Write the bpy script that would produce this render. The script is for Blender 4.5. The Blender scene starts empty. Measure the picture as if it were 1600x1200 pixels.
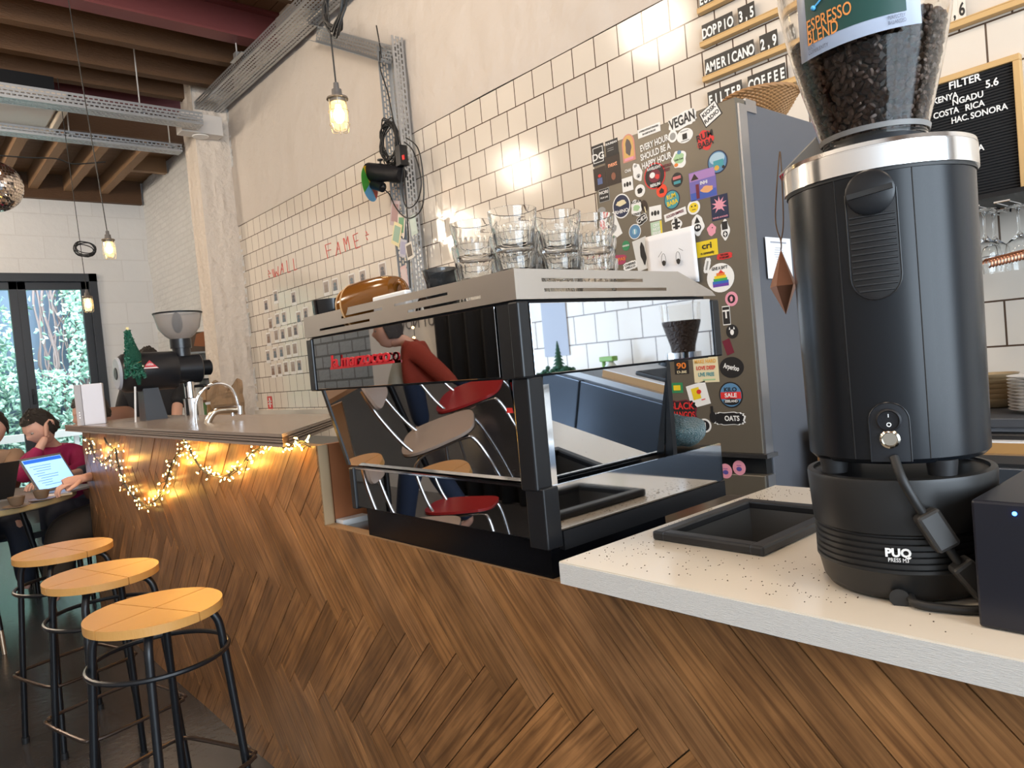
import bpy, bmesh, math, random
from mathutils import Vector, Matrix
random.seed(7)
S = bpy.context.scene
COL = S.collection
PI = math.pi
V = Vector

# ------------------------------------------------------------------ camera
FPX = 1135.15
CROT = Matrix(((0.75023219, 0.08945076, -0.65509558),
               (-0.65499652, -0.0345785, -0.75484031),
               (-0.09017326, 0.99539082, 0.03264804)))
CAMH = 1.25
cd = bpy.data.cameras.new('camera'); cam = bpy.data.objects.new('camera', cd); COL.objects.link(cam)
cam.matrix_world = Matrix.Translation((0, 0, CAMH)) @ CROT.to_4x4()
cd.sensor_width = 36; cd.lens = 36*FPX/1600; cd.clip_start = .02; cd.clip_end = 100
S.camera = cam

# ------------------------------------------------------------------ light
S.view_settings.view_transform = 'Standard'; S.view_settings.look = 'None'
S.view_settings.gamma = 1; S.view_settings.use_curve_mapping = False
S.view_settings.exposure = 0.42
W = bpy.data.worlds.new('world'); S.world = W; W.use_nodes = True
wb = W.node_tree.nodes['Background']; wb.inputs[0].default_value = (.72, .86, 1, 1); wb.inputs[1].default_value = 2.6
cy = S.cycles
cy.use_denoising = True; cy.max_bounces = 14; cy.transmission_bounces = 14; cy.glossy_bounces = 6
cy.diffuse_bounces = 4; cy.transparent_max_bounces = 16; cy.caustics_reflective = False; cy.caustics_refractive = False
cy.sample_clamp_indirect = 6
def area(name, loc, target, sx, sy, power, color):
    l = bpy.data.lights.new(name, 'AREA'); l.shape = 'RECTANGLE'; l.size = sx; l.size_y = sy; l.energy = power; l.color = color
    o = bpy.data.objects.new(name, l); COL.objects.link(o); o.location = loc
    o.rotation_euler = (V(target)-V(loc)).to_track_quat('-Z', 'Y').to_euler(); return o
def point(name, loc, power, color, r=.04):
    l = bpy.data.lights.new(name, 'POINT'); l.energy = power; l.color = color; l.shadow_soft_size = r
    o = bpy.data.objects.new(name, l); COL.objects.link(o); o.location = loc; return o
# daylight through the shop front (behind the camera, to its right) and through the garden door
area('shopfront_daylight', (-.2, -3.75, 1.75), (.4, 3, 1.2), 4.4, 2.7, 230, (.76, .88, 1))
area('garden_daylight', (1.0, 10.9, 6.2), (.9, 11.9, 0), 6, 1.4, 1100, (.86, .95, 1))
# warm lamps overhead, out of view; several added as fill for dim walls
WARM = (1, .84, .66)
for p, e in (((.3, .6, 3.6), 62), ((.9, 3.4, 3.7), 46), ((-.9, 2.6, 3.7), 60), ((-.6, 6.6, 3.6), 60), ((-1.2, 8.9, 3.3), 170), ((.6, -1.4, 3.6), 55), ((-1.6, 4.6, 3.4), 70)):
    point('ceiling_fill', p, e, WARM, .25)

# ------------------------------------------------------------------ helpers
def U(px, py, ax, val):
    """world point seen at a photo pixel (1600x1200), on the plane axis=val"""
    r = CROT @ V((px-800, -(py-600), -FPX)); c = V((0, 0, CAMH)); t = (val-c[ax])/r[ax]
    return c + r*t

class G:
    """collects geometry for ONE mesh object"""
    def __init__(s): s.v = []; s.f = []; s.sm = []; s.c = []; s.uv = []; s.col = None
    def add(s, vs, fs, smooth=False, M=None, uv=None):
        o = len(s.v)
        for p in vs: s.v.append(tuple(M @ V(p)) if M is not None else tuple(p))
        for i, f in enumerate(fs):
            s.f.append([k+o for k in f]); s.sm.append(smooth); s.c.append(s.col); s.uv.append(uv[i] if uv else None)
        return s
    def box(s, x0, x1, y0, y1, z0, z1, M=None):
        vs = [(x, y, z) for x in (x0, x1) for y in (y0, y1) for z in (z0, z1)]
        return s.add(vs, [(0,1,3,2), (4,6,7,5), (0,4,5,1), (2,3,7,6), (0,2,6,4), (1,5,7,3)], M=M)
    def cbox(s, c, d, M=None):
        return s.box(c[0]-d[0]/2, c[0]+d[0]/2, c[1]-d[1]/2, c[1]+d[1]/2, c[2]-d[2]/2, c[2]+d[2]/2, M)
    def prism(s, poly, h0, h1, M=None, smooth=False):
        """poly in local xy, extruded along local z"""
        n = len(poly)
        a = sum(poly[i][0]*poly[(i+1) % n][1]-poly[(i+1) % n][0]*poly[i][1] for i in range(n))
        if a < 0: poly = poly[::-1]
        vs = [(x, y, h0) for x, y in poly]+[(x, y, h1) for x, y in poly]
        s.add(vs, [tuple(range(n))[::-1], tuple(range(n, 2*n))], M=M)
        return s.add(vs, [(i, (i+1) % n, n+(i+1) % n, n+i) for i in range(n)], smooth, M=M)
    def lathe(s, prof, M=None, seg=32, sx=1, sy=1, smooth=True, flute=0, nfl=10, closed=False):
        vs = []; fs = []; n = len(prof)
        for k in range(seg):
            a = 2*PI*k/seg
            for i, p in enumerate(prof):
                r = p[0]
                if flute and len(p) > 2: r *= 1+flute*p[2]*math.cos(nfl*a)
                vs.append((r*math.cos(a)*sx, r*math.sin(a)*sy, p[1]))
        rng = n if closed else n-1
        for k in range(seg):
            k2 = (k+1) % seg
            for i in range(rng):
                j = (i+1) % n
                fs.append((k*n+i, k2*n+i, k2*n+j, k*n+j))
        s.add(vs, fs, smooth, M)
        if not closed:
            for i, rev in ((0, True), (n-1, False)):
                if prof[i][0] > 1e-4:
                    f = [k*n+i for k in range(seg)]
                    s.add(vs, [tuple(f[::-1] if rev else f)], False, M)
        return s
    def cyl(s, p0, p1, r0, r1=None, seg=16, caps=True):
        p0 = V(p0); p1 = V(p1); d = p1-p0; L = d.length
        if L < 1e-7: return s
        M = Matrix.Translation(p0) @ d.to_track_quat('Z', 'Y').to_matrix().to_4x4()
        return s.lathe([(r0, 0), (r1 if r1 is not None else r0, L)], M, seg)
    def tube(s, pts, r, seg=8, closed=False, smooth_path=0, ry=None):
        pts = [V(p) for p in pts]
        if smooth_path: pts = crom(pts, smooth_path, closed)
        n = len(pts); vs = []; fs = []; up = None
        rr = r if isinstance(r, (list, tuple)) else [r]*n
        if isinstance(r, (list, tuple)) and len(r) != n:
            rr = [r[min(len(r)-1, int(i*(len(r)-1)/(n-1)))]+(r[min(len(r)-1, int(i*(len(r)-1)/(n-1))+1)]-r[min(len(r)-1, int(i*(len(r)-1)/(n-1)))])*((i*(len(r)-1)/(n-1)) % 1) for i in range(n)]
        for i in range(n):
            a = pts[(i-1) % n] if (closed or i > 0) else pts[i]
            b = pts[(i+1) % n] if (closed or i < n-1) else pts[i]
            t = (b-a)
            if t.length < 1e-9: t = V((0, 0, 1))
            t.normalize()
            if up is None:
                up = V((0, 0, 1)) if abs(t.z) < .9 else V((1, 0, 0))
            x = up - t*up.dot(t)
            if x.length < 1e-5: x = t.orthogonal()
            x.normalize(); up = x; y = t.cross(x)
            for k in range(seg):
                w = 2*PI*k/seg
                vs.append(pts[i]+x*(math.cos(w)*rr[i])+y*(math.sin(w)*rr[i]*(ry or 1)))
        m = n if closed else n-1
        for i in range(m):
            j = (i+1) % n
            for k in range(seg):
                k2 = (k+1) % seg
                fs.append((i*seg+k, i*seg+k2, j*seg+k2, j*seg+k))
        if not closed:
            fs.append(tuple(range(seg))[::-1]); fs.append(tuple((n-1)*seg+k for k in range(seg)))
        return s.add(vs, fs, True)
    def ball(s, c, r, d=(1, 1, 1), seg=16, rings=10, M=None):
        pr = [(max(0, r*math.sin(PI*i/rings)), -r*math.cos(PI*i/rings)) for i in range(rings+1)]
        m = Matrix.Translation(c) @ Matrix.Diagonal((d[0], d[1], d[2], 1))
        if M is not None: m = M @ m
        return s.lathe(pr, m, seg)
    def mesh(s, name):
        me = bpy.data.meshes.new(name); me.from_pydata(s.v, [], s.f)
        me.polygons.foreach_set('use_smooth', s.sm)
        if any(c is not None for c in s.c):
            at = me.color_attributes.new('Col', 'FLOAT_COLOR', 'CORNER')
            i = 0
            for f, c in zip(s.f, s.c):
                for _ in f:
                    at.data[i].color = c or (.5, .5, .5, 1); i += 1
        if any(u is not None for u in s.uv):
            ul = me.uv_layers.new(name='UVMap'); i = 0
            for f, u in zip(s.f, s.uv):
                for k in range(len(f)):
                    if u: ul.data[i].uv = u[k]
                    i += 1
        me.update()
        if any(s.sm): me.set_sharp_from_angle(angle=.7)
        return me
    def build(s, name, mat, parent=None, bevel=0, sub=0, weld=False, **tagkw):
        me = s.mesh(name); o = bpy.data.objects.new(name, me); COL.objects.link(o)
        mats = mat if isinstance(mat, (list, tuple)) else [mat]
        for m in mats: me.materials.append(m)
        if weld:
            bm = bmesh.new(); bm.from_mesh(me); bmesh.ops.remove_doubles(bm, verts=bm.verts, dist=1e-5); bm.to_mesh(me); bm.free()
        if bevel:
            b = o.modifiers.new('bevel', 'BEVEL'); b.width = bevel; b.segments = 2; b.limit_method = 'ANGLE'; b.angle_limit = .6
        if sub:
            b = o.modifiers.new('sub', 'SUBSURF'); b.levels = sub; b.render_levels = sub
        if parent is not None: adopt(o, parent)
        if tagkw: tag(o, **tagkw)
        return o

def world_of(o):
    m = o.matrix_basis.copy()
    while o.parent is not None:
        m = o.parent.matrix_basis @ o.matrix_parent_inverse @ m if False else o.parent.matrix_basis @ m; o = o.parent
    return m
def adopt(o, parent):
    """geometry given in world coordinates stays there while o becomes a child: shift the mesh into the parent's frame"""
    o.parent = parent
    inv = world_of(parent).inverted()
    if o.type == 'MESH': o.data.transform(inv)
def tag(o, label=None, cat=None, group=None, kind=None):
    if label: o['label'] = label
    if cat: o['category'] = cat
    if group: o['group'] = group
    if kind: o['kind'] = kind
    return o
def thing(name, loc, label, cat, group=None):
    o = bpy.data.objects.new(name, None); COL.objects.link(o); o.location = loc; o.empty_display_size = .05
    return tag(o, label, cat, group)
def origin(o, loc):
    """put a top-level mesh's origin at its base"""
    loc = V(loc); o.data.transform(Matrix.Translation(-loc)); o.location = loc
    for ch in o.children_recursive:
        if ch.type == 'MESH': ch.data.transform(Matrix.Translation(-loc))
    return o
def dup(o, loc=None, rz=None, parent=None, label=None, group=None):
    c = o.copy(); COL.objects.link(c); c.parent = parent
    if loc is not None: c.location = loc
    if rz is not None: c.rotation_euler = (0, 0, rz)
    for ch in list(o.children): dup(ch, parent=c)
    if label: c['label'] = label
    if group: c['group'] = group
    return c
def crom(p, k, closed=False):
    out = []; n = len(p)
    for i in range(n if closed else n-1):
        a = p[(i-1) % n] if (closed or i) else p[0]; b = p[i]; c = p[(i+1) % n]; d = p[(i+2) % n] if (closed or i+2 < n) else p[n-1]
        for j in range(k):
            t = j/k
            out.append(.5*((2*b)+(c-a)*t+(2*a-5*b+4*c-d)*t*t+(3*b-a-3*c+d)*t**3))
    if not closed: out.append(p[-1])
    return out
def frame(o, x, y):
    """matrix with local x,y along world x,y directions at origin o"""
    x = V(x).normalized(); y = V(y); y = (y-x*y.dot(x)).normalized(); z = x.cross(y)
    M = Matrix((x, y, z)).transposed().to_4x4(); M.translation = V(o); return M
def FX(o, rot=0):
    """frame on a wall facing -X (towards the bar's customers): local x = image right, y = up"""
    return frame(o, (0, -1, 0), (0, 0, 1)) @ Matrix.Rotation(rot, 4, 'Z')
def FY(o, rot=0):
    """frame on a wall facing -Y: local x = +X"""
    return frame(o, (1, 0, 0), (0, 0, 1)) @ Matrix.Rotation(rot, 4, 'Z')
def text(s, size, mat, M, parent=None, name='lettering', bold=0, ext=.0004, align='CENTER', spacing=1, sx=1, shear=0, line=1):
    cu = bpy.data.curves.new('t', 'FONT'); cu.body = s; cu.size = size; cu.extrude = ext; cu.offset = bold
    cu.align_x = align; cu.align_y = 'CENTER'; cu.space_character = spacing; cu.shear = shear; cu.resolution_u = 3; cu.space_line = line
    o = bpy.data.objects.new('t', cu); COL.objects.link(o)
    dg = bpy.context.evaluated_depsgraph_get()
    me = bpy.data.meshes.new_from_object(o.evaluated_get(dg)); bpy.data.objects.remove(o)
    me.materials.clear(); me.materials.append(mat)
    me.transform(M @ Matrix.Diagonal((sx, 1, 1, 1)))
    o = bpy.data.objects.new(name, me); COL.objects.link(o)
    if parent is not None: adopt(o, parent)
    return o
def join_text(*a): pass

# ------------------------------------------------------------------ materials
MC = {}
def mat(name, col, rough=.5, metal=0, var=0, vscale=8, bump=0, bscale=40, trans=0, ior=1.45, emit=None, es=0, spec=.5,
        coat=0, stretch=None, col2=None, alpha=1, sheen=0, attr=False, uvn=False, bdist=.02):
    if name in MC: return MC[name]
    m = bpy.data.materials.new(name); m.use_nodes = True; nt = m.node_tree; N = nt.nodes; L = nt.links
    b = N['Principled BSDF']
    b.inputs['Base Color'].default_value = (*col, 1); b.inputs['Roughness'].default_value = rough; b.inputs['Metallic'].default_value = metal
    b.inputs['Transmission Weight'].default_value = trans; b.inputs['IOR'].default_value = ior
    b.inputs['Specular IOR Level'].default_value = spec; b.inputs['Coat Weight'].default_value = coat; b.inputs['Coat Roughness'].default_value = .08
    b.inputs['Alpha'].default_value = alpha; b.inputs['Sheen Weight'].default_value = sheen
    if emit: b.inputs['Emission Color'].default_value = (*emit, 1); b.inputs['Emission Strength'].default_value = es
    tc = N.new('ShaderNodeTexCoord'); mp = N.new('ShaderNodeMapping'); L.new(tc.outputs['UV' if uvn else 'Object'], mp.inputs[0])
    if stretch: mp.inputs['Scale'].default_value = stretch
    base = None
    if attr:
        a = N.new('ShaderNodeAttribute'); a.attribute_name = 'Col'; base = a.outputs['Color']
        L.new(base, b.inputs['Base Color'])
    if var or col2:
        n = N.new('ShaderNodeTexNoise'); n.inputs['Scale'].default_value = vscale; n.inputs['Detail'].default_value = 6
        L.new(mp.outputs[0], n.inputs['Vector'])
        cr = N.new('ShaderNodeValToRGB'); cr.color_ramp.elements[0].position = .3; cr.color_ramp.elements[1].position = .7
        if col2:
            cr.color_ramp.elements[0].color = (*col2, 1); cr.color_ramp.elements[1].color = (*col, 1)
            out = cr.outputs[0]
        if attr or not col2:
            cr.color_ramp.elements[0].color = (1-var,)*3+(1,); cr.color_ramp.elements[1].color = (1+var*.4,)*3+(1,)
            mx = N.new('ShaderNodeMix'); mx.data_type = 'RGBA'; mx.blend_type = 'MULTIPLY'; mx.inputs[0].default_value = 1
            mx.inputs[6].default_value = (*col, 1)
            if base: L.new(base, mx.inputs[6])
            L.new(cr.outputs[0], mx.inputs[7]); out = mx.outputs[2]
        L.new(out, b.inputs['Base Color'])
    if bump:
        n2 = N.new('ShaderNodeTexNoise'); n2.inputs['Scale'].default_value = bscale; n2.inputs['Detail'].default_value = 4
        L.new(mp.outputs[0], n2.inputs['Vector'])
        bp = N.new('ShaderNodeBump'); bp.inputs['Strength'].default_value = bump; bp.inputs['Distance'].default_value = bdist
        L.new(n2.outputs[0], bp.inputs['Height']); L.new(bp.outputs[0], b.inputs['Normal'])
    MC[name] = m; return m
def flat(name, r, g, b, rough=.45): return mat(name, (r, g, b), rough)
black = mat('black_paint', (.008, .009, .011), .35, spec=.35)
matblack = mat('matte_black', (.010, .010, .012), .5, spec=.3, bump=.05, bscale=400)
blackmetal = mat('black_powder_coat', (.007, .008, .010), .33, spec=.45)
chrome = mat('chrome', (.85, .86, .88), .08, 1)
steel = mat('brushed_steel', (.56, .54, .52), .32, 1, var=.08, vscale=12, stretch=(1, 1, 8))
galv = mat('galvanised_steel', (.50, .52, .54), .42, .85, var=.18, vscale=30)
white = mat('white_paint', (.80, .80, .79), .45)
paper = mat('white_paper', (.82, .83, .86), .7)
blackink = mat('black_ink', (.015, .015, .015), .5)
whiteink = mat('white_ink', (.85, .85, .83), .5)
redink = mat('red_ink', (.65, .03, .03), .5)
skin = mat('skin', (.62, .36, .27), .5, var=.06, vscale=30)
hair = mat('dark_hair', (.02, .014, .010), .5, var=.3, vscale=60, stretch=(1, 1, 6), bump=.5, bscale=150)
cord = mat('black_cord', (.012, .012, .012), .5)
brownwood = mat('brown_wood', (.16, .075, .03), .5, var=.45, vscale=10, stretch=(6, 6, 1), bump=.1)
# ------------------------------------------------------------------ structure
def brickmat(name, col, mortar, w, h, mortsize, axis, rough, bumpd, offs=(0, 0, 0), var=.05, noiseb=.25, nscale=18, inv=False):
    m = bpy.data.materials.new(name); m.use_nodes = True; nt = m.node_tree; N = nt.nodes; L = nt.links; b = N['Principled BSDF']
    tc = N.new('ShaderNodeTexCoord'); sp = N.new('ShaderNodeSeparateXYZ'); cb = N.new('ShaderNodeCombineXYZ')
    L.new(tc.outputs['Object'], sp.inputs[0]); L.new(sp.outputs[axis], cb.inputs[0]); L.new(sp.outputs[2], cb.inputs[1])
    mp = N.new('ShaderNodeMapping'); mp.inputs['Location'].default_value = offs; L.new(cb.outputs[0], mp.inputs[0])
    br = N.new('ShaderNodeTexBrick'); L.new(mp.outputs[0], br.inputs['Vector'])
    br.offset = .5; br.inputs['Scale'].default_value = 1; br.inputs['Brick Width'].default_value = w; br.inputs['Row Height'].default_value = h
    br.inputs['Mortar Size'].default_value = mortsize; br.inputs['Mortar Smooth'].default_value = .1
    br.inputs['Color1'].default_value = (*col, 1); br.inputs['Color2'].default_value = (*[c*(1-var) for c in col], 1); br.inputs['Mortar'].default_value = (*mortar, 1)
    nz = N.new('ShaderNodeTexNoise'); nz.inputs['Scale'].default_value = 1.3; nz.inputs['Detail'].default_value = 5; L.new(tc.outputs['Object'], nz.inputs['Vector'])
    cr = N.new('ShaderNodeValToRGB'); cr.color_ramp.elements[0].position = .3; cr.color_ramp.elements[0].color = (.88, .88, .88, 1); cr.color_ramp.elements[1].position = .7
    L.new(nz.outputs[0], cr.inputs[0])
    mx = N.new('ShaderNodeMix'); mx.data_type = 'RGBA'; mx.blend_type = 'MULTIPLY'; mx.inputs[0].default_value = .7
    L.new(br.outputs[0], mx.inputs[6]); L.new(cr.outputs[0], mx.inputs[7]); L.new(mx.outputs[2], b.inputs['Base Color'])
    n2 = N.new('ShaderNodeTexNoise'); n2.inputs['Scale'].default_value = nscale; n2.inputs['Detail'].default_value = 3; L.new(tc.outputs['Object'], n2.inputs['Vector'])
    ad = N.new('ShaderNodeMath'); ad.operation = 'MULTIPLY_ADD'; L.new(n2.outputs[0], ad.inputs[0]); ad.inputs[1].default_value = noiseb
    iv = N.new('ShaderNodeMath'); iv.operation = 'SUBTRACT'; iv.inputs[0].default_value = 1; L.new(br.outputs['Fac'], iv.inputs[1]); L.new(iv.outputs[0], ad.inputs[2])
    bp = N.new('ShaderNodeBump'); bp.inputs['Strength'].default_value = .6; bp.inputs['Distance'].default_value = bumpd
    L.new(ad.outputs[0], bp.inputs['Height']); L.new(bp.outputs[0], b.inputs['Normal']); b.inputs['Roughness'].default_value = rough
    return m
tile = brickmat('glazed_tile', (.74, .675, .59), (.10, .065, .045), .15, .15, .0032, 1, .13, .002, offs=(-.583, -.10, 0), var=.05, noiseb=.12, nscale=9)
brickw = brickmat('painted_brick', (.74, .75, .75), (.66, .67, .67), .21, .065, .010, 1, .6, .02, noiseb=1.6, nscale=26)
blockw = brickmat('painted_block', (.73, .735, .735), (.66, .66, .655), .55, .27, .006, 0, .6, .008, noiseb=1.0, nscale=14)
brickg = brickmat('grey_painted_brick', (.26, .30, .34), (.08, .09, .10), .30, .15, .012, 1, .5, .02, noiseb=.8, nscale=20)
plaster = mat('old_plaster', (.66, .60, .535), .7, bump=.5, bscale=5, col2=(.50, .45, .41), vscale=1.9, bdist=.05)
plaster2 = mat('rough_render', (.70, .62, .54), .75, var=.08, vscale=5, bump=.7, bscale=16, bdist=.04)
floorm = mat('dark_concrete', (.060, .058, .058), .22, col2=(.035, .034, .036), vscale=2.2, bump=.06, bscale=25)
XW = 2.8   # the tiled side wall
def struct(g, name, m, **k):
    o = g.build(name, m, **k); o['kind'] = 'structure'; return o
def wobble(x0, x1, y0, y1, nx, ny, f): # height field helper -> verts, faces
    vs = [f(x0+(x1-x0)*i/nx, y0+(y1-y0)*j/ny) for i in range(nx+1) for j in range(ny+1)]
    fs = [(i*(ny+1)+j, (i+1)*(ny+1)+j, (i+1)*(ny+1)+j+1, i*(ny+1)+j+1) for i in range(nx) for j in range(ny)]
    return vs, fs
from mathutils import noise as NZ
struct(G().box(-2.7, 3.1, -3.6, 10.6, -.1, 0), 'floor', floorm)
g = G().box(XW, XW+.25, -3.6, 7.1, 0, 2.80); struct(g, 'wall_tiled', tile)
g = G()   # plaster above the tiles, gently uneven, standing a finger proud
vs, fs = wobble(-3.6, 7.1, 2.80, 4.6, 140, 26, lambda y, z: (XW-.004-.012*max(0, NZ.noise((y*1.5, z*2, 3)))-(.01 if z > 2.81 else 0)*NZ.noise((y*5, z*5, 1)), y, z))
g.add(vs, fs, True); g.box(XW+.02, XW+.25, -3.6, 7.1, 2.80, 4.6); struct(g, 'wall_upper', plaster)
g = G()
vs, fs = wobble(7.05, 10.3, 0, 3.96, 110, 150, lambda y, z: (XW+.02*NZ.noise((y*2.1, z*3, 9))+.010*NZ.noise((y*7, z*24, 5)), y, z+(.05*NZ.noise((y*3, 0, 2)) if 3.7 < z < 3.9 else 0)))
g.add(vs, fs, True); g.box(XW+.04, XW+.25, 7.05, 10.5, 0, 4.0); struct(g, 'wall_brick', brickw)
# end wall with the garden door opening
DX0, DX1, DZ = -.75, 2.165, 2.79
g = G().box(-2.7, DX0, 10.2, 10.45, 0, 4.4).box(DX1, XW+.2, 10.2, 10.45, 0, 4.4).box(DX0, DX1, 10.2, 10.45, DZ, 4.4)
struct(g, 'wall_end', blockw)
g = G().box(-2.65, -2.4, 6.95, 10.4, 0, 4.6); struct(g, 'wall_opposite', brickg)
g = G().box(-2.65, -2.4, -3.6, 6.95, 0, 4.6); struct(g, 'wall_white', mat('white_wall', (.66, .66, .66), .6))
g = G().box(-2.65, -2.38, -3.6, -3.45, 0, 4.6).box(2.1, 3.0, -3.6, -3.45, 0, 4.6).box(-2.4, 2.1, -3.6, -3.45, 3.15, 4.6).box(-2.4, 2.1, -3.6, -3.45, 0, .35)
struct(g, 'wall_front', mat('front_wall', (.35, .35, .36), .6))
g = G()
for x in (-2.4, -.9, .6, 2.04): g.box(x, x+.06, -3.56, -3.5, .35, 3.15)
g.box(-2.4, 2.1, -3.56, -3.5, .35, .41).box(-2.4, 2.1, -3.56, -3.5, 3.09, 3.15); struct(g, 'window_1', black)
# column with a rough rendered face
g = G()
cx0, cy0 = 2.477, 7.1
def colf(a, z):
    if a <= 1: p = (cx0, cy0+.33*(1-a)); nn = (-1, 0)
    else: p = (cx0+(XW-cx0)*(a-1), cy0); nn = (0, -1)
    d = .012*NZ.noise((a*4, z*2.2, 4))+.02*max(0, NZ.noise((a*9, z*6, 8)))*(1 if a > 1.35 else .3)
    if abs(a-1) < .03: d = 0
    return (p[0]+nn[0]*d, p[1]+nn[1]*d, z)
vs, fs = wobble(0, 2, 0, 4.3, 40, 140, colf); g.add(vs, fs, True); g.box(cx0+.03, XW, cy0+.03, cy0+.33, 0, 4.3)
struct(g, 'column', plaster2)
g = G().box(2.30, 2.68, 6.93, 7.085, 3.62, 3.80)
t = thing('ceiling_speaker', (2.49, 7.0, 3.62), 'pale square box mounted at the top of the plaster column', 'box')
g.build('housing', mat('pale_box', (.66, .63, .60), .5), t, bevel=.004)
G().lathe([(.0, 0), (.07, 0), (.075, .008), (.066, .012), (0, .006)], Matrix.Translation((2.49, 7.008, 3.607)), 28).build('round_cover', white, t)
# ceiling: boards over joists
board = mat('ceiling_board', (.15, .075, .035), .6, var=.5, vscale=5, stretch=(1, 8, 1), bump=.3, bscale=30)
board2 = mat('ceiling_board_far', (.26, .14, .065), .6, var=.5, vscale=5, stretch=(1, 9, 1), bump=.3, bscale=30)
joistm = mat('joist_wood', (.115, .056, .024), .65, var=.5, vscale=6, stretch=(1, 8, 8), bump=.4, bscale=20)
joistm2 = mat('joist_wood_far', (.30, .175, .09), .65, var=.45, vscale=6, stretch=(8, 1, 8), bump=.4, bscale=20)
def planks(x0, x1, y0, y1, z, w, along='y', m=None):
    g = G()
    if along == 'y':
        x = x0
        while x < x1: g.box(x, min(x+w-.006, x1), y0, y1, z, z+.03); x += w
    else:
        y = y0
        while y < y1: g.box(x0, x1, y, min(y+w-.006, y1), z, z+.03); y += w
    return g
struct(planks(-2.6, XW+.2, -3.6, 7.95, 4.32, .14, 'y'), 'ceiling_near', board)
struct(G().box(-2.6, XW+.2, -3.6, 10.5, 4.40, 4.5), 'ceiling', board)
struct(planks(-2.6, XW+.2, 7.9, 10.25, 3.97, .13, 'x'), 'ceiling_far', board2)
def joist(x0, x1, y0, y1, z0, z1, m, lab, g0):
    g = G(); n = 24
    if x1-x0 > y1-y0:
        for i in range(n):
            a = x0+(x1-x0)*i/n; b = x0+(x1-x0)*(i+1)/n
        vs, fs = [], []
        for i in range(n*3+1):
            x = x0+(x1-x0)*i/(n*3); d = .003*NZ.noise((x*9, y0, 0)); e = .003*NZ.noise((x*5, y0, 7))
            vs += [(x, y0+e, z0+d), (x, y1+e, z0+d), (x, y1, z1), (x, y0, z1)]
        for i in range(n*3):
            for k in range(4): fs.append((i*4+k, i*4+(k+1) % 4, i*4+4+(k+1) % 4, i*4+4+k))
        g.add(vs, fs)
    else:
        vs, fs = [], []
        for i in range(41):
            y = y0+(y1-y0)*i/40; d = .003*NZ.noise((y*9, x0, 0)); e = .003*NZ.noise((y*5, x0, 7))
            vs += [(x0+e, y, z0+d), (x1+e, y, z0+d), (x1, y, z1), (x0, y, z1)]
        for i in range(40):
            for k in range(4): fs.append((i*4+k, i*4+(k+1) % 4, i*4+4+(k+1) % 4, i*4+4+k))
        g.add(vs, fs)
    o = g.build('ceiling_joist', m); tag(o, lab, 'joist', g0); return o
J1 = 'dark joists across the near ceiling'
for k, (y, lab) in enumerate(((3.9, 'dark joist across the ceiling directly above the bar, nearest of the row'),
          (4.45, 'dark joist across the ceiling, second nearest of the row'), (5.0, 'dark joist just before the first maroon steel beam'),
          (6.30, 'dark joist directly behind the first maroon steel beam'), (6.84, 'dark middle joist between the two maroon steel beams'),
          (7.28, 'dark joist directly before the far maroon steel beam'))):
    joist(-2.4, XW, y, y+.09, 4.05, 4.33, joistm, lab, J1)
maroon = mat('maroon_steel', (.155, .040, .040), .5, var=.2, vscale=4, bump=.05)
for y, lab in ((5.76, 'maroon painted steel beam crossing the near ceiling between joists'), (7.66, 'maroon painted steel beam where the near ceiling meets the far ceiling'), (4.3+.2-9, '')):
    if not lab: continue
    g = G().box(-2.4, XW, y, y+.16, 4.05, 4.068).box(-2.4, XW, y+.074, y+.086, 4.06, 4.3).box(-2.4, XW, y, y+.16, 4.3, 4.318)
    tag(g.build('steel_beam', maroon), lab, 'beam', 'maroon steel beams')
g = G().box(-2.4, XW-.02, 7.84, 7.92, 3.80, 4.32); struct(g, 'trim_1', joistm)
J2 = 'pale joists of the far ceiling'
for x, lab in ((.50, 'pale far-ceiling joist hidden behind the ceiling unit'), (.86, 'pale far-ceiling joist furthest left in the photo'), (1.20, 'pale far-ceiling joist directly above the mirror ball'), (1.54, 'pale far-ceiling joist just left of the hanging cords'), (1.90, 'pale far-ceiling joist between the two hanging cords'), (2.29, 'wide pale far-ceiling joist nearest the white brick wall')):
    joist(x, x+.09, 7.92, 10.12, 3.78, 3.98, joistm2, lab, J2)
g = G().box(-2.4, XW-.03, 10.12, 10.2, 3.68, 3.97); struct(g, 'trim_2', joistm)
joist(2.39, XW-.03, 9.0, 9.08, 3.80, 3.97, joistm2, 'short timber noggin between the last pale joist and the white brick wall', None)
# garden door: dark frames with panes
dframe = mat('anthracite_frame', (.028, .033, .042), .4)
paneglass = mat('pane', (1, 1, 1), 0, trans=1, ior=1.0, spec=.3)
def door(x0, x1, name, handle=None):
    g = G(); w = .085
    g.box(x0, x0+w, 10.22, 10.29, .05, DZ-.10).box(x1-w, x1, 10.22, 10.29, .05, DZ-.10).box(x0, x1, 10.22, 10.29, .05, .05+w+.05).box(x0, x1, 10.22, 10.29, DZ-.19, DZ-.10)
    o = struct(g, name, dframe, bevel=.003)
    p = G().box(x0+w, x1-w, 10.25, 10.256, .18, DZ-.19).build('pane', paneglass, o)
    if handle is not None:
        G().box(handle-.015, handle+.015, 10.195, 10.22, 1.24, 1.42).cyl((handle, 10.2, 1.36), (handle, 10.16, 1.36), .01).cyl((handle, 10.165, 1.37), (handle, 10.165, 1.27), .009).build('door_handle', black, o, bevel=.004)
    return o
g = G().box(DX0, DX1, 10.17, 10.3, DZ-.10, DZ).box(DX1-.09, DX1, 10.17, 10.3, 0, DZ).box(DX0, DX0+.09, 10.17, 10.3, 0, DZ).box(DX0, DX1, 10.17, 10.3, 0, .05)
struct(g, 'trim_3', dframe, bevel=.003)
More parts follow.
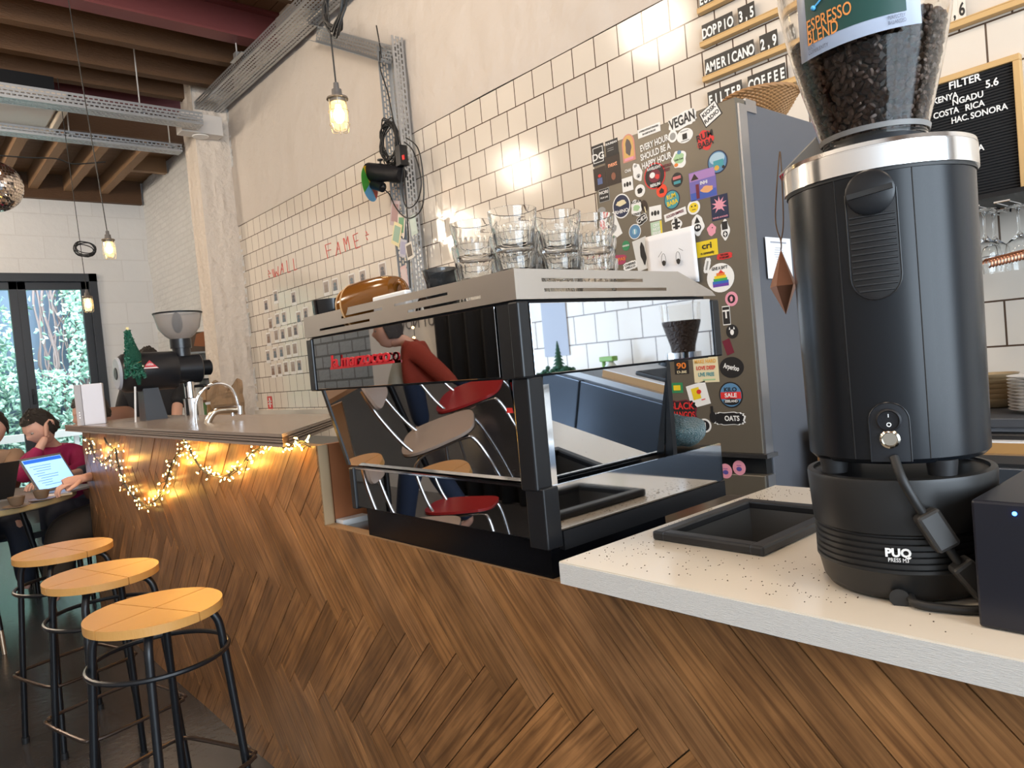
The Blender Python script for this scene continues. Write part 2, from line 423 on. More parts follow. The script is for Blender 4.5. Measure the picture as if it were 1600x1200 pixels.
door(-.66, .36, 'door_1'); door(.36, 1.33, 'door_2'); door(1.33, 2.075, 'door_3', 1.375)
# outside: terrace, garden wall and its ivy
struct(G().box(-4, 6, 10.45, 14, -.12, -.02), 'terrace', mat('terrace', (.35, .36, .36), .7, var=.2))
gw = G().box(-4, 6, 12.6, 12.8, -.02, 5.0); gwo = gw.build('garden_wall', mat('garden_wall', (.24, .31, .42), .8, var=.15, vscale=3)); tag(gwo, 'blue-grey garden wall behind the ivy outside the glass door', 'wall')
gb = G().box(-4, 6, 11.7, 11.8, .75, .85)
for x in (-2, 0, 2, 4): gb.box(x, x+.06, 11.72, 11.78, -.02, .75)
gbo = gb.build('garden_rail', mat('weathered_rail', (.62, .60, .55), .7)); tag(gbo, 'pale horizontal garden rail outside the glass door', 'rail')
leafm = mat('ivy_leaf', (.10, .34, .14), .5, attr=True)
g = G()
def leaves(g, n, fn, size):
    for i in range(n):
        p, c = fn(); s = size*random.uniform(.6, 1.3); a = random.uniform(0, 2*PI)
        R = Matrix.Rotation(random.gauss(0, .6), 3, 'X') @ Matrix.Rotation(random.gauss(0, .6), 3, 'Z') @ Matrix.Rotation(a, 3, 'Y')
        q = [R @ V((x*s, z2*s*.4, z*s)) for x, z, z2 in ((-.5, 0, 0), (-.2, .28, .2), (.5, 0, -.3), (-.2, -.28, .2))]
        g.col = (*c, 1); g.add([V(p)+k for k in q], [(0, 1, 2), (0, 2, 3)])
def ivy():
    while 1:
        x = random.uniform(-2.6, 3.2); z = random.uniform(-.02, 4.0)
        lim = 1.72+.30*math.sin(z*1.7)+.12*math.sin(z*6)
        if z > 1.7 and lim < x < 2.15 and random.random() < .93: continue
        if z > 1.4 and NZ.noise((x*1.3, z*1.1, 2)) < -.25 and random.random() < .6: continue
        break
    t = random.random(); d = .5+.5*NZ.noise((x*1.7, z*1.7, 0))
    c = (.30+.30*t*t, .47+.28*t, .36+.26*t); c = tuple(min(.95, k*(.45+1.0*d)) for k in c)
    return (x, 12.55-random.random()**2*.6-.2*d, z), c
leaves(g, 26000, ivy, .085)
o = g.build('ivy', leafm); tag(o, 'bright green ivy covering the garden wall outside the glass door', 'ivy', kind='stuff')
g = G()
for k in range(26):
    x = 2.0+random.uniform(-.2, .5); pts = [(x+.25*NZ.noise((k, z*1.3, 0)), 12.5-random.random()*.05, z) for z in [i*.45 for i in range(9)]]
    g.tube(pts, random.uniform(.006, .02), 5, smooth_path=3)
o = g.build('bare_vine', mat('vine', (.36, .27, .26), .8)); tag(o, 'bare reddish vine stems climbing the garden wall beside the door frame', 'vine', kind='stuff')
# tile shelf ledge along the bottom of the tiled wall beside the column (mid grey edge strip)
g = G().box(XW-.035, XW, 3.2, 7.08, .945, .985); o = g.build('wall_ledge', mat('ledge', (.62, .58, .52), .35)); tag(o, 'narrow pale ledge along the foot of the tiled wall', 'ledge')
# ------------------------------------------------------------------ bar counter with herringbone cladding
PX = .855
def wood_uv(name, base, var=.30):
    m = bpy.data.materials.new(name); m.use_nodes = True; nt = m.node_tree; N = nt.nodes; L = nt.links; b = N['Principled BSDF']
    uv = N.new('ShaderNodeUVMap'); mp = N.new('ShaderNodeMapping'); mp.inputs['Scale'].default_value = (5, 110, 1); L.new(uv.outputs[0], mp.inputs[0])
    n = N.new('ShaderNodeTexNoise'); n.inputs['Scale'].default_value = 1; n.inputs['Detail'].default_value = 7; n.inputs['Distortion'].default_value = .8; L.new(mp.outputs[0], n.inputs['Vector'])
    cr = N.new('ShaderNodeValToRGB'); cr.color_ramp.elements[0].position = .32; cr.color_ramp.elements[0].color = (.42, .38, .34, 1); cr.color_ramp.elements[1].position = .62; cr.color_ramp.elements[1].color = (1.12, 1.10, 1.05, 1)
    L.new(n.outputs[0], cr.inputs[0])
    a = N.new('ShaderNodeAttribute'); a.attribute_name = 'Col'
    mx = N.new('ShaderNodeMix'); mx.data_type = 'RGBA'; mx.blend_type = 'MULTIPLY'; mx.inputs[0].default_value = .9
    L.new(a.outputs[0], mx.inputs[6]); L.new(cr.outputs[0], mx.inputs[7])
    w = N.new('ShaderNodeTexNoise'); w.inputs['Scale'].default_value = 9; w.inputs['Detail'].default_value = 4
    tc = N.new('ShaderNodeTexCoord'); L.new(tc.outputs['Object'], w.inputs['Vector'])
    c2 = N.new('ShaderNodeValToRGB'); c2.color_ramp.elements[0].position = .35; c2.color_ramp.elements[0].color = (.72, .70, .68, 1); c2.color_ramp.elements[1].position = .65; c2.color_ramp.elements[1].color = (1.05, 1.05, 1.05, 1)
    L.new(w.outputs[0], c2.inputs[0]); m2 = N.new('ShaderNodeMix'); m2.data_type = 'RGBA'; m2.blend_type = 'MULTIPLY'; m2.inputs[0].default_value = 1
    L.new(mx.outputs[2], m2.inputs[6]); L.new(c2.outputs[0], m2.inputs[7]); L.new(m2.outputs[2], b.inputs['Base Color'])
    bp = N.new('ShaderNodeBump'); bp.inputs['Strength'].default_value = .25; bp.inputs['Distance'].default_value = .002; L.new(n.outputs[0], bp.inputs['Height']); L.new(bp.outputs[0], b.inputs['Normal'])
    b.inputs['Roughness'].default_value = .40; return m
oakpanel = wood_uv('herringbone_oak', (1, 1, 1))
bar = thing('bar_counter', (PX+.3, 2.3, 0), 'long bar counter clad in brown herringbone oak, raised at its far end', 'counter')
SEAM = 1.80; ZL, ZH = .857, 1.07; YL, YR = 4.78, -.9
def clip(poly, a, b, c):   # keep a*x+b*y+c >= 0, poly of (x,y,u,v)
    out = []
    for i in range(len(poly)):
        p = poly[i]; q = poly[(i+1) % len(poly)]; dp = a*p[0]+b*p[1]+c; dq = a*q[0]+b*q[1]+c
        if dp >= 0: out.append(p)
        if (dp >= 0) != (dq >= 0):
            t = dp/(dp-dq); out.append(tuple(p[k]+(q[k]-p[k])*t for k in range(4)))
    return out
g = G(); w = .0686; Lp = .375; s2 = math.sqrt(.5); gap = .0012
def plankpoly(x0, x1, y0, y1, horiz, cy, cz):
    ou, ov = random.uniform(0, 50), random.uniform(0, 50); out = []
    for (a, b) in ((x0+gap, y0+gap), (x1-gap, y0+gap), (x1-gap, y1-gap), (x0+gap, y1-gap)):
        u, v = (a-x0, b-y0) if horiz else (b-y0, a-x0)
        # lattice x runs up-left (+Y,+Z), lattice y runs up-right (-Y,+Z)
        out.append((cy+(a-b)*s2, cz+(a+b)*s2, u+ou, v+ov))
    return out
def emit_plank(P):
    tone = random.random(); k = random.choice((.75, .9, 1, 1, 1.12, 1.25))
    c = (.30*k, .150*k*(1-.06*tone), .062*k*(1-.2*tone), 1)
    dx = random.uniform(0, .0022)
    for reg in (((0, 1, 0), (0, -1, ZL), (-1, 0, SEAM)), ((1, 0, -SEAM), (0, 1, 0), (0, -1, ZH))):
        Q = P
        for cc in reg+((-1, 0, YL), (1, 0, -YR)): 
            Q = clip(Q, *cc)
            if len(Q) < 3: break
        if len(Q) < 3: continue
        g.col = c; n = len(Q)
        f = [(PX+dx, q[0], q[1]) for q in Q]; bk = [(PX+.012, q[0], q[1]) for q in Q]
        uv = [(q[2], q[3]) for q in Q]
        area2 = sum(Q[i][0]*Q[(i+1) % n][1]-Q[(i+1) % n][0]*Q[i][1] for i in range(n))
        order = list(range(n)) if area2 < 0 else list(range(n))[::-1]
        g.add(f, [tuple(order)], uv=[[uv[i] for i in order]])
        g.add(f+bk, [(i, (i+1) % n, n+(i+1) % n, n+i) for i in range(n)], uv=[[uv[i], uv[(i+1) % n], uv[(i+1) % n], uv[i]] for i in range(n)])
# lattice: repeats by (w,w) [vertical in the wall... rotated so rows run level] and (L,-L)
Y0, Z0 = 1.0, .602
for i in range(-60, 60):
    for j in range(-12, 12):
        # rotate so the tips' rows are level: use lattice generators (w,-w) and (L,L)
        bx = i*w+j*Lp; by = -i*w+j*Lp
        # plank A along lattice x, plank B along lattice y
        emit_plank(plankpoly(bx, bx+Lp, by, by+w, True, Y0, Z0))
        emit_plank(plankpoly(bx+Lp, bx+Lp+w, by, by+Lp, False, Y0, Z0))
g.build('herringbone_cladding', oakpanel, bar)
plyedge = mat('ply_edge', (.36, .22, .11), .55, var=.5, vscale=14, stretch=(60, 1, 60), bump=.2, bscale=80)
g = G().box(PX+.012, PX+.035, YR, SEAM, 0, ZL-.001).box(PX+.012, PX+.035, SEAM, YL, 0, ZH)
g.box(PX+.005, PX+.036, YR, SEAM, ZL-.001, ZL+.001); g.build('plywood_backing', plyedge, bar)
g = G().box(PX+.036, 1.45, YL-.03, YL, 0, ZH)
epm = mat('end_panel_wood', (.34, .12, .045), .5, var=.5, vscale=7, stretch=(22, 22, 1)); g.build('end_panel', epm, bar)
G().box(PX+.04, PX+.26, SEAM+.005, SEAM+.03, .86, ZH).build('notch_panel', epm, bar)
G().box(PX+.04, PX+.12, SEAM-.035, SEAM+.003, .845, .866).build('white_block', white, bar)
g = G().box(PX+.005, PX+.030, SEAM-.003, SEAM+.003, ZL, ZH); g.build('notch_edge', mat('pale_ply', (.40, .28, .16), .6, var=.4, vscale=10, stretch=(30, 30, 2)), bar)
laminate = mat('bar_top_wood', (.30, .24, .19), .24, col2=(.20, .15, .12), vscale=5, stretch=(8, 1, 8), bump=.04)
# laminated bar top with a slanted end; thin plies as separate layers in its edge
g = G(); poly = [(.81, 1.90), (1.30, 2.48), (1.30, 5.0), (.81, 5.0)]
def inset(p, d): return [(x+(d if i in (0, 3) else -d), y+(d if i in (0, 1) else -d)) for i, (x, y) in enumerate(p)]
g.prism(poly, 1.098, 1.107); bt = thing('countertop', (1.05, 3.4, 1.068), 'raised plywood bar top with striped laminated edge, carrying the white router', 'bar top')
g.prism(poly, 1.090, 1.094).prism(poly, 1.083, 1.087).prism(poly, 1.070, 1.078); g.build('top_board', laminate, bt)
g = G().prism(inset(poly, .0015), 1.0701, 1.0979); g.build('dark_ply_core', mat('dark_ply', (.05, .03, .02), .6), bt)
# white worktop with its knock box
wtop = mat('white_worktop', (.80, .74, .64), .16, col2=(.70, .62, .50), vscale=3.5)
WT = .92
g = G(); hx0, hx1, hy0, hy1 = .998, 1.255, .607, .776
X0, X1, YA, YB = .80, 1.48, .845, -.9
g.box(X0, hx0, YB, YA, WT-.036, WT).box(hx1, X1, YB, YA, WT-.036, WT).box(hx0, hx1, hy1, YA, WT-.036, WT).box(hx0, hx1, YB, hy0, WT-.036, WT)
wt = thing('worktop', (1.1, 0, WT-.036), 'white coffee-dusted worktop on the low part of the counter, under the large grinder', 'worktop')
wto = g.build('top_board', wtop, wt)
g = G().box(X0-.0015, X0-.0003, YB, YA, WT-.036, WT-.002).box(X0, X1, YA+.0003, YA+.0015, WT-.036, WT-.002)
g.build('worn_edge', mat('worn_edge', (.66, .65, .62), .6, var=.2, vscale=18, stretch=(1, 2, 30), bump=.3), wt)
g = G()
for i in range(700):
    r = random.random()
    if r < .5: x, y = random.gauss(1.2, .12), random.gauss(.80, .03)
    elif r < .8: x, y = random.uniform(.83, 1.0), random.uniform(.40, .84)
    else: x, y = random.uniform(.82, 1.45), random.uniform(.0, .84)
    if not (.81 < x < 1.47 and 0 < y < .84) or (hx0-.03 < x < hx1+.02 and hy0-.02 < y < hy1+.02): continue
    s = random.uniform(.0004, .0011); g.ball((x, y, WT+s*.5), s, (1.3, 1, .6), 5, 3)
o = g.build('coffee_grounds', mat('coffee_grounds', (.05, .025, .012), .8)); tag(o, 'scattered coffee grounds on the white worktop', 'coffee grounds', kind='stuff')
kb = thing('knock_box', (1.135, .69, .77), 'black rectangular knock box sunk into the white worktop', 'knock box')
rub = mat('black_rubber', (.014, .014, .015), .42)
g = G(); q = .022
g.box(hx0-.02, hx1+.02, hy0-.02, hy0+q*.2, WT, WT+.016).box(hx0-.02, hx1+.02, hy1-q*.2, hy1+.02, WT, WT+.016).box(hx0-.02, hx0+q*.2, hy0, hy1, WT, WT+.016).box(hx1-q*.2, hx1+.02, hy0, hy1, WT, WT+.016)
g.build('rim', rub, kb, bevel=.004)
g = G(); a = .002
top = [(hx0+a, hy0+a, WT+.012), (hx1-a, hy0+a, WT+.012), (hx1-a, hy1-a, WT+.012), (hx0+a, hy1-a, WT+.012)]
bot = [(hx0+.03, hy0+.025, WT-.14), (hx1-.03, hy0+.025, WT-.14), (hx1-.03, hy1-.025, WT-.14), (hx0+.03, hy1-.025, WT-.14)]
g.add(top+bot, [(0, 1, 5, 4), (1, 2, 6, 5), (2, 3, 7, 6), (3, 0, 4, 7), (4, 5, 6, 7)])
g.build('bin', mat('bin_steel', (.10, .095, .09), .35, .6, var=.3, vscale=20), kb)
# inner low steel counter the machine stands on
g = G().box(PX+.04, 1.62, .846, 1.78, .0, .814).box(PX+.04, 1.46, -.9, .845, .0, .76); cab = thing('machine_counter', (1.2, .5, 0), 'low dark counter the coffee machine stands on, behind the oak cladding', 'counter')
g.build('carcass', mat('carcass', (.02, .02, .022), .4), cab)
G().box(PX+.04, 1.64, .846, 1.795, .815, .8512).build('steel_top', mat('steel_top', (.28, .22, .17), .22, 1, var=.35, vscale=9), cab)
# ---------------------------------------------------------------- espresso machine
em = thing('espresso_machine', (1.27, 1.49, .80), 'long black and steel espresso machine with mirror panels and red lettering on its back', 'espresso machine')
MX0, MX1, MY0, MY1 = .93, 1.60, 1.035, 1.95
darkmirror = mat('black_mirror_glass', (.42, .42, .43), .015, 1)
mirror = mat('polished_steel', (.66, .72, .80), .02, 1)
hoodsteel = mat('hood_steel', (.47, .43, .39), .30, .9, var=.10, vscale=6)
def slotted(M, W0, H0, slots, th=.0012):
    """sheet W0 x H0 in local xy with real slot holes; slots=(x0,x1,y0,y1)"""
    g = G(); ys = sorted({0, H0} | {s[2] for s in slots} | {s[3] for s in slots})
    for a, b in zip(ys, ys[1:]):
        xs = sorted([(s[0], s[1]) for s in slots if s[2] <= a and s[3] >= b]); x = 0
        for s0, s1 in xs:
            if s0 > x: g.box(x, s0, a, b, 0, th, M)
            x = s1
        if x < W0: g.box(x, W0, a, b, 0, th, M)
    return g
HZ0, HZ1 = 1.365, 1.424
Wd = MY1-MY0
def sy(px, py): return MY1-U(px, py, 0, MX0)[1]
M = FX((MX0, MY1, HZ0))
sl = [(sy(534, 495), sy(598, 482), .034, .040), (sy(500, 514), sy(578, 498), .013, .019), (sy(617, 476), sy(700, 459), .036, .042), (sy(638, 488), sy(752, 463), .015, .021)]
g = slotted(M, Wd, HZ1-HZ0, sl)
M = FY((MX0, MY0+.0012, HZ0))
g2 = slotted(M, .50, HZ1-HZ0, [(.07, .385, .034, .041), (.075, .47, .014, .021)]); g.v += [] 
o2 = g2
g.add(g2.v, g2.f)
g.prism([(.50, 0), (.67, 0), (.655, .012), (.52, HZ1-HZ0), (.50, HZ1-HZ0)], 0, .0012, M)
g.box(MX0, 1.45, MY1-.0012, MY1, HZ0, HZ1).box(1.45, 1.4512, MY0, MY1, HZ0, HZ1)
g.build('cup_rail', hoodsteel, em)
G().box(MX0+.004, 1.56, MY0+.004, MY1-.004, HZ0+.002, HZ0+.006).build('cup_tray', mat('cup_tray', (.25, .24, .23), .3, .8), em)
G().box(MX0+.012, MX1-.03, MY0+.016, MY1-.015, 1.212, HZ0).build('upper_body', matblack, em)
# upper mirrors
G().box(MX0+.004, MX0+.012, MY0+.075, MY1-.035, 1.217, 1.360).build('back_mirror', darkmirror, em, bevel=.001)
G().box(MX0+.035, MX1-.02, MY0+.004, MY0+.012, 1.217, 1.358).build('side_mirror', mirror, em, bevel=.001)
G().box(MX0, MX0+.03, MY0+.0, MY0+.03, 1.213, 1.362).build('corner_post', blackmetal, em, bevel=.004)
G().box(MX0+.006, MX0+.03, MY0+.031, MY0+.072, 1.213, 1.362).build('back_strip', blackmetal, em, bevel=.002)
G().box(MX0-.001, MX0+.03, MY1-.033, MY1, 1.213, 1.362).build('corner_post', blackmetal, em, bevel=.004)
G().box(MX1-.02, MX1+.012, MY0, MY0+.03, 1.213, 1.356).build('corner_post', blackmetal, em, bevel=.004)
# lower inclined back glass and mirrored base band
tx = lambda z: .935+(1.21-z)/.21*.04
Mt = None
def quadbox(pts, th, n):
    n = V(n).normalized(); p = [V(q) for q in pts]
    return p+[q+n*th for q in p]
BOXF = [(0, 1, 2, 3), (7, 6, 5, 4), (0, 4, 5, 1), (1, 5, 6, 2), (2, 6, 7, 3), (3, 7, 4, 0)]
nn = (.21, 0, .04)
g = G(); g.add(quadbox([(tx(1.213), MY0+.055, 1.213), (tx(1.213), MY1-.075, 1.213), (tx(.998), MY1-.105, .998), (tx(.998), MY0+.050, .998)], .006, nn), BOXF)
g.build('lower_back_mirror', darkmirror, em)
g = G(); g.add(quadbox([(tx(1.213)-.003, MY1-.075, 1.213), (tx(1.213)-.003, MY1-.062, 1.213), (tx(.998)-.003, MY1-.09, .998), (tx(.998)-.003, MY1-.105, .998)], .02, nn), BOXF)
g.build('left_edge_post', blackmetal, em)
G().box(MX0+.012, MX0+.055, MY0+.004, MY0+.052, .99, 1.214).build('lower_corner_post', blackmetal, em, bevel=.004)
G().box(tx(1.15)-.001, tx(1.15)+.004, MY0+.060, MY0+.078, 1.145, 1.206).build('red_reflection', mat('red_reflection', (.55, .02, .015), .4), em)  # red reflection in the glass, put in as a solid red strip
G().box(1.0, 1.33, MY0+.06, MY1-.13, .99, 1.213).build('lower_body', matblack, em)
g = G(); g.add(quadbox([(MX0+.056, MY0+.006, 1.213), (1.386, MY0+.006, 1.213), (1.382, MY0+.032, .998), (MX0+.056, MY0+.032, .998)], .006, (0, .21, .04)), [f[::-1] for f in BOXF])
g.build('lower_side_mirror', mirror, em)
G().box(1.385, 1.40, MY0+.008, MY0+.03, .895, 1.215).build('side_post', blackmetal, em)
# chrome leg strip
G().box(MX0+.056, MX0+.072, MY0+.008, MY0+.014, .99, 1.213).build('bright_strip', chrome, em)
BX = .958
G().box(BX, BX+.008, MY0+.03, MY1-.155, .890, .992).build('base_back_mirror', darkmirror, em)
G().box(BX-.012, BX+.03, MY0-.008, MY0+.045, .875, .996).build('base_post', blackmetal, em, bevel=.003)
G().box(BX-.005, BX+.02, MY1-.158, MY1-.135, .882, .996).build('base_post', blackmetal, em, bevel=.003)
G().box(BX+.0, BX+.012, MY0+.03, MY1-.14, .9925, .9965).build('base_trim', chrome, em)
g = G(); g.add(quadbox([(BX+.03, MY0+.004, .995), (1.575, MY0+.004, .995), (1.575, MY0+.004, .902), (BX+.03, MY0+.004, .902)], .006, (0, 1, 0)), [f[::-1] for f in BOXF])
g.build('base_side_mirror', mat('drip_mirror', (.68, .70, .73), .05, 1), em)
G().box(BX+.009, 1.575, MY0+.013, MY1-.16, .885, .99).build('drip_tray', matblack, em)
G().box(BX+.045, 1.58, MY0+.004, MY1-.17, .862, .900).build('base_frame', mat('base_grey', (.012, .0125, .014), .35), em)
G().box(BX+.02, 1.35, MY0+.02, MY1-.17, .80, .889).build('plinth', mat('plinth_black', (.004, .004, .005), .2, spec=.12), em)
# red raised script
red = mat('red_enamel', (.55, .012, .02), .3)
p0 = U(516, 566, 0, MX0-.008); p1 = U(612, 551, 0, MX0-.008)
text('la marzocco', .046, red, FX(((MX0-.010), (p0[1]+p1[1])/2, (p0[2]+p1[2])/2-.003)), em, bold=.0005, ext=.002, sx=abs(p0[1]-p1[1])/.236, spacing=1.0, shear=.1)
G().box(MX0-.008, MX0-.005, p1[1]-.004, p0[1]+.004, p0[2]-.020, p0[2]-.014).build('lettering_bar', red, em)
# teal towel
def cloth_roll(loc, L, W, H, m, name, lab, cat, seed=0, rz=0):
    vs, fs = [], []; n, k = 44, 40
    for i in range(n+1):
        u = i/n
        for j in range(k):
            a = 2*PI*j/k; prof = math.sin(PI*min(1, max(0, u)))**.35 if 0 < u < 1 else 0
            rr = 1+.22*NZ.noise((math.cos(a)*2+seed, math.sin(a)*2, u*4))+.10*NZ.noise((math.cos(a)*7, math.sin(a)*7, u*12))+.08*math.sin(3*a+u*5)
            vs.append(((u-.5)*L, math.cos(a)*W/2*prof*rr, max(0, H/2+math.sin(a)*H/2*prof*rr)))
        for j in range(k):
            if i < n: fs.append((i*k+j, i*k+(j+1) % k, (i+1)*k+(j+1) % k, (i+1)*k+j))
    g = G(); g.add(vs, fs, True, Matrix.Translation(loc) @ Matrix.Rotation(rz, 4, 'Z')); o = g.build(name, m); origin(o, loc); return tag(o, lab, cat)
teal = mat('teal_terry', (.012, .13, .16), .95, bump=1.0, bscale=260, var=.35, vscale=60, sheen=.5)
cloth_roll((1.50, 1.125, .997), .22, .125, .075, teal, 'towel', 'rolled teal terry towel lying on the drip tray of the espresso machine', 'towel', 3, 1.2)
# ------------------------------------------------------------------ glasses and cups on the machine
glass = mat('clear_glass', (.99, 1, 1), .0, trans=1, ior=1.36)
smoke = mat('smoked_glass', (.16, .17, .18), .02, trans=.9, ior=1.45)
def tumbler(h=.082, rt=.050, rb=.037, m=glass, t=.0022):
    o = [(rb*.55, .003), (rb, .0), (rb+.002, .004, 1), (rb+(rt-rb)*.45, h*.45, 1), (rb+(rt-rb)*.62, h*.60, .4), (rt-.002, h*.72), (rt, h*.86), (rt+.0005, h)]
    i = [(rt-t*.5, h+.001), (rt-t, h*.86), (rt-t-.002, h*.7), (rb+(rt-rb)*.4-t, h*.40, .5), (rb-t*.6, .012), (rb*.5, .008), (.0001, .008)]
    return G().lathe([(.0001, .003)]+o+i, None, 40, flute=.035, nfl=20).mesh('drinking_glass')
gm = tumbler(); gm.materials.append(glass)
stacks = [((1.0, 1.105), 3, 'stack on the front corner of the coffee machine'), ((1.0, 1.235), 3, 'stack left of the front corner'), ((1.125, 1.10), 3, 'second stack along the mirrored side of the machine'),
          ((1.235, 1.10), 3, 'right-hand stack nearest the fridge'), ((1.120, 1.215), 3, 'middle stack of the second row'), ((1.225, 1.215), 3, 'second-row stack nearest the fridge')]
LV = ['bottom', 'middle', 'top']
TZ = HZ0+.0065
for (x, y), n, nm in stacks:
    for k in range(n):
        o = bpy.data.objects.new('drinking_glass', gm); COL.objects.link(o); o.location = (x+random.uniform(-.001, .001), y, TZ+k*.050); o.rotation_euler = (0, 0, random.random())
        tag(o, '%s clear tumbler, %s' % (LV[k], nm), 'glass', 'clear tumblers stacked on the coffee machine')
sm = tumbler(.052, .042, .030, smoke); sm.materials.append(smoke)
for k in range(2):
    o = bpy.data.objects.new('smoked_cup', sm); COL.objects.link(o); o.location = (.985, 1.345, TZ+.018+k*.028)
    if k == 0: o.location.z = TZ; 
    tag(o, ('lower' if k == 0 else 'upper')+' smoked dark glass cup left of the clear tumblers', 'cup', 'smoked cups on the coffee machine')
darkc = mat('dark_striped_ceramic', (.035, .022, .018), .35, var=.7, vscale=3, stretch=(1, 60, 1))
g = G().lathe([(.0001, 0), (.022, 0), (.034, .012), (.042, .04), (.043, .052), (.040, .052), (.038, .04), (.030, .014), (.0001, .008)], Matrix.Translation((1.06, 1.47, TZ)), 32)
for r_ in (.0, .012):
    g.tube([(1.02, 1.50+r_, TZ+.015), (1.018, 1.485+r_, TZ+.04), (1.02, 1.46+r_, TZ+.058), (1.03, 1.44+r_, TZ+.06)], .003, 6, smooth_path=4)
origin(g.build('striped_cup', darkc, label='dark brown striped cup between the amber mug and the smoked cups', cat='cup'), (1.06, 1.47, TZ))
g = G().lathe([(.0001, 0), (.034, 0), (.050, .022), (.059, .065), (.061, .098), (.058, .098), (.055, .065), (.045, .024), (.0001, .008)], Matrix.Translation((1.01, 1.915, TZ)), 36)
origin(g.build('black_bowl', mat('black_glaze', (.008, .008, .009), .15), label='small glossy black bowl at the left end of the coffee machine top', cat='bowl'), (1.01, 1.915, TZ))
amber = mat('amber_glaze', (.20, .075, .010), .13, col2=(.13, .042, .006), vscale=10)
def amber_mug(x, y, tilt, lab, rz):
    M = Matrix.Translation((x, y, TZ+.052)) @ Matrix.Rotation(rz, 4, 'Z') @ Matrix.Rotation(tilt, 4, 'X')
    t = thing('amber_mug', (x, y, TZ), lab, 'mug', 'amber mugs on the coffee machine')
    G().lathe([(.0001, -.004), (.030, -.004), (.034, .004), (.045, .03), (.054, .07), (.058, .105), (.0555, .106), (.051, .07), (.042, .03), (.030, .008), (.0001, .006)], M @ Matrix.Translation((0, 0, -.05)), 40).build('body', amber, t)
    G().tube([(0, .045, -.02), (0, .075, -.022), (0, .088, .0), (0, .078, .025), (0, .052, .03)], .0065, 10, smooth_path=6).build('handle', amber, t).data.transform(Matrix.Translation(-V((x, y, TZ))) @ M @ Matrix.Translation(V((x, y, TZ)))) if False else None
    h = G().tube([M @ V(p) for p in ((.0, -.046, -.018), (.0, -.074, -.02), (.0, -.084, .0), (.0, -.074, .024), (.0, -.05, .028))], .006, 10, smooth_path=6).build('handle', amber, t)
# two mugs lying on their sides, mouths to the left, the nearer one with its handle showing at the right
def lying_mug(x, y, lab, dx, hand):
    t = thing('amber_mug', (x, y, TZ), lab, 'mug', 'amber mugs on the coffee machine')
    R = frame((x, y, TZ+.052), (0, 0, 1), (-1, 0, 0)) @ Matrix.Rotation(-.16, 4, 'Y')   # local z = +Y (mouth to the left)
    M = frame((x, y, TZ+.0545), (-1, 0, 0), (0, 0, 1))
    M = Matrix.Translation((x, y, TZ+.068)) @ Matrix.Scale(1.28 if hand else 1.16, 4) @ Matrix.Rotation(dx, 4, 'Z') @ Matrix.Rotation(-PI/2-.17, 4, 'X')
    G().lathe([(.0001, -.062), (.028, -.062), (.031, -.056), (.040, -.03), (.048, .015), (.052, .062), (.0495, .063), (.045, .015), (.036, -.03), (.026, -.050), (.0001, -.052)], M, 44).build('body', amber, t)
    G().lathe([(.0525, .060), (.0532, .0635), (.0492, .0645), (.0490, .061)], M, 44).build('rim', mat('pale_rim', (.50, .30, .14), .25), t)
    if hand:
        a = M.inverted() @ V((x-.02, y-.05, TZ+.085))
        G().tube([(x, y-.098+.026*math.cos(a), TZ+.066+.033*math.sin(a)) for a in [2*PI*k/20 for k in range(20)]], .0072, 10, closed=True).build('handle', amber, t)
lying_mug(1.00, 1.645, 'nearer amber glazed mug lying on its side, loop handle showing', .15, True)
lying_mug(1.004, 1.700, 'farther amber glazed mug lying on its side behind the black bowl', .1, False)
g = G().box(.945, .965, 1.44, 1.59, TZ, TZ+.066); origin(g.build('folded_napkins', white, bevel=.004, label='white folded napkin stack beside the amber mug', cat='napkins'), (.965, 1.46, TZ))
# machine and items on it scaled about the camera, so mirror reflections line up
em_draw = em.location.copy(); KM = .885; em.location = (1.124, 1.319, .8517); em.scale = (KM,)*3
for o in list(COL.objects):
    if o.parent is None and o.name.split('.')[0] in ('drinking_glass', 'smoked_cup', 'striped_cup', 'black_bowl', 'amber_mug', 'folded_napkins', 'towel'):
        o.location = em.location+(o.location-em_draw)*KM; o.scale = (KM,)*3
# ------------------------------------------------------------------ large black grinder on its round press
GX, GY = .980, .386
body_m = mat('anodised_black', (.006, .0075, .010), .27, .0, spec=.32)
def sq(r, k=2.6, n=72, sx=1, sy=1):
    out = []
    for i in range(n):
        a = 2*PI*i/n; c, s = math.cos(a), math.sin(a)
        out.append((sx*r*math.copysign(abs(c)**(2/k), c), sy*r*math.copysign(abs(s)**(2/k), s)))
    return out
pz = WT
press = thing('tamping_press', (GX, GY, pz), 'round matte black tamping press that carries the large coffee grinder', 'tamping press')
PR = .105
prof = [(PR-.022, .0), (PR-.014, .003), (PR-.008, .012), (PR-.003, .036)]
for k in range(6):
    z = .038+k*.0075; prof += [(PR-.001, z), (PR-.001, z+.0040), (PR-.0035, z+.0052), (PR-.0035, z+.0068)]
prof += [(PR, .085), (PR+.004, .146), (PR+.003, .150), (PR-.004, .151), (PR-.005, .147), (.0001, .147)]
Mg = Matrix.Translation((GX, GY, pz)) 
G().lathe([(.0001, 0)]+prof, Mg, 72).build('housing', mat('press_black', (.012, .012, .012), .42), press)
vray = V((GX, GY, 0)).normalized(); sd = V((vray.y, -vray.x, 0))   # sd = image right
def on_body(r, a, z):  # a>0 right of the line of sight
    d = -vray*math.cos(a)+sd*math.sin(a); return V((GX, GY, z))+d*r, d
def FR(r, a, z):
    p, d = on_body(r, a, z); return frame(p, V((-d.y, d.x, 0)), (0, 0, 1))
G().box(-.052, .052, -.030, .024, -.004, .0012, FR(PR-.0005, .05, pz+.060)).build('badge_plate', mat('press_black2', (.012, .012, .012), .42), press) if False else None
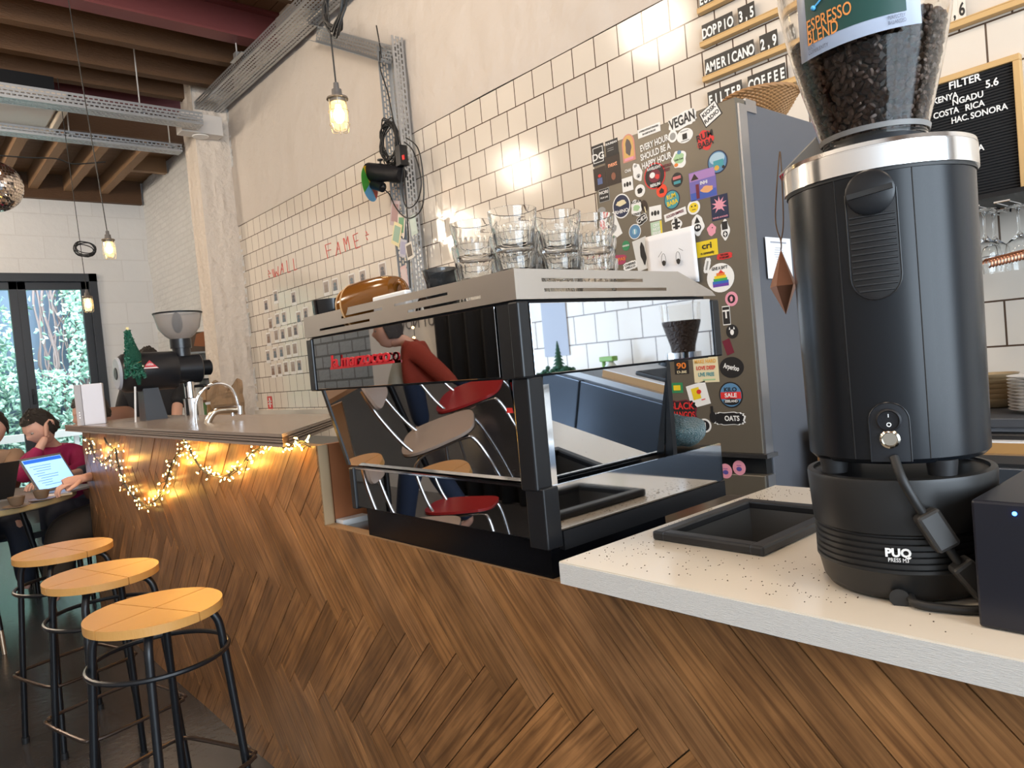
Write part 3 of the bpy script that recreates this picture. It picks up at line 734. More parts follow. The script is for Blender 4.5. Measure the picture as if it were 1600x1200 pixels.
pl = text('PUQ', .0135, whiteink, FR(PR+.0012, -.06, pz+.064), press, bold=.0006, sx=1.0); text('PRESS M3', .0068, whiteink, FR(PR+.0012, -.06, pz+.0555), press, sx=.8)
G().lathe([(.0001, 0), (.011, 0), (.011, .004), (.0001, .004)], FR(PR-.006, -.08, pz+.009), 20).build('cable_hole', blackink, press)
gz = pz+.168
grd = thing('coffee_grinder', (GX, GY, gz), 'large black electric coffee grinder with chrome collar and bean-filled hopper', 'coffee grinder')
G().lathe([(.085, 0), (.085, 0)], Matrix.Translation((GX, GY, gz)), 8) 
g = G()
for a in (-1.1, -.75, .55, 2.2, -2.4): 
    p, d = on_body(.088, a, 0); g.cyl((p.x, p.y, pz+.149), (p.x, p.y, gz+.002), .014, .016, 20)
for a, lab in ((-.95, 0), (.55, 0), (2.2, 0), (-2.4, 0)):
    p, d = on_body(.088, a, 0); G().cyl((p.x, p.y, pz+.1515), (p.x, p.y, gz+.002), .015, .017, 20).build('foot', rub, grd)
GB = .108; GH = 1.430-gz
Mb = Matrix.Translation((GX, GY, gz))
prof = [(.0001, 0), (GB-.010, 0), (GB-.0045, .006), (GB-.0025, GH*.5), (GB-.001, GH), (.0001, GH)]
G().lathe(prof, Mb, 96).build('body', body_m, grd)
for a in (-.44, .34):   # panel seams
    g = G(); p, d = on_body(GB-.0045, a, gz+.006); q, _ = on_body(GB-.001, a, gz+GH-.002); m_, _ = on_body(GB-.0025, a, gz+GH*.5)
    g.tube([p, m_, q], .0007, 5); g.build('seam', blackink, grd)
# chrome collar
cz = gz+GH
G().lathe([(GB-.001, 0), (GB+.003, .001), (GB+.003, .026), (GB+.002, .0265), (GB+.002, .0275), (GB+.003, .028), (GB+.002, .033), (GB-.008, .034), (.0001, .034)], Matrix.Translation((GX, GY, cz)), 96).build('collar', mat('collar_chrome', (.80, .80, .80), .14, 1), grd)
G().lathe([(GB-.0025, -.003), (GB+.0005, -.003), (GB+.0005, .001), (GB-.002, .001)], Matrix.Translation((GX, GY, cz)), 96).build('collar_gasket', blackink, grd)
# vent slot with round knob
g = G(); slot = [(-.030, .0), (.030, .0)]; n = 14
pts = [(.027*math.cos(PI+PI*i/n), -.105+.027*math.sin(PI+PI*i/n)) for i in range(n+1)]+[(.027, .012), (-.027, .012)]
def wrap(o, r):  # bend local sheet (x -> angle) round the body axis
    for v in o.data.vertices:
        pass
def curved(polyf, r, a0, z0, th, steps=9):
    """thin shell on the body: rectangle strips in (x,z) from polyf(z)->half width"""
    g = G(); zs = [polyf[0]+(polyf[1]-polyf[0])*i/28 for i in range(29)]; vs = []; fs = []
    for z in zs:
        hw = polyf[2](z)
        for k in range(steps+1):
            x = -hw+2*hw*k/steps; p, d = on_body(r, a0+x/r, z0+z); vs.append(p)
    for i in range(28):
        for k in range(steps):
            fs.append((i*(steps+1)+k, i*(steps+1)+k+1, (i+1)*(steps+1)+k+1, (i+1)*(steps+1)+k))
    g.add(vs, fs, True); return g
vz = cz-.023
hw = lambda z: .027 if z > -.098 else math.sqrt(max(1e-8, .027**2-(z+.098)**2))
A0 = -.075
curved((-.125, .0, hw), GB-.0008, A0, vz, 0).build('vent_panel', mat('vent_black', (.006, .006, .007), .35), grd)
vp = [on_body(GB-.0006, A0+x/GB, vz+z)[0] for x, z in [(-.027, 0), (-.027, -.098)]+[(.027*math.cos(PI+PI*i/12), -.098+.027*math.sin(PI+PI*i/12)) for i in range(1, 12)]+[(.027, -.098), (.027, 0)]]
G().tube(vp, .0009, 6).build('vent_rim', blackmetal, grd)
g = G()
for k in range(13):
    z = -.028-k*.0072; h = hw(z)-.003
    if h < .006: break
    g.tube([on_body(GB-.0002, A0+x/GB, vz+z)[0] for x in (-h, -h*.5, 0, h*.5, h)], .0014, 6)
g.build('vent_louvres', mat('louvre', (.02, .021, .023), .45), grd)
kn = G().lathe([(.0001, -.004), (.026, -.004), (.026, .006), (.0235, .008), (.0001, .008)], FR(GB-.003, A0, vz-.002), 40).build('knob', blackmetal, grd)
G().box(-.024, .024, -.003, .003, .006, .011, FR(GB-.003, A0, vz-.002) @ Matrix.Rotation(.12, 4, 'Z')).build('knob_grip', blackink, kn)
# switch plate
Fs = FR(GB+.0002, A0+.02, gz)
hs = lambda z: .0215 if z < .052 else math.sqrt(max(1e-8, .0215**2-(z-.052)**2))
curved((.004, .0735, hs), GB-.0018, A0+.02, gz, 0).build('switch_plate', mat('switch_plate', (.010, .012, .016), .3), grd)
sp_ = [on_body(GB-.0016, A0+.02+x/GB, gz+z)[0] for x, z in [(-.0215, .004), (-.0215, .052)]+[(.0215*math.cos(PI-PI*i/12), .052+.0215*math.sin(PI-PI*i/12)) for i in range(1, 12)]+[(.0215, .052), (.0215, .004)]]
G().tube(sp_, .0008, 6).build('plate_rim', blackmetal, grd)
Fw = FR(GB-.0012, A0+.02, gz+.053)
sw = G().lathe([(.0001, -.002), (.0135, -.002), (.0135, .003), (.0115, .0045), (.0105, .002), (.0001, .002)], Fw, 32).build('rocker_switch', matblack, grd)
G().box(-.0005, .0005, .0035, .0075, .002, .0026, Fw).build('mark', whiteink, sw)
G().lathe([(.0016, 0), (.0026, 0), (.0026, .0006), (.0016, .0006)], Fw @ Matrix.Translation((0, -.005, .002)), 20, closed=True).build('mark', whiteink, sw)
Fb = FR(GB-.0012, A0+.02, gz+.031)
G().lathe([(.0001, -.001), (.0108, -.001), (.0108, .003), (.0085, .005), (.0075, .002), (.0001, .002)], Fb, 32).build('push_button', mat('gilt_steel', (.45, .42, .36), .2, 1), grd)
# hopper
hz = cz+.039
neck = [(.050, -.002), (.052, .002), (.056, .010), (.059, .016)]
G().lathe([(.0001, 0)]+neck+[(.0001, .016)], Matrix.Translation((GX, GY, hz)), 64).build('hopper_neck', mat('hopper_neck', (.016, .018, .021), .35), grd)
hp = [(.060, .012), (.0615, .022), (.070, .053), (.083, .103), (.094, .153), (.101, .203), (.106, .34)]
inner = [(r-.0022, z) for r, z in hp[::-1]]
hop = G().lathe(hp+inner, Matrix.Translation((GX, GY, hz)), 72, closed=True).build('hopper', mat('hopper_plastic', (.93, .91, .88), .03, trans=1, ior=1.2), grd)
G().lathe([(.0615, .018), (.0630, .018), (.0645, .024), (.063, .024)], Matrix.Translation((GX, GY, hz)), 64, closed=True).build('hopper_band', mat('band_grey', (.20, .19, .18), .4), grd)
beanm = mat('roasted_bean', (.055, .024, .012), .38, attr=True)
def hr(z):
    for (r0, z0), (r1, z1) in zip(hp, hp[1:]):
        if z0 <= z <= z1: return r0+(r1-r0)*(z-z0)/(z1-z0)
    return hp[-1][0]
g = G()
bp_ = [(0, -.0058), (.0026, -.0045), (.0038, 0), (.0026, .0045), (0, .0058)]
for z in [.018+.0055*i for i in range(24)]:
    R_ = hr(z)-.0075; n = int(2*PI*R_/.0098)
    for i in range(n):
        a = 2*PI*(i+random.random()*.6)/n; rr = R_-random.random()*.003
        d = V((math.cos(a), math.sin(a), 0))
        if d.dot(vray) > .35: continue
        k = random.uniform(.6, 1.5); g.col = (.17*k, .080*k, .042*k, 1)
        Mq = Matrix.Translation(V((GX, GY, hz+z+random.uniform(-.002, .002)))+d*rr) @ Matrix.Rotation(random.uniform(0, 6), 4, d) @ Matrix.Rotation(random.uniform(1, 2.1), 4, 'X') @ Matrix.Diagonal((1.45, 1.25, 1.0, 1))
        g.lathe(bp_, Mq, 8)
        
for i in range(120):
    a = random.uniform(0, 6.28); r_ = random.uniform(0, .082); Mq = Matrix.Translation((GX+r_*math.cos(a), GY+r_*math.sin(a), hz+.149)) @ Matrix.Rotation(random.uniform(0, 6), 4, 'X') @ Matrix.Rotation(random.uniform(0, 6), 4, 'Z')
    g.lathe(bp_, Mq, 8)
g.col = (.03, .014, .007, 1); g.lathe([(.0001, .017)]+[(hr(z)-.011, z) for z in (.018, .06, .11, .146)]+[(.0001, .146)], Matrix.Translation((GX, GY, hz)), 40)
o = g.build('coffee_beans', beanm); tag(o, 'dark roasted coffee beans filling the clear hopper of the grinder', 'coffee beans', kind='stuff'); origin(o, (GX, GY, hz+.017))
# coffee bag label tucked on the hopper
cardm = mat('card_front', (.55, .60, .72), .4)
def card_pt(x, z):  # x along image right, curved round the hopper
    r = .1105; a = (-.13)+x/r; p, d = on_body(r+.001, a, 0); return V((p.x, p.y, hz+z))-d*0
def shell(x0, x1, z0, z1, lift, n=12, skew=0):
    vs, fs = [], []
    for i in range(n+1):
        x = x0+(x1-x0)*i/n
        for z in (z0, z1):
            rr = .1075+lift; a = -.10+x/rr; p, d = on_body(rr, a, 0); vs.append(V((p.x, p.y, hz+z+skew*x)))
    for i in range(n): fs.append((i*2, i*2+2, i*2+3, i*2+1))
    g = G(); g.add(vs, fs, True); return g
bag = thing('bean_label', (GX, GY, hz+.15), 'pale card with dark green picture and orange lettering on the bean hopper', 'label')
shell(-.068, .070, .112, .30, 0, skew=.06).build('card', cardm, bag).modifiers.new('s', 'SOLIDIFY').thickness = .0006
greenp = mat('green_print', (.008, .07, .05), .35, col2=(.005, .03, .03), vscale=30)
shell(-.056, .054, .128, .30, .0009, skew=.06).build('picture', greenp, bag)
def bent_text(s, size, x, z, m, sx=1, bold=0, skew=.06):
    o = text(s, size, m, Matrix.Identity(4), None, bold=bold, ext=0, align='LEFT', sx=sx)
    rr = .1075+.0016
    for v in o.data.vertices:
        xx = x+v.co.x; p, d = on_body(rr, -.10+xx/rr, 0); v.co = V((p.x, p.y, hz+z+v.co.y+skew*xx))
    adopt(o, bag); return o
orange = mat('orange_ink', (.70, .26, .06), .5)
bent_text('ESPRESSO', .021, -.056, .148, orange, sx=.60, bold=.0002); bent_text('BLEND', .021, -.056, .1335, orange, sx=.60, bold=.0002)
inkb = mat('navy_ink', (.10, .11, .16), .5)
bent_text('RICH', .0062, -.056, .1235, inkb, sx=.7); bent_text('COMPLEXITY', .0062, -.056, .118, inkb, sx=.7)
bent_text('PERFECTLY', .0062, .034, .1235, inkb, sx=.6); bent_text('BALANCED', .0062, .034, .118, inkb, sx=.6)
g = G(); pts = []
for i in range(9):
    xx = -.045+i*.007; p, d = on_body(.1095, -.10+xx/.1095, 0); pts.append((p.x, p.y, hz+.164+.003*i+.0008*i*i))
g.tube(pts, .0011, 6); g.ball(pts[0], .003, seg=10, rings=6); g.build('picture_stroke', mat('sky_print', (.10, .42, .75), .4), bag)
# red tag and copper ornament hanging at the collar
t = thing('copper_ornament', U(1224, 440, 0, .93), 'faceted copper diamond ornament hanging by a string at the left of the grinder', 'ornament')
oc = U(1224, 440, 0, .96); copper = mat('copper', (.48, .22, .13), .28, 1, var=.3, vscale=60)
g = G(); hgt = .054; rad = .0185; ring = [(oc.x+rad*math.cos(a+.6), oc.y+rad*math.sin(a+.6), oc.z-.006) for a in [2*PI*k/5 for k in range(5)]]
vs = ring+[(oc.x, oc.y, oc.z+.045), (oc.x, oc.y, oc.z-.046)]
g.add(vs, [(k, (k+1) % 5, 5) for k in range(5)]+[((k+1) % 5, k, 6) for k in range(5)]); g.build('facets', copper, t)
tp = U(1217, 250, 0, .97)
G().tube([(oc.x, oc.y, oc.z+.044), (oc.x, oc.y-.001, oc.z+.056), (oc.x+.003, oc.y+.006, oc.z+.09), (tp.x, tp.y, tp.z), (tp.x, tp.y-.003, tp.z+.002), (oc.x+.002, oc.y-.006, oc.z+.085), (oc.x, oc.y-.001, oc.z+.056)], .0009, 6, smooth_path=6).build('string', mat('twine', (.16, .10, .06), .8), t)
g = G(); rt = thing('paddle_tag', (tp.x, tp.y, tp.z), 'grey tag with a red underside lying on the grinder collar, holding the ornament string', 'tag')
q = V((GX-.03, GY+.055, cz+.060))
a_, b_ = V((tp.x, tp.y, cz+.038)), q
sdv = ((b_-a_).cross(V((0, 0, 1))).normalized()*.5+V((0, 0, .9)))*.013
G().add([a_-sdv*.3, a_+sdv*.3, b_+sdv, b_-sdv, a_-sdv*.3+V((0, 0, .002)), a_+sdv*.3+V((0, 0, .002)), b_+sdv+V((0, 0, .002)), b_-sdv+V((0, 0, .002))], [(3, 2, 1, 0), (4, 5, 6, 7), (0, 1, 5, 4), (1, 2, 6, 5), (2, 3, 7, 6), (3, 0, 4, 7)]).build('grey_face', mat('tag_grey', (.30, .29, .27), .5), rt)
G().add([a_-sdv*.3, a_+sdv*.3, a_.lerp(b_, .5)+sdv*.6-V((0, 0, .006)), a_.lerp(b_, .5)-sdv*.6-V((0, 0, .006))], [(0, 1, 2, 3)]).build('red_face', mat('tag_red', (.50, .02, .06), .4), rt)
# power lead with two ferrite blocks
cb_ = thing('power_lead', (GX, GY, pz), 'thick black power lead with two ferrite blocks hanging down the press', 'cable')
P = [on_body(GB, A0+.045, gz+.010)[0], on_body(GB+.013, A0+.10, gz-.012)[0], on_body(GB+.014, A0+.18, gz-.035)[0], on_body(GB+.012, A0+.27, gz-.056)[0]]
G().tube(P, .0052, 12, smooth_path=6).build('cord', cord, cb_)
def ferrite(p, q, w):
    Z = (q-p).normalized(); d = on_body(1, A0+.4, 0)[1]; X = Z.cross(d).normalized(); M = frame(p, X, d.cross(X) if False else Z.cross(X)); 
    M = Matrix((X, Z.cross(X), Z)).transposed().to_4x4(); M.translation = p
    L = (q-p).length; G().box(-w, w, -w*.8, w*.8, 0, L, M).build('ferrite_block', mat('ferrite', (.03, .029, .028), .45), cb_, bevel=.004)
f0, f1 = on_body(GB+.012, A0+.27, gz-.052)[0], on_body(GB+.016, A0+.44, gz-.093)[0]
ferrite(f0, f1, .0135)
f2, f3 = on_body(GB+.016, A0+.52, gz-.110)[0], on_body(GB+.018, A0+.76, gz-.150)[0]
G().tube([f1, f1.lerp(f2, .5), f2], .005, 10).build('cord', cord, cb_); ferrite(f2, f3, .0125)
G().tube([f3, on_body(GB+.022, A0+.95, pz+.012)[0], on_body(GB+.03, A0+1.15, pz+.006)[0], on_body(GB+.04, A0+1.5, pz+.006)[0]], .005, 10, smooth_path=6).build('cord', cord, cb_)
P = [on_body(PR-.008, .03, pz+.010)[0], on_body(PR+.006, .08, pz+.007)[0], on_body(PR+.016, .3, pz+.0055)[0], on_body(PR+.03, .6, pz+.0055)[0], on_body(PR+.03, 1.1, pz+.0055)[0]]
o = G().tube(P, .0052, 12, smooth_path=6).build('press_lead', cord); tag(o, 'black lead coming out of the foot of the round press onto the worktop', 'cable')
# black box with a blue light
bx = thing('black_device', (.90, .17, WT), 'black box with a tiny blue light at the right edge of the worktop', 'box')
g = G(); F_ = [U(1523, 790, 0, .865), U(1540, 1003, 0, .865)]
yb = F_[0][1]+.003; g.box(.862, 1.06, yb-.16, yb, WT+.001, WT+.138); g.build('case', mat('device_black', (.010, .011, .018), .30), bx, bevel=.003)
lp_ = U(1584, 790, 0, .861); G().ball((.8618, lp_.y, WT+.127), .0022, seg=14, rings=8).build('blue_light', mat('blue_led', (.02, .1, 1), .3, emit=(.03, .16, 1), es=14), bx)
text('COMPAK', .012, whiteink, FX((.855, .23, WT-.003)), None).name = 'x' if False else 'x'
bpy.data.objects.remove(bpy.data.objects['x'])
# ------------------------------------------------------------------ fridge with stickers
FZ = 2.07; fy0, fy1, ftop = 1.215, 1.812, 2.0
fr = thing('fridge', (2.4, 1.51, 0), 'tall grey fridge with its brown-grey door covered in stickers', 'fridge')
doorm = mat('fridge_door', (.155, .135, .105), .36, .35, var=.05)
sidem = mat('fridge_side', (.115, .12, .135), .45, .1, var=.03)
trimm = mat('fridge_trim', (.40, .40, .41), .3, .8)
G().box(FZ+.065, 2.73, fy0+.004, fy1, .02, ftop-.004).build('cabinet', sidem, fr, bevel=.004)
ud = G().box(FZ, FZ+.055, fy0, fy1, .885, ftop).build('upper_door', doorm, fr, bevel=.003)
ld = G().box(FZ, FZ+.055, fy0, fy1, .06, .815).build('lower_door', doorm, fr, bevel=.003)
G().box(FZ+.006, FZ+.05, fy0-.008, fy0, .885, ftop-.02).build('door_edge', trimm, ud)
G().box(FZ+.006, FZ+.05, fy0-.008, fy0, .06, .815).build('door_edge', trimm, ld)
G().box(FZ+.03, FZ+.064, fy0+.01, fy1-.01, .815, .885).build('handle_recess', blackink, fr)
G().box(FZ-.012, FZ+.055, fy0-.02, fy1-.02, .872, .885).build('door_handle', mat('handle_steel', (.2, .2, .21), .25, .9), ud)
G().box(FZ+.058, FZ+.12, fy0-.002, fy1, ftop-.035, ftop+.004).build('top_trim', trimm, fr)
INK = {}
def ink(c):
    k = '%s_%s_%s' % c
    if k not in INK: INK[k] = mat('print_'+k, c, .45)
    return INK[k]
W_, K_, R_, PK, Yl, NV, GN, OR, TL, PU, GY_ = (.78, .78, .76), (.012, .012, .014), (.62, .03, .03), (.72, .30, .38), (.75, .55, .02), (.012, .02, .06), (.03, .22, .09), (.70, .20, .03), (.05, .28, .32), (.22, .12, .38), (.3, .3, .29)
BR = (.03, .018, .014); MR = (.14, .012, .03); BL = (.09, .22, .38); LG = (.35, .55, .30); CR = (.70, .62, .40)
sname = []
def sticker(px, py, w, h, shape, col, lab, txt=(), em=(), rot=0, rim=None, xx=FZ-.0004, nm='sticker', par=None):
    """px,py,w,h in photo pixels on the fridge door"""
    c = U(px, py, 0, xx); a = U(px-w/2, py, 0, xx); b = U(px+w/2, py, 0, xx); Wm = abs(a.y-b.y)
    t0 = U(px, py-h/2, 0, xx); t1 = U(px, py+h/2, 0, xx); Hm = abs(t0.z-t1.z)
    M = FX(c, rot)
    def shp(k, sx, sy, ox=0, oy=0, z0=0, z1=.0005):
        g = G()
        hx, hy = sx/2, sy/2
        if k == 'o': poly = [(ox+hx*math.cos(2*PI*i/28), oy+hy*math.sin(2*PI*i/28)) for i in range(28)]
        elif k == 'r': poly = [(ox-hx, oy-hy), (ox+hx, oy-hy), (ox+hx, oy+hy), (ox-hx, oy+hy)]
        elif k == 'a': poly = [(ox-hx, oy-hy), (ox+hx, oy-hy)]+[(ox+hx*math.cos(PI*i/12), oy+hy*.3+hy*.7*math.sin(PI*i/12)) for i in range(13)]
        elif k == 't': poly = [(ox-hx, oy-hy), (ox+hx, oy-hy), (ox, oy+hy)]
        elif k == 'b': # blobby die cut
            poly = [(ox+hx*(.92+.10*math.sin(5*a+px))*math.cos(a), oy+hy*(.92+.10*math.cos(4*a+py))*math.sin(a)) for a in [2*PI*i/36 for i in range(36)]]
        elif k == 'w': poly = [(ox+hx*(1+.05*math.sin(14*a))*(abs(math.cos(a))**.5)*math.copysign(1, math.cos(a)), oy+hy*(1+.06*math.sin(14*a))*(abs(math.sin(a))**.5)*math.copysign(1, math.sin(a))) for a in [2*PI*i/72 for i in range(72)]]
        elif k == 's': poly = [((ox+hx*(1 if i % 2 else .45)*math.cos(2*PI*i/20)), oy+hy*(1 if i % 2 else .45)*math.sin(2*PI*i/20)) for i in range(20)]
        g.prism(poly, z0, z1, M); return g
    if shape is None:
        o = thing(nm, c, None, None) if False else None
        base = None
    o = None
    if shape:
        o = shp(shape, Wm, Hm).build(nm, ink(rim if rim else col), par or ud)
        if rim: shp(shape, Wm*.9, Hm*.9, 0, 0, .0005, .0008).build('face', ink(col), o)
    for e in em:
        k, ex, ey, ew, eh, ec = e[:6]
        q = shp(k, Wm*ew, Hm*eh, Wm*ex, Hm*ey, .0008, .0011+.0001*em.index(e))
        q = q.build('emblem', ink(ec), o)
    for tt in txt:
        s, ty, ts, tc = tt[:4]; tx_ = tt[4] if len(tt) > 4 else 0; wid = tt[5] if len(tt) > 5 else .86; rr = tt[6] if len(tt) > 6 else 0
        size = Hm*ts; est = max(1, len(max(s.split('\n'), key=len)))*size*.62
        q = text(s, size, ink(tc), M @ Matrix.Translation((Wm*tx_, Hm*ty, .0014)) @ Matrix.Rotation(rr, 4, 'Z'), None, bold=size*.025, ext=.0001, sx=Wm*wid/est)
        if o is None:
            o = q; adopt(o, par or ud); o.name = nm
        else: adopt(q, o); q.name = 'lettering'
    o['label'] = lab; return o
st = sticker
st(934.7, 242, 19, 33, 'r', K_, 'black square sticker with a white outlined logo at the top left of the door', [('DG', -.1, .45, W_)], [('r', 0, .36, .8, .03, W_), ('r', 0, -.36, .8, .03, W_), ('r', -.4, 0, .04, .74, W_), ('r', .4, 0, .04, .74, W_)])
st(956, 231, 20, 26, 'r', K_, 'black card sticker with a small white heading', [('SOUREAN', .3, .18, W_)], [('r', -.1, 0, .5, .03, GY_), ('r', -.1, -.12, .5, .03, GY_)])
st(958, 265, 23, 48, 'r', BR, 'dark brown card with glowing orange lettering', [('next', .18, .22, (.8, .35, .2))], [('o', 0, -.22, .3, .25, (.25, .09, .05))])
st(937.5, 279, 19, 36, 'r', BR, 'dark card with a small red and blue figure', [], [('o', 0, .12, .25, .14, R_), ('r', 0, -.12, .4, .28, (.1, .14, .3))])
st(982, 231, 20, 44, 'a', (.60, .25, .20), 'arched orange and pink sticker with a dark figure', [], [('a', 0, .05, .8, .8, (.62, .38, .12)), ('b', 0, .02, .5, .65, (.10, .08, .08)), ('r', 0, -.4, .7, .1, PK)])
st(1014, 204, 36, 14, 'r', W_, 'long white banner sticker with two lines of black text', [('A WORLD WITHOUT STRANGERS', .2, .28, K_), ('BE A GUEST IN THE CAFE', -.2, .28, K_, 0, .7)], rot=.0)
st(1066, 188, 44, 24, 'w', W_, 'white VEGAN sticker with bubble letters and a peace hand', [('VEGAN', 0, .95, K_, 0, .88)], [('o', -.42, -.75, .34, .8, W_), ('o', -.42, -.75, .22, .5, GY_)], rot=.10)
st(1110, 178, 30, 28, 'r', W_, 'tilted black and white KIOSK RADIO sticker', [('KIOSK', .2, .34, K_), ('RADIO', -.2, .34, K_)], rot=.42, rim=K_)
st(1070, 212, 26, 23, 'o', W_, 'white oval sticker with a small coffee pot', [], [('r', 0, -.05, .28, .4, K_), ('r', 0, .33, .5, .06, GY_), ('r', 0, -.35, .5, .06, GY_)])
st(1024, 238, 50, 40, None, W_, 'white block lettering reading EVERY HOUR SHOULD BE A HAPPY HOUR', [('EVERY HOUR\nSHOULD BE A\nHAPPY HOUR', 0, .36, W_, 0, 1.05)], rot=.06)
st(1102, 219, 28, 34, 'b', R_, 'red-edged black RUM BABA graffiti sticker', [('RUM', .2, .42, K_), ('BABA', -.18, .42, K_)], rot=.1)
st(1121, 253, 32, 37, 'o', BL, 'round blue sticker with a teal tractor', [], [('o', 0, .15, .75, .5, (.35, .50, .60)), ('r', .05, -.08, .5, .3, TL), ('o', -.05, -.25, .24, .22, (.6, .35, .05)), ('o', .28, -.28, .14, .14, K_)], rim=NV)
st(1061, 249, 25, 31, 'b', W_, 'white die-cut sticker with a green splash', [('Little Coot', 0, .14, K_)], [('b', 0, .05, .7, .6, LG), ('o', -.2, -.25, .25, .18, OR), ('o', .05, .35, .25, .2, BL)])
st(1023, 275, 34, 42, 'o', K_, 'round black RAVELIGHT BERLIN sticker with a red cartoon figure', [('RAVELIGHT', .30, .15, W_, 0, .7), ('BERLIN', -.34, .15, W_, 0, .55)], [('o', 0, 0, .56, .5, MR), ('o', -.1, .05, .25, .22, W_), ('b', .12, -.05, .22, .2, R_)], rim=R_)
st(1042, 262, 17, 16, None, BR, 'small dark red lettering above the round red sticker', [('RETRO\nFEST', 0, .42, MR)])
st(981.5, 267, 12, 9, None, W_, 'tiny white CHAI lettering', [('CHAI', 0, .8, W_)])
st(996, 269, 15, 33, 'b', W_, 'white bottle-shaped sticker', [], [('r', 0, .33, .3, .12, GY_), ('o', 0, -.2, .4, .2, GY_), ('t', 0, -.22, .2, .12, K_)], rot=.25)
st(980.6, 288, 17, 22, 'r', W_, 'white square sticker with three black figures, upper of two', [], [('o', -.25, 0, .18, .3, K_), ('o', 0, 0, .24, .36, K_), ('o', .25, 0, .18, .3, K_)])
st(1000, 298, 16, 20, 'o', W_, 'round white sticker with a black bird', [], [('b', 0, 0, .55, .5, K_)])
st(1034, 298, 17, 21, 'o', (.75, .06, .02), 'orange-red round sticker with a dark hat', [], [('t', 0, .1, .5, .25, K_), ('r', 0, -.08, .4, .22, K_)])
st(1058, 281, 18, 23, 'o', K_, 'small round dark sticker with pink and teal stripes', [], [('r', 0, .15, .7, .2, (.55, .15, .15)), ('r', 0, -.18, .6, .2, TL)])
st(1050, 312, 25, 31, 'o', TL, 'round teal RUM BABA sticker with yellow brush lettering', [('RUM\nBABA', 0, .33, Yl, 0, .7, .12)], rim=NV)
st(1098, 288, 42, 46, 'r', (.16, .13, .40), 'purple picture card with a cowboy hat and a horse', [('INHI', .05, .16, W_, .05, .35)], [('r', 0, .33, .96, .3, (.36, .2, .45)), ('r', 0, -.35, .96, .25, (.05, .10, .40)), ('t', -.28, .33, .3, .22, BR), ('b', .15, -.2, .5, .25, (.7, .35, .15)), ('r', -.2, -.2, .12, .5, MR)])
st(944, 305, 17, 21, 'r', K_, 'black rectangular MORI sticker with white letters', [('MORI', .2, .34, W_), ('FILM LAB', -.18, .18, W_)], rim=GY_)
st(971, 322, 28, 39, 'o', NV, 'round navy RHINO sticker with a cream rhinoceros', [('RHINO', -.22, .2, W_, 0, .75)], [('b', 0, .12, .6, .25, CR)], rim=W_)
st(994.7, 325, 19, 29, 'b', W_, 'white floral sticker with green centre', [('ACRA', .33, .2, K_), ('STREET', -.34, .17, K_)], [('b', 0, 0, .6, .36, LG)])
st(1007, 322, 10, 20, 'o', BR, 'small dark brown sticker beside the floral one', [], [('r', 0, -.3, .15, .5, CR)], rot=.2)
st(1003, 343, 17, 14, 'w', K_, 'tilted black and white sticker with rounded characters', [('C\u20ac2', 0, .6, W_)], rim=W_, rot=.4)
st(1024, 333, 19, 23, 'r', W_, 'white square sticker with three black figures, lower of two', [], [('o', -.25, 0, .18, .3, K_), ('o', 0, 0, .24, .36, K_), ('o', .25, 0, .18, .3, K_)], rot=-.05)
st(1055, 335, 35, 12, 'r', W_, 'white signpost banner with red-brown letters', [('GOLDEN EMPRESS', .05, .5, MR)], rot=.12)
st(1057, 351, 18, 24, 'b', W_, 'white signpost base with dark scribbles', [], [('r', 0, 0, .25, .8, K_), ('r', 0, .1, .7, .12, K_), ('r', 0, -.15, .6, .12, K_)])
st(1084, 324, 20, 23, 'o', W_, 'round white sticker with a yellow smiley', [], [('o', 0, -.02, .72, .68, Yl), ('o', -.14, .08, .12, .12, K_), ('o', .14, .08, .12, .12, K_), ('r', 0, -.16, .3, .04, K_)])
st(1124.5, 324, 27, 39, 'r', NV, 'dark blue card with pink sun rays', [('WINE AWAKE', -.40, .09, PK)], [('s', 0, .10, .92, .72, PK), ('o', 0, -.2, .4, .25, NV)])
st(1090, 352, 22, 34, 'b', W_, 'white skull sticker with black flames', [], [('o', 0, -.12, .5, .34, K_), ('o', -.08, -.1, .14, .14, W_), ('o', .1, -.1, .14, .14, W_), ('t', 0, .25, .4, .3, K_)])
st(1112, 359, 15, 20, 'b', PK, 'small pink creature sticker', [], [('o', .1, .15, .12, .1, K_)])
st(1133, 359, 15, 34, 'b', W_, 'tall black and white bottle sticker', [], [('r', 0, .2, .6, .38, K_), ('o', 0, -.2, .5, .3, K_), ('r', 0, -.2, .1, .22, W_), ('r', 0, -.2, .3, .06, W_)])
st(992, 362, 19, 24, 'o', BL, 'round pale blue sticker with a white figure', [], [('o', 0, 0, .4, .4, (.2, .4, .5)), ('r', 0, 0, .08, .3, W_)], rim=W_)
st(1026, 358, 18, 24, 'r', (.45, .60, .45), 'pale green sticker with white block letters and a yellow edge', [('CRY\nNOT\nSERVE', 0, .26, W_)], [('r', .42, 0, .14, .98, Yl)])
st(957, 354, 20, 40, 'r', W_, 'tilted white sticker with red heading and sketch, behind the tumblers', [('ANGER\nDIARY', .33, .13, R_)], [('b', 0, -.08, .6, .4, GY_)], rot=.35)
st(940, 330, 13, 13, 'o', GY_, 'faded round grey sticker by the left edge of the door', [])
st(978, 384, 12, 16, 'o', GN, 'small green round sticker', [('GREEN', 0, .22, W_)])
st(967, 406, 26, 18, 'b', (.35, .04, .10), 'purple and red emblem sticker with orange centre', [('TAPAS', 0, .4, OR)], [])
st(985, 415, 22, 13, 'w', W_, 'white sticker with two rows of black letters', [('CHEERS\nHELLO', 0, .36, K_)], rot=.1)
st(1105, 388, 33, 25, 'r', Yl, 'yellow sticker reading cri and community', [('cri', .16, .55, K_), ('rs community', -.28, .25, K_)], rot=.0)
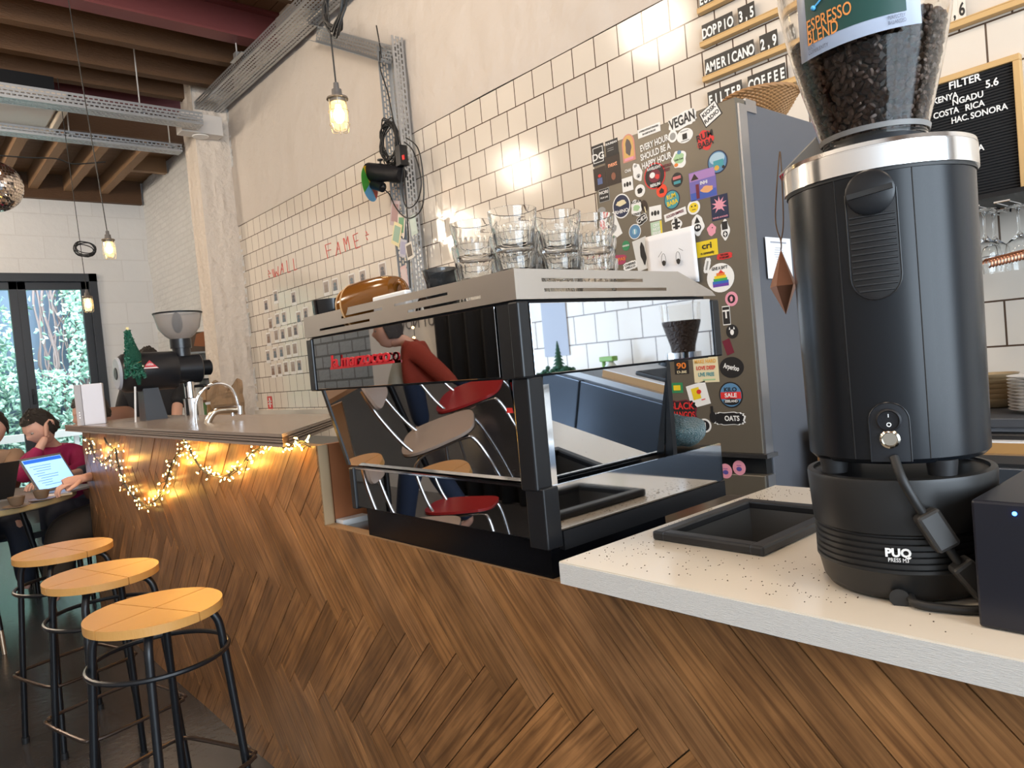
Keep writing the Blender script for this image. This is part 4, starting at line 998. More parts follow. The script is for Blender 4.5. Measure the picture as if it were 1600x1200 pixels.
st(1132, 400, 24, 10, 'w', R_, 'red sticker reading THE CHAI IS THE LIMIT', [('THE CHAI\nIS THE LIMIT', 0, .42, K_)])
st(1125.7, 434, 43, 46, 'o', W_, 'large round white sticker with a rainbow swirl', [('GIVE A SH*T', .33, .15, K_, 0, .72)], [('r', 0, -.24, .58, .12, (.13, .05, .35)), ('r', 0, -.15, .58, .10, (.03, .12, .45)), ('r', 0, -.06, .50, .10, (.04, .35, .10)), ('r', 0, .03, .42, .10, Yl), ('r', .02, .12, .30, .10, OR), ('t', .04, .21, .22, .12, R_)])
st(1105, 415, 9, 24, 'w', W_, 'narrow white tube-shaped sticker', [], [('r', 0, 0, .3, .6, GY_)], rot=-.3)
st(1143, 467, 20, 23, 'o', PK, 'pink round sticker with a black disc and a bird', [], [('o', 0, 0, .6, .6, K_), ('b', 0, 0, .25, .4, PK)])
st(1135, 493, 12, 30, 'r', K_, 'black and white sticker with a letter T beside the machine corner', [('T', .05, .6, W_)], rim=W_)
st(1144, 518, 19, 22, 'o', K_, 'round black sticker with a white bell-shaped figure', [], [('o', 0, -.05, .3, .4, W_), ('t', -.18, .25, .14, .2, W_), ('t', .18, .25, .14, .2, W_)])
st(1138, 542, 12, 24, 'r', MR, 'maroon square sticker tilted beside the machine corner', [], rot=.3)
st(1065, 574, 22, 21, 'r', K_, 'black sticker with orange digits', [('90', .1, .6, OR), ('D.BE', -.35, .25, CR)])
st(1103, 577, 39, 41, 'r', CR, 'cream sticker reading MAKE HARD LOVE DEEP LIVE FREE', [('MAKE HARD', .30, .2, (.75, .40, .08)), ('LOVE DEEP', .05, .2, R_), ('LIVE FREE', -.2, .2, TL)], [('r', .1, -.40, .5, .05, LG)])
st(1143, 574, 38, 33, 'o', K_, 'large black oval sticker with white script', [('Arperloo', 0, .34, W_, 0, .85, -.25)])
st(1058, 606, 18, 16, 'r', GN, 'small green and yellow sticker beside the machine', [], [('r', 0, 0, .6, .5, Yl)])
st(1091, 617, 31, 36, 'r', W_, 'tilted white sticker with yellow and red drawing', [], [('r', -.08, .08, .4, .5, Yl), ('o', .08, .12, .24, .2, R_), ('r', .2, -.25, .2, .04, R_)], rot=.22)
st(1142, 617, 37, 41, 'o', BL, 'round KILO SALE ZEELAND sticker with red band', [('KILO', .2, .22, K_, 0, .62), ('SALE', -.02, .22, W_, 0, .6), ('ZEELAND', -.24, .13, W_, 0, .55)], [('r', 0, -.02, .86, .26, R_), ('o', 0, -.26, .66, .26, K_)], rim=K_)
st(1066, 642, 44, 33, 'w', K_, 'black sticker with red graffiti letters reading BLACK DJANGOS', [('BLACK', .22, .45, R_), ('DJANGOS', -.2, .42, R_)], rim=MR)
st(1139, 654, 50, 20, 'w', K_, 'black OATS sticker with a white edge and a thumbs up', [('OATS', 0, .55, W_, .1, .45)], [('o', -.5, .1, .22, .9, K_), ('r', -.52, .6, .08, .8, K_)], rim=W_)
st(1101, 665, 21, 22, 'o', W_, 'round white and black sticker above the teal towel', [], [('o', 0, 0, .75, .75, K_), ('r', 0, 0, .2, .45, W_)])
st(1155, 731, 20, 23, 'o', PK, 'pink round sticker on the lower door, right of two', [], [('o', 0, -.08, .42, .3, (.10, .08, .3)), ('r', 0, .16, .36, .05, (.3, .1, .3))], par=ld)
st(1134, 736, 20, 23, 'o', PK, 'pink round sticker on the lower door, left of two', [], [('o', 0, -.08, .42, .3, (.10, .08, .3)), ('r', 0, .16, .36, .05, (.3, .1, .3))], par=ld)
# drawing of two eyes, and a small photo tucked behind it
pp = thing('eye_drawing', U(1050, 400, 0, FZ-.012), 'white sheet with two hand-drawn worried eyes taped to the fridge door', 'drawing')
q = [U(1008, 371, 0, FZ-.004), U(1085, 352, 0, FZ-.012), U(1094, 440, 0, FZ-.008), U(1014, 440, 0, FZ-.004)]
g = G(); vs, fs = [], []
for i in range(13):
    for j in range(9):
        a = q[0].lerp(q[1], i/12); b = q[3].lerp(q[2], i/12); p = a.lerp(b, j/8); p.x -= .004*math.sin(i/12*PI)*(1-j/8)+.004*(i/12)**6
        vs.append(p)
for i in range(12):
    for j in range(8): fs.append((i*9+j, i*9+j+1, (i+1)*9+j+1, (i+1)*9+j))
g.add(vs, fs, True); sh = g.build('sheet', paper, pp); sh.modifiers.new('s', 'SOLIDIFY').thickness = .0006
def onpaper(px, py): return U(px, py, 0, FZ-.0185)
for ex, ey, r in ((1037, 406, 3.3), (1059.5, 403, 3.4)):
    c = onpaper(ex, ey); ry = .021; rx = .0085; g = G()
    g.tube([(c.x, c.y+rx*math.cos(a), c.z+ry*math.sin(a)) for a in [2*PI*k/24 for k in range(24)]], .0007, 5, closed=True)
    g.prism([(rx*.9*math.cos(a), -ry*.52+ry*.42*math.sin(a)) for a in [2*PI*k/20 for k in range(20)]], 0, .0006, FX(c)); g.build('drawn_eye', blackink, pp)
for a, b in (((1028.5, 402), (1034, 393)), ((1060.5, 388), (1067, 391.5))):
    G().tube([onpaper(*a), onpaper(*b)], .0007, 5).build('drawn_brow', blackink, pp)
st(1003, 397, 22, 50, 'r', (.62, .62, .60), 'tilted photo card with a dark plant tucked behind the eye drawing', [], [('b', .1, 0, .4, .75, K_)], rot=.15)
# notice on the fridge side
t = thing('notice', (2.2, fy0-.006, 1.45), 'small printed notice sheet on the grey side of the fridge', 'notice')
A = U(1195, 370, 1, fy0-.004); B = U(1240, 431, 1, fy0-.004)
G().box(A.x, A.x+.16, fy0-.005, fy0-.0045, B.z-.01, A.z).build('sheet', paper, t)
g = G().box(A.x+.03, A.x+.13, fy0-.0058, fy0-.005, A.z-.018, A.z-.013)
for k in range(12): w_ = random.uniform(.03, .07); g.box(A.x+.08-w_/2, A.x+.08+w_/2, fy0-.0058, fy0-.005, A.z-.034-k*.0075, A.z-.0325-k*.0075)
g.build('printed_lines', ink((.35, .36, .40)), t)
# ------------------------------------------------------------------ basket
t = thing('wicker_basket', (2.42, 1.33, ftop), 'round wicker basket with paper packets on top of the fridge', 'basket')
wick = mat('wicker', (.38, .20, .08), .6, var=.4, vscale=60)
bc = V((2.42, 1.325, ftop)); g = G()
NR = 30
for k in range(17):
    z = .006+k*.0050; r = .062+.062*(k/16)**.8
    g.tube([(bc.x+(r+.004*(1 if (i+k) % 2 else -1))*math.cos(2*PI*i/(NR*2)), bc.y+(r+.004*(1 if (i+k) % 2 else -1))*math.sin(2*PI*i/(NR*2)), bc.z+z) for i in range(NR*2)], .0045, 6, closed=True)
g.build('woven_side', wick, t)
g = G()
for i in range(NR): a = 2*PI*i/NR; g.cyl((bc.x+.060*math.cos(a), bc.y+.060*math.sin(a), bc.z), (bc.x+.126*math.cos(a), bc.y+.126*math.sin(a), bc.z+.086), .003, seg=6)
g.build('stakes', wick, t)
G().cyl(bc+V((0, 0, .001)), bc+V((0, 0, .008)), .062, seg=32).build('base', wick, t)
g = G()
for k in range(3): g.tube([(bc.x+(.126+.004*math.sin(i*1.1+k*2.1))*math.cos(2*PI*i/60), bc.y+(.126+.004*math.sin(i*1.1+k*2.1))*math.sin(2*PI*i/60), bc.z+.089+.004*math.cos(i*1.1+k*2.1)) for i in range(60)], .005, 6, closed=True)
g.build('rim', wick, t)
for k, (dx, dy, rz, lab) in enumerate(((-.03, -.02, .3, 'pinkish paper packet sticking up at the right of the wicker basket'), (.02, .05, 1.2, 'white paper packet leaning in the left of the wicker basket'), (-.05, .03, 2.0, 'pale paper packet in the middle of the wicker basket'))):
    M = Matrix.Translation(bc+V((dx, dy, .02))) @ Matrix.Rotation(rz, 4, 'Z') @ Matrix.Rotation(.35, 4, 'X')
    o = G().box(-.03, .03, -.004, .004, 0, .100, M).build('paper_packet', mat('packet_'+'abc'[k], ((.55, .42, .40), (.75, .73, .70), (.6, .5, .42))[k], .6), bevel=.002); tag(o, lab, 'packet', 'packets in the wicker basket')
# ------------------------------------------------------------------ menu rails with letter tiles
railm = mat('pale_oak_rail', (.62, .40, .17), .45, var=.15, vscale=6, stretch=(1, 1, 10))
tilem = mat('letter_tile_black', (.012, .013, .013), .35)
RX = XW-.03
def rail(p0, p1, lab, chars, cx0, cx1, dark=True, grp=''):
    a = U(p0[0], p0[1], 0, RX); b = U(p1[0], p1[1], 0, RX); z = (a.z+b.z)/2; ya, yb_ = a.y, b.y
    t = G().box(XW-.034, XW-.001, yb_, ya, z-.010, z+.008).box(XW-.034, XW-.028, yb_, ya, z+.008, z+.013).build('menu_rail', railm, bevel=.0015)
    tag(t, lab, 'rail', 'menu rails on the tiled wall'); origin(t, (XW-.017, (ya+yb_)/2, z-.010))
    L0 = U(cx0[0], cx0[1], 0, RX).y; L1 = U(cx1[0], cx1[1], 0, RX).y; n = len(chars); st_ = (L0-L1)/n
    word = chars.strip()
    seen = {}
    for i, ch in enumerate(chars):
        if ch == ' ': continue
        y = L0-(i+.5)*st_; seen[ch] = seen.get(ch, 0)+1; wq = st_*.98
        o = G().box(XW-.024, XW-.021, y-wq/2, y+wq/2, z+.0085, z+.082).build('letter_tile', tilem if dark else mat('letter_tile_clear', (.74, .70, .62), .3))
        cnt = word.count(ch); od = ['only', 'first', 'second', 'third', 'fourth'][0 if cnt == 1 else seen[ch]]
        nmch = {',': 'comma'}.get(ch, 'character '+ch)
        tag(o, '%s tile with the %s %s of the menu line %s' % ('black' if dark else 'clear', od, nmch, word), 'letter tile', 'letter tiles of the line '+word)
        text(ch, .058, whiteink if dark else blackink, FX((XW-.0245, y, z+.042)), o, 'character', bold=.0016, sx=.62)
        origin(o, (XW-.0225, y, z+.0085))
rail((1089, 14), (1216, -38), 'uppermost pale oak menu rail, cut off by the top of the photo', 'ESPRESSO', (1091, 5), (1150, -20))
rail((1094, 71), (1235, 8), 'pale oak menu rail carrying the DOPPIO tiles', 'DOPPIO 3,5', (1096, 55), (1178, 20))
rail((1098, 126), (1250, 62), 'pale oak menu rail carrying the AMERICANO tiles', 'AMERICANO 2,9', (1101, 112), (1214, 65))
rail((1130, 165), (1262, 118), 'pale oak menu rail carrying the COFFEE tiles behind the basket', 'FILTER COFFEE', (1106, 172), (1227, 122))
rail((1440, 57), (1640, -14), 'pale oak menu rail above the letter board', ',6', (1486, 40), (1509, 30), dark=False)
# ------------------------------------------------------------------ letter board
lb = thing('letter_board', (XW-.02, .72, 1.60), 'black felt letter board with oak frame listing filter coffees', 'letter board')
ly0, ly1, lz0, lz1 = .640, .955, 1.628, 2.065; fw = .020
g = G().box(XW-.03, XW-.002, ly0, ly1, lz1-fw, lz1).box(XW-.03, XW-.002, ly0, ly1, lz0, lz0+fw).box(XW-.03, XW-.002, ly0, ly0+fw, lz0+fw, lz1-fw).box(XW-.03, XW-.002, ly1-fw, ly1, lz0+fw, lz1-fw); g.build('frame', railm, lb, bevel=.002)
g = G(); z = lz0+fw
while z < lz1-fw-.004: g.box(XW-.020, XW-.014, ly0+fw, ly1-fw, z, z+.0055); z += .0095
g.box(XW-.014, XW-.004, ly0+fw, ly1-fw, lz0+fw, lz1-fw); g.build('grooved_felt', mat('black_felt', (.015, .015, .016), .9), lb)
def lbt(s, px, py, size, sx=.85):
    c = U(px, py, 0, XW-.021); text(s, size, whiteink, FX((XW-.0215, c.y, c.z)), lb, bold=size*.02, ext=.001, sx=sx)
lbt('FILTER', 1507, 128, .034, .95); lbt('5.6', 1550, 130, .034, .9); lbt('KENYA', 1477, 154, .028, .85); lbt('NGADU', 1512, 154, .028, .9)
lbt('COSTA', 1478, 177, .028, .85); lbt('RICA', 1523, 165, .028, .9); lbt('HAC.', 1500, 186, .028, .8); lbt('SONORA', 1545, 174, .028, .9); lbt('USA', 1525, 233, .028, .9)
# ------------------------------------------------------------------ glass rack, wine glasses, garland, plates and boards at the right
rk = thing('glass_rack', (2.65, .66, 1.56), 'chrome wire rack for stemmed glasses under the letter board', 'rack')
for k in range(5):
    y = .78-k*.075; g = G().tube([(2.45, y+.02, 1.575), (2.45, y-.02, 1.575)], .003, 6)
    g.tube([(2.45, y+.016, 1.575), (2.76, y+.016, 1.575), (2.77, y+.016, 1.60)], .003, 6).tube([(2.45, y-.016, 1.575), (2.76, y-.016, 1.575), (2.77, y-.016, 1.60)], .003, 6); g.build('wire_rail', chrome, rk)
g = G().box(2.50, 2.78, .40, .86, 1.598, 1.612); o = g.build('rack_shelf', black); tag(o, 'thin black shelf board directly under the letter board', 'shelf')
wg = G().lathe([(.0001, 0), (.033, .001), (.032, .003), (.006, .006), (.0035, .02), (.0035, .075), (.010, .088), (.034, .11), (.041, .14), (.036, .19), (.0345, .19), (.0395, .14), (.033, .112), (.008, .091), (.0001, .089)], None, 36).mesh('wine_glass'); wg.materials.append(glass)
for x, y, lab in ((2.55, .705, 'wine glass hanging upside down from the rack, just right of the grinder'), (2.64, .705, 'wine glass hanging behind the first one on the same rail'), (2.60, .63, 'wine glass hanging at the right edge of the photo')):
    o = bpy.data.objects.new('wine_glass', wg); COL.objects.link(o); o.location = (x, y, 1.5745); o.rotation_euler = (PI, 0, 0); tag(o, lab, 'wine glass', 'wine glasses under the rack')
g = G(); a = U(1543, 412, 0, 2.50); b = U(1600, 398, 0, 2.50)
for k in range(13):
    y = a.y+(b.y-a.y)*k/11; z = a.z+(b.z-a.z)*k/11
    g.tube([(2.5, y+.012*math.cos(t_), z+.013*math.sin(t_)) for t_ in [2*PI*i/10 for i in range(8)]], .0032, 6)
o = g.build('copper_chain', copper); tag(o, 'thin chain of copper links strung in front of the wine glasses', 'garland')
# counter and boards at right
g = G().box(2.32, 2.79, -.9, .85, 0, .845); o = thing('back_counter', (2.5, .2, 0), 'stainless steel back counter at the right edge, below the plates', 'counter')
g.build('steel_front', mat('dark_steel', (.17, .165, .165), .28, .8, var=.1, vscale=5), o); G().box(2.30, 2.795, -.9, .855, .845, .868).build('steel_top', steel, o)
o = thing('plywood_board', (2.5, .45, .868), 'plywood board lying on the steel back counter', 'board'); G().box(2.33, 2.78, -.2, .86, .868, .898).build('core', mat('ply_stripes', (.50, .28, .10), .5, var=.5, vscale=6, stretch=(1, 1, 120)), o); G().box(2.33, 2.78, -.2, .86, .898, .902).build('white_face', white, o)
o = G().box(2.36, 2.74, -.05, .82, .902, .920).build('black_mat', rub, bevel=.006); tag(o, 'thick black rubber mat on the plywood board', 'mat')
o = G().box(2.38, 2.74, .1, .80, .921, .936).build('grey_tray', mat('grey_tray', (.16, .16, .17), .35), bevel=.004); tag(o, 'flat grey tray on the black mat', 'tray')
o = G().box(2.36, 2.76, .2, .80, .937, .963).build('dark_board', mat('slate_board', (.06, .065, .075), .4), bevel=.003); tag(o, 'dark slate board under the plate stacks', 'board')
pm = G().lathe([(.0001, 0), (.045, 0), (.05, .002), (.088, .011), (.090, .0135), (.086, .0135), (.048, .005), (.0001, .004)], None, 48).mesh('plate')
whiteplate = mat('white_plate', (.80, .77, .74), .2); pm.materials.append(whiteplate)
pc = U(1609, 640, 0, 2.50)
for k in range(11):
    o = bpy.data.objects.new('plate', pm); COL.objects.link(o); o.location = (2.52, .575, .9635+k*.0095); tag(o, 'white plate number %s from the bottom of the right-hand plate stack' % ['one', 'two', 'three', 'four', 'five', 'six', 'seven', 'eight', 'nine', 'ten', 'eleven'][k], 'plate', 'stacked white plates')
bm_ = G().lathe([(.0001, 0), (.035, 0), (.042, .004), (.062, .024), (.066, .030), (.062, .030), (.040, .008), (.0001, .005)], None, 40).mesh('bowl'); bm_.materials.append(mat('beige_ceramic', (.42, .31, .18), .35))
for k in range(6):
    o = bpy.data.objects.new('bowl', bm_); COL.objects.link(o); o.location = (2.66, .735, .9635+k*.0155); tag(o, '%s beige bowl of the stack left of the white plates' % ['lowest', 'second lowest', 'third lowest', 'third highest', 'second highest', 'topmost'][k], 'bowl', 'stacked beige bowls')
# black shelf with tamper, drawers beneath
o = G().box(2.30, 2.75, .86, 1.175, .875, .935).build('black_shelf', mat('black_shelf', (.015, .013, .014), .3), bevel=.002); tag(o, 'thick black shelf right of the fridge holding two tampers', 'shelf')
cbn = thing('small_cabinet', (2.5, 1.0, 0), 'white cabinet with pale drawers and an oak side, under the black shelf', 'cabinet')
G().box(2.29, 2.75, 1.125, 1.15, 0.0, .874).build('oak_side', mat('oak_side', (.30, .15, .06), .5, var=.4, vscale=8, stretch=(8, 8, 1)), cbn)
G().box(2.26, 2.70, .86, 1.12, .868, .872).build('top_board', white, cbn) if False else None
G().box(2.27, 2.289, .86, 1.10, .60, .73).build('drawer', white, cbn, bevel=.003)
G().box(2.22, 2.289, .86, 1.10, .775, .80).build('pull_out_shelf', mat('grey_shelf', (.45, .47, .50), .4), cbn, bevel=.002)
G().box(2.286, 2.30, .86, 1.12, .45, .872).build('recess', mat('recess', (.50, .52, .54), .6), cbn)
for x, y, lab, k in ((2.36, 1.045, 'black and chrome coffee tamper on the black shelf beside the fridge', 0), (2.50, 1.02, 'second coffee tamper behind the first one on the black shelf', 1)):
    t = thing('tamper', (x, y, .935), lab, 'tamper', 'tampers on the black shelf'); M = Matrix.Translation((x, y, .935))
    G().lathe([(.0001, 0), (.029, 0), (.029, .018), (.020, .022), (.0001, .022)], M, 32).build('base', chrome, t)
    G().lathe([(.0001, .022), (.012, .022), (.010, .05), (.013, .07), (.020, .085), (.019, .098), (.0001, .102)], M, 28).build('handle', black, t)
# hidden-from-view stretch of the back counter, seen in the polished side of the machine
G_ = 'things on the back counter'
hd = thing('undercounter_fridge', (2.4, -.1, 0), 'dark steel undercounter fridge seen in the mirrored side of the coffee machine', 'fridge')
fdm = mat('blue_steel', (.13, .155, .19), .22, .7)
for k in range(3): G().box(2.285, 2.318, -.9+k*.62, -.9+k*.62+.61, .08, .835).build('door', fdm, hd, bevel=.003)
o = G().box(2.42, 2.78, -1.25, -.13, 1.13, 1.15).build('tile_shelf', mat('shelf_white', (.6, .62, .64), .3)); tag(o, 'white shelf on the tiles above the back counter, mirrored in the machine', 'shelf')
for yy in (-1.0, -.25): G().box(2.60, 2.79, yy, yy+.02, 1.06, 1.13).build('bracket', steel, o)
g = thing('mini_tree', (2.5, -.68, 1.15), 'tiny green christmas tree on the back counter, mirrored in the machine', 'tree')
tg = mat('fir_green', (.02, .09, .05), .8)
gg = G()
for k in range(7): gg.lathe([(.055-.007*k, .05+k*.028), (.004, .05+k*.028+.045)], Matrix.Translation((2.5, -.68, 1.16)) @ Matrix.Scale(.62, 4), 14)
gg.build('foliage', tg, g); G().cyl((2.5, -.68, 1.15), (2.5, -.68, 1.22), .006).build('trunk', brownwood, g)
g = G()
for k in range(60): g.ball((2.5+random.gauss(0, .025), -.68+random.gauss(0, .05), 1.16+abs(random.gauss(0, .015))), .012, seg=8, rings=5)
o = g.build('moss_mound', tg); tag(o, 'dark mossy mound of greenery around the tiny tree on the back counter', 'greenery', kind='stuff')
t = thing('spray_bottle', (2.5, -.35, 1.15), 'spray bottle with a green trigger head, mirrored in the machine', 'spray bottle'); sg = mat('spray_green', (.20, .42, .08), .4)
G().lathe([(.0001, 0), (.03, 0), (.03, .03), (.015, .05), (.015, .06), (.0001, .06)], Matrix.Translation((2.5, -.35, 1.15)), 24).build('bottle', mat('milky', (.6, .65, .6), .3), t)
G().box(2.48, 2.52, -.40, -.32, 1.205, 1.228).box(2.49, 2.51, -.395, -.385, 1.17, 1.21).build('trigger_head', sg, t, bevel=.004)
t = thing('small_grinder', (2.5, .05, .868), 'second grinder with a dark hopper on the back counter, mirrored in the machine', 'grinder'); M = Matrix.Translation((2.5, .05, .95)) @ Matrix.Scale(.78, 4)
G().lathe([(.0001, 0), (.095, 0), (.09, .30), (.0001, .30)], M, 40).build('body', body_m, t); G().lathe([(.09, .30), (.092, .345), (.0001, .345)], M, 40).build('collar', chrome, t)
G().lathe([(.06, .345), (.065, .38), (.10, .50), (.10, .51), (.0001, .51)], M, 40).build('bean_fill', mat('bean_fill', (.04, .022, .014), .5, bump=1, bscale=90), t)
G().lathe([(.1, .51), (.105, .60), (.103, .60), (.098, .51)], M, 40, closed=True).build('hopper', mat('hopper_plastic', (.9, .9, .9), .03), t)
t = thing('wall_sheet', (XW-.002, -.98, 1.3), 'grey sheet hung on the tiles, mirrored in the machine', 'sheet'); G().box(XW-.006, XW-.002, -1.08, -.89, 1.25, 1.62).build('sheet', ink((.35, .38, .45)), t)
# ------------------------------------------------------------------ polaroids and red writing on the far tiles
px_list = [(416, 478, 1), (431, 464, 1), (459, 466, 1), (423, 507, 2), (434, 500, 2), (444, 497, 2), (467, 497, 2), (478, 491, 2), (420, 530, 3), (432, 525, 3), (442, 523, 3), (453, 520, 3), (462, 517, 3),
           (419, 557, 4), (430, 553, 4), (440, 551, 4), (451, 548, 4), (461, 546, 4), (427, 580, 5), (437, 578, 5), (447, 575, 5), (458, 574, 5), (468, 572, 5), (510, 450, 6), (524, 447, 6), (550, 440, 6), (567, 434, 6), (598, 423, 7)]
rows = {1: 'fourth-lowest row', 2: 'row below the top row', 3: 'middle row', 4: 'row above the lowest row', 5: 'lowest row', 6: 'short row left of the amber mug', 7: 'spot above the amber mug'}
cnt = {}
pol = mat('polaroid_white', (.74, .72, .70), .3)
for (px, py, rw) in px_list:
    c = U(px, py, 0, XW-.001); cnt[rw] = cnt.get(rw, 0)+1
    t = G().box(XW-.0025, XW-.001, c.y-.05, c.y+.05, c.z-.062, c.z+.062).build('polaroid', pol)
    tc = random.choice([(.10, .10, .12), (.22, .14, .10), (.12, .16, .20), (.30, .24, .2), (.18, .10, .12)])
    tag(t, 'polaroid on the tiles, number %s from the left, %s' % (['one', 'two', 'three', 'four', 'five'][cnt[rw]-1], rows[rw]), 'photo', 'polaroids on the tiled wall')
    ph = G().box(XW-.0032, XW-.0025, c.y-.040, c.y+.040, c.z-.036, c.z+.050).build('picture', ink((.36, .30, .27)), t)
    G().prism([(.022*math.cos(a), .030+.0*a+.014*math.sin(a)-.02) for a in [2*PI*i/14 for i in range(14)]], 0, .0006, FX((XW-.0033, c.y, c.z+.005))).prism([(-.03, -.034), (.03, -.034), (.02, 0), (-.02, 0)], 0, .0006, FX((XW-.0033, c.y, c.z))).build('figure', ink(tc), ph)
    origin(t, (XW-.002, c.y, c.z)) if False else None
redp = mat('red_marker', (.62, .10, .08), .5)
def strokes(lst, lab, nm='red_letter'):
    g = G()
    for a, b in lst: g.tube([U(a[0], a[1], 0, XW-.0015), U(b[0], b[1], 0, XW-.0015)], .0035, 5)
    o = g.build(nm, redp); tag(o, lab, 'lettering'); o['group'] = 'red marker writing on the tiles'
def cp(x, y): return (370+x/5, 250+y/5)
strokes([(cp(285, 850), cp(300, 915)), (cp(300, 915), cp(308, 870)), (cp(308, 870), cp(325, 905)), (cp(275, 855), cp(290, 915)), (cp(325, 905), cp(322, 830))], 'red marker letter W, first of the word WALL on the tiles')
strokes([(cp(340, 895), cp(355, 805)), (cp(355, 805), cp(366, 880)), (cp(346, 860), cp(362, 850))], 'red marker letter A of the word WALL on the tiles')
strokes([(cp(388, 785), cp(400, 880)), (cp(400, 880), cp(420, 872))], 'red marker letter L, first of the two in WALL')
strokes([(cp(440, 770), cp(450, 862)), (cp(450, 862), cp(470, 852))], 'red marker letter L, last of the word WALL')
strokes([(cp(690, 665), cp(712, 770)), (cp(690, 665), cp(735, 650)), (cp(700, 712), cp(735, 700))], 'red marker letter F of the word FAME on the tiles')
strokes([(cp(775, 750), cp(790, 640)), (cp(790, 640), cp(812, 735)), (cp(782, 700), cp(804, 692))], 'red marker letter A of the word FAME on the tiles')
strokes([(cp(832, 612), cp(850, 715)), (cp(838, 612), cp(856, 660)), (cp(856, 660), cp(866, 596)), (cp(866, 596), cp(884, 700))], 'red marker letter M of the word FAME on the tiles')
strokes([(cp(908, 588), cp(930, 692)), (cp(908, 588), cp(945, 570)), (cp(918, 640), cp(948, 626)), (cp(930, 692), cp(965, 676))], 'red marker letter E of the word FAME on the tiles')
strokes([(cp(1008, 556), cp(1018, 575)), (cp(1005, 590), cp(1030, 580)), (cp(1012, 605), cp(1022, 625))], 'small red marker star right of FAME', 'red_star')
strokes([(cp(246, 862), cp(256, 880)), (cp(244, 893), cp(266, 884)), (cp(250, 905), cp(258, 918))], 'small red marker star left of WALL', 'red_star')
c = U(422, 629, 0, XW-.001); t = G().box(XW-.003, XW-.001, c.y-.055, c.y+.055, c.z-.06, c.z+.06).build('red_sign', ink((.55, .05, .05))); tag(t, 'small red and white sign low on the far tiles', 'sign')
G().box(XW-.004, XW-.003, c.y-.04, c.y+.04, c.z+.008, c.z+.018).box(XW-.004, XW-.003, c.y-.04, c.y+.04, c.z-.018, c.z-.008).box(XW-.004, XW-.003, c.y-.012, c.y+.012, c.z-.045, c.z+.045).build('white_mark', whiteink, t)
# ------------------------------------------------------------------ perforated cable trays
def strip(g, o, u, v, L, Wd, rows, pitch=.038, slot=.026, sh=.012, edge=.012):
    """sheet from o along unit u (length L), across unit v (width Wd), with staggered slots left open"""
    o, u, v = V(o), V(u), V(v); n = int(L/pitch); rh = (Wd-2*edge)/rows
    def quad(a, b, c, d): g.add([o+u*a+v*c, o+u*b+v*c, o+u*b+v*d, o+u*a+v*d], [(0, 1, 2, 3)])
    quad(0, L, 0, edge); quad(0, L, Wd-edge, Wd)
    for r in range(rows):
        c0 = edge+r*rh; c1 = c0+rh; m = (c0+c1)/2; s0, s1 = m-sh/2, m+sh/2
        quad(0, L, c0, s0); quad(0, L, s1, c1); off = (r % 2)*pitch/2; a = 0
        for k in range(n+1):
            b = off+k*pitch+(pitch-slot)/2
            if b >= L: break
            if b > a: quad(a, b, s0, s1)
            a = b+slot
        if a < L: quad(a, L, s0, s1)
def tray(o, u, v, w_, L, Wd, H, rb, rs, lab, th=True):
    """bottom sheet along u across v; sides rise along w_"""
    o, u, v, w_ = V(o), V(u), V(v), V(w_); t = thing('cable_tray', o, lab, 'cable tray')
    g = G(); strip(g, o, u, v, L, Wd, rb); b = g.build('bottom_sheet', galv, t)
    g = G(); strip(g, o, u, w_, L, H, rs); g.build('side_flange', galv, t)
    g = G(); strip(g, o+v*Wd, u, w_, L, H, rs); g.build('side_flange', galv, t)
    for ch in t.children: m = ch.modifiers.new('s', 'SOLIDIFY'); m.thickness = .0015
    return t
X_, Y_, Z_ = V((1, 0, 0)), V((0, 1, 0)), V((0, 0, 1))
tray((2.50, 3.2, 3.90), Y_, X_, Z_, 4.2, .24, .07, 7, 2, 'long perforated steel cable tray running along the top of the tiled wall')
tray((-1.0, 6.70, 3.62), X_, Y_, Z_, 3.42, .15, .11, 4, 3, 'wider perforated cable tray crossing below the maroon beam to the plaster column')
tray((-1.0, 7.42, 3.58), X_, Y_, Z_, 3.45, .13, .07, 3, 2, 'narrower perforated cable tray crossing behind the wider one')
# branch that runs down the wall: slanting piece, then the upright
a = V((2.74, 5.02, 3.90)); b = V((2.74, 4.03, 3.37)); u = (b-a).normalized(); nrm = u.cross(X_).normalized()
tray(a-nrm*.0, u, nrm*-1 if nrm.z > 0 else nrm, X_*-1, (b-a).length, .11, .09, 4, 3, 'slanting perforated tray linking the wall tray to the upright tray')
tray((2.775, 4.15, .95), Z_, Y_*-1, X_*-1, 2.46, .18, .09, 4, 3, 'upright perforated cable tray on the tiled wall with cables and postcards')
def hanger(x, y, z0, z1, lab, wy=.12):
    t = thing('tray_hanger', (x, y, z1), lab, 'hanger', 'threaded rods holding the cable trays')
    G().cyl((x, y, z0), (x, y, z1), .006, seg=8).build('rod', mat('rod', (.62, .62, .62), .4, .5), t)
    G().box(x-.02, x+.02, y-.03, y+.03, z0-.01, z0+.03).box(x-.015, x+.015, y-wy, y+wy, z0-.012, z0-.004).build('bracket', galv, t)
hanger(1.92, 6.78, 3.66, 4.32, 'rod hanger near the plaster column, dropping from the near ceiling to the wider tray')
hanger(1.50, 7.49, 3.62, 3.97, 'short white rod hanger in the middle of the narrower tray')
hanger(2.36, 7.49, 3.62, 3.97, 'short white rod hanger of the narrower tray beside the column')
hanger(2.43, 4.7, 3.94, 4.33, 'rod hanger on the wall tray above the slanting branch')
hanger(2.46, 5.9, 3.94, 4.1, 'rod hanger on the wall tray halfway along')
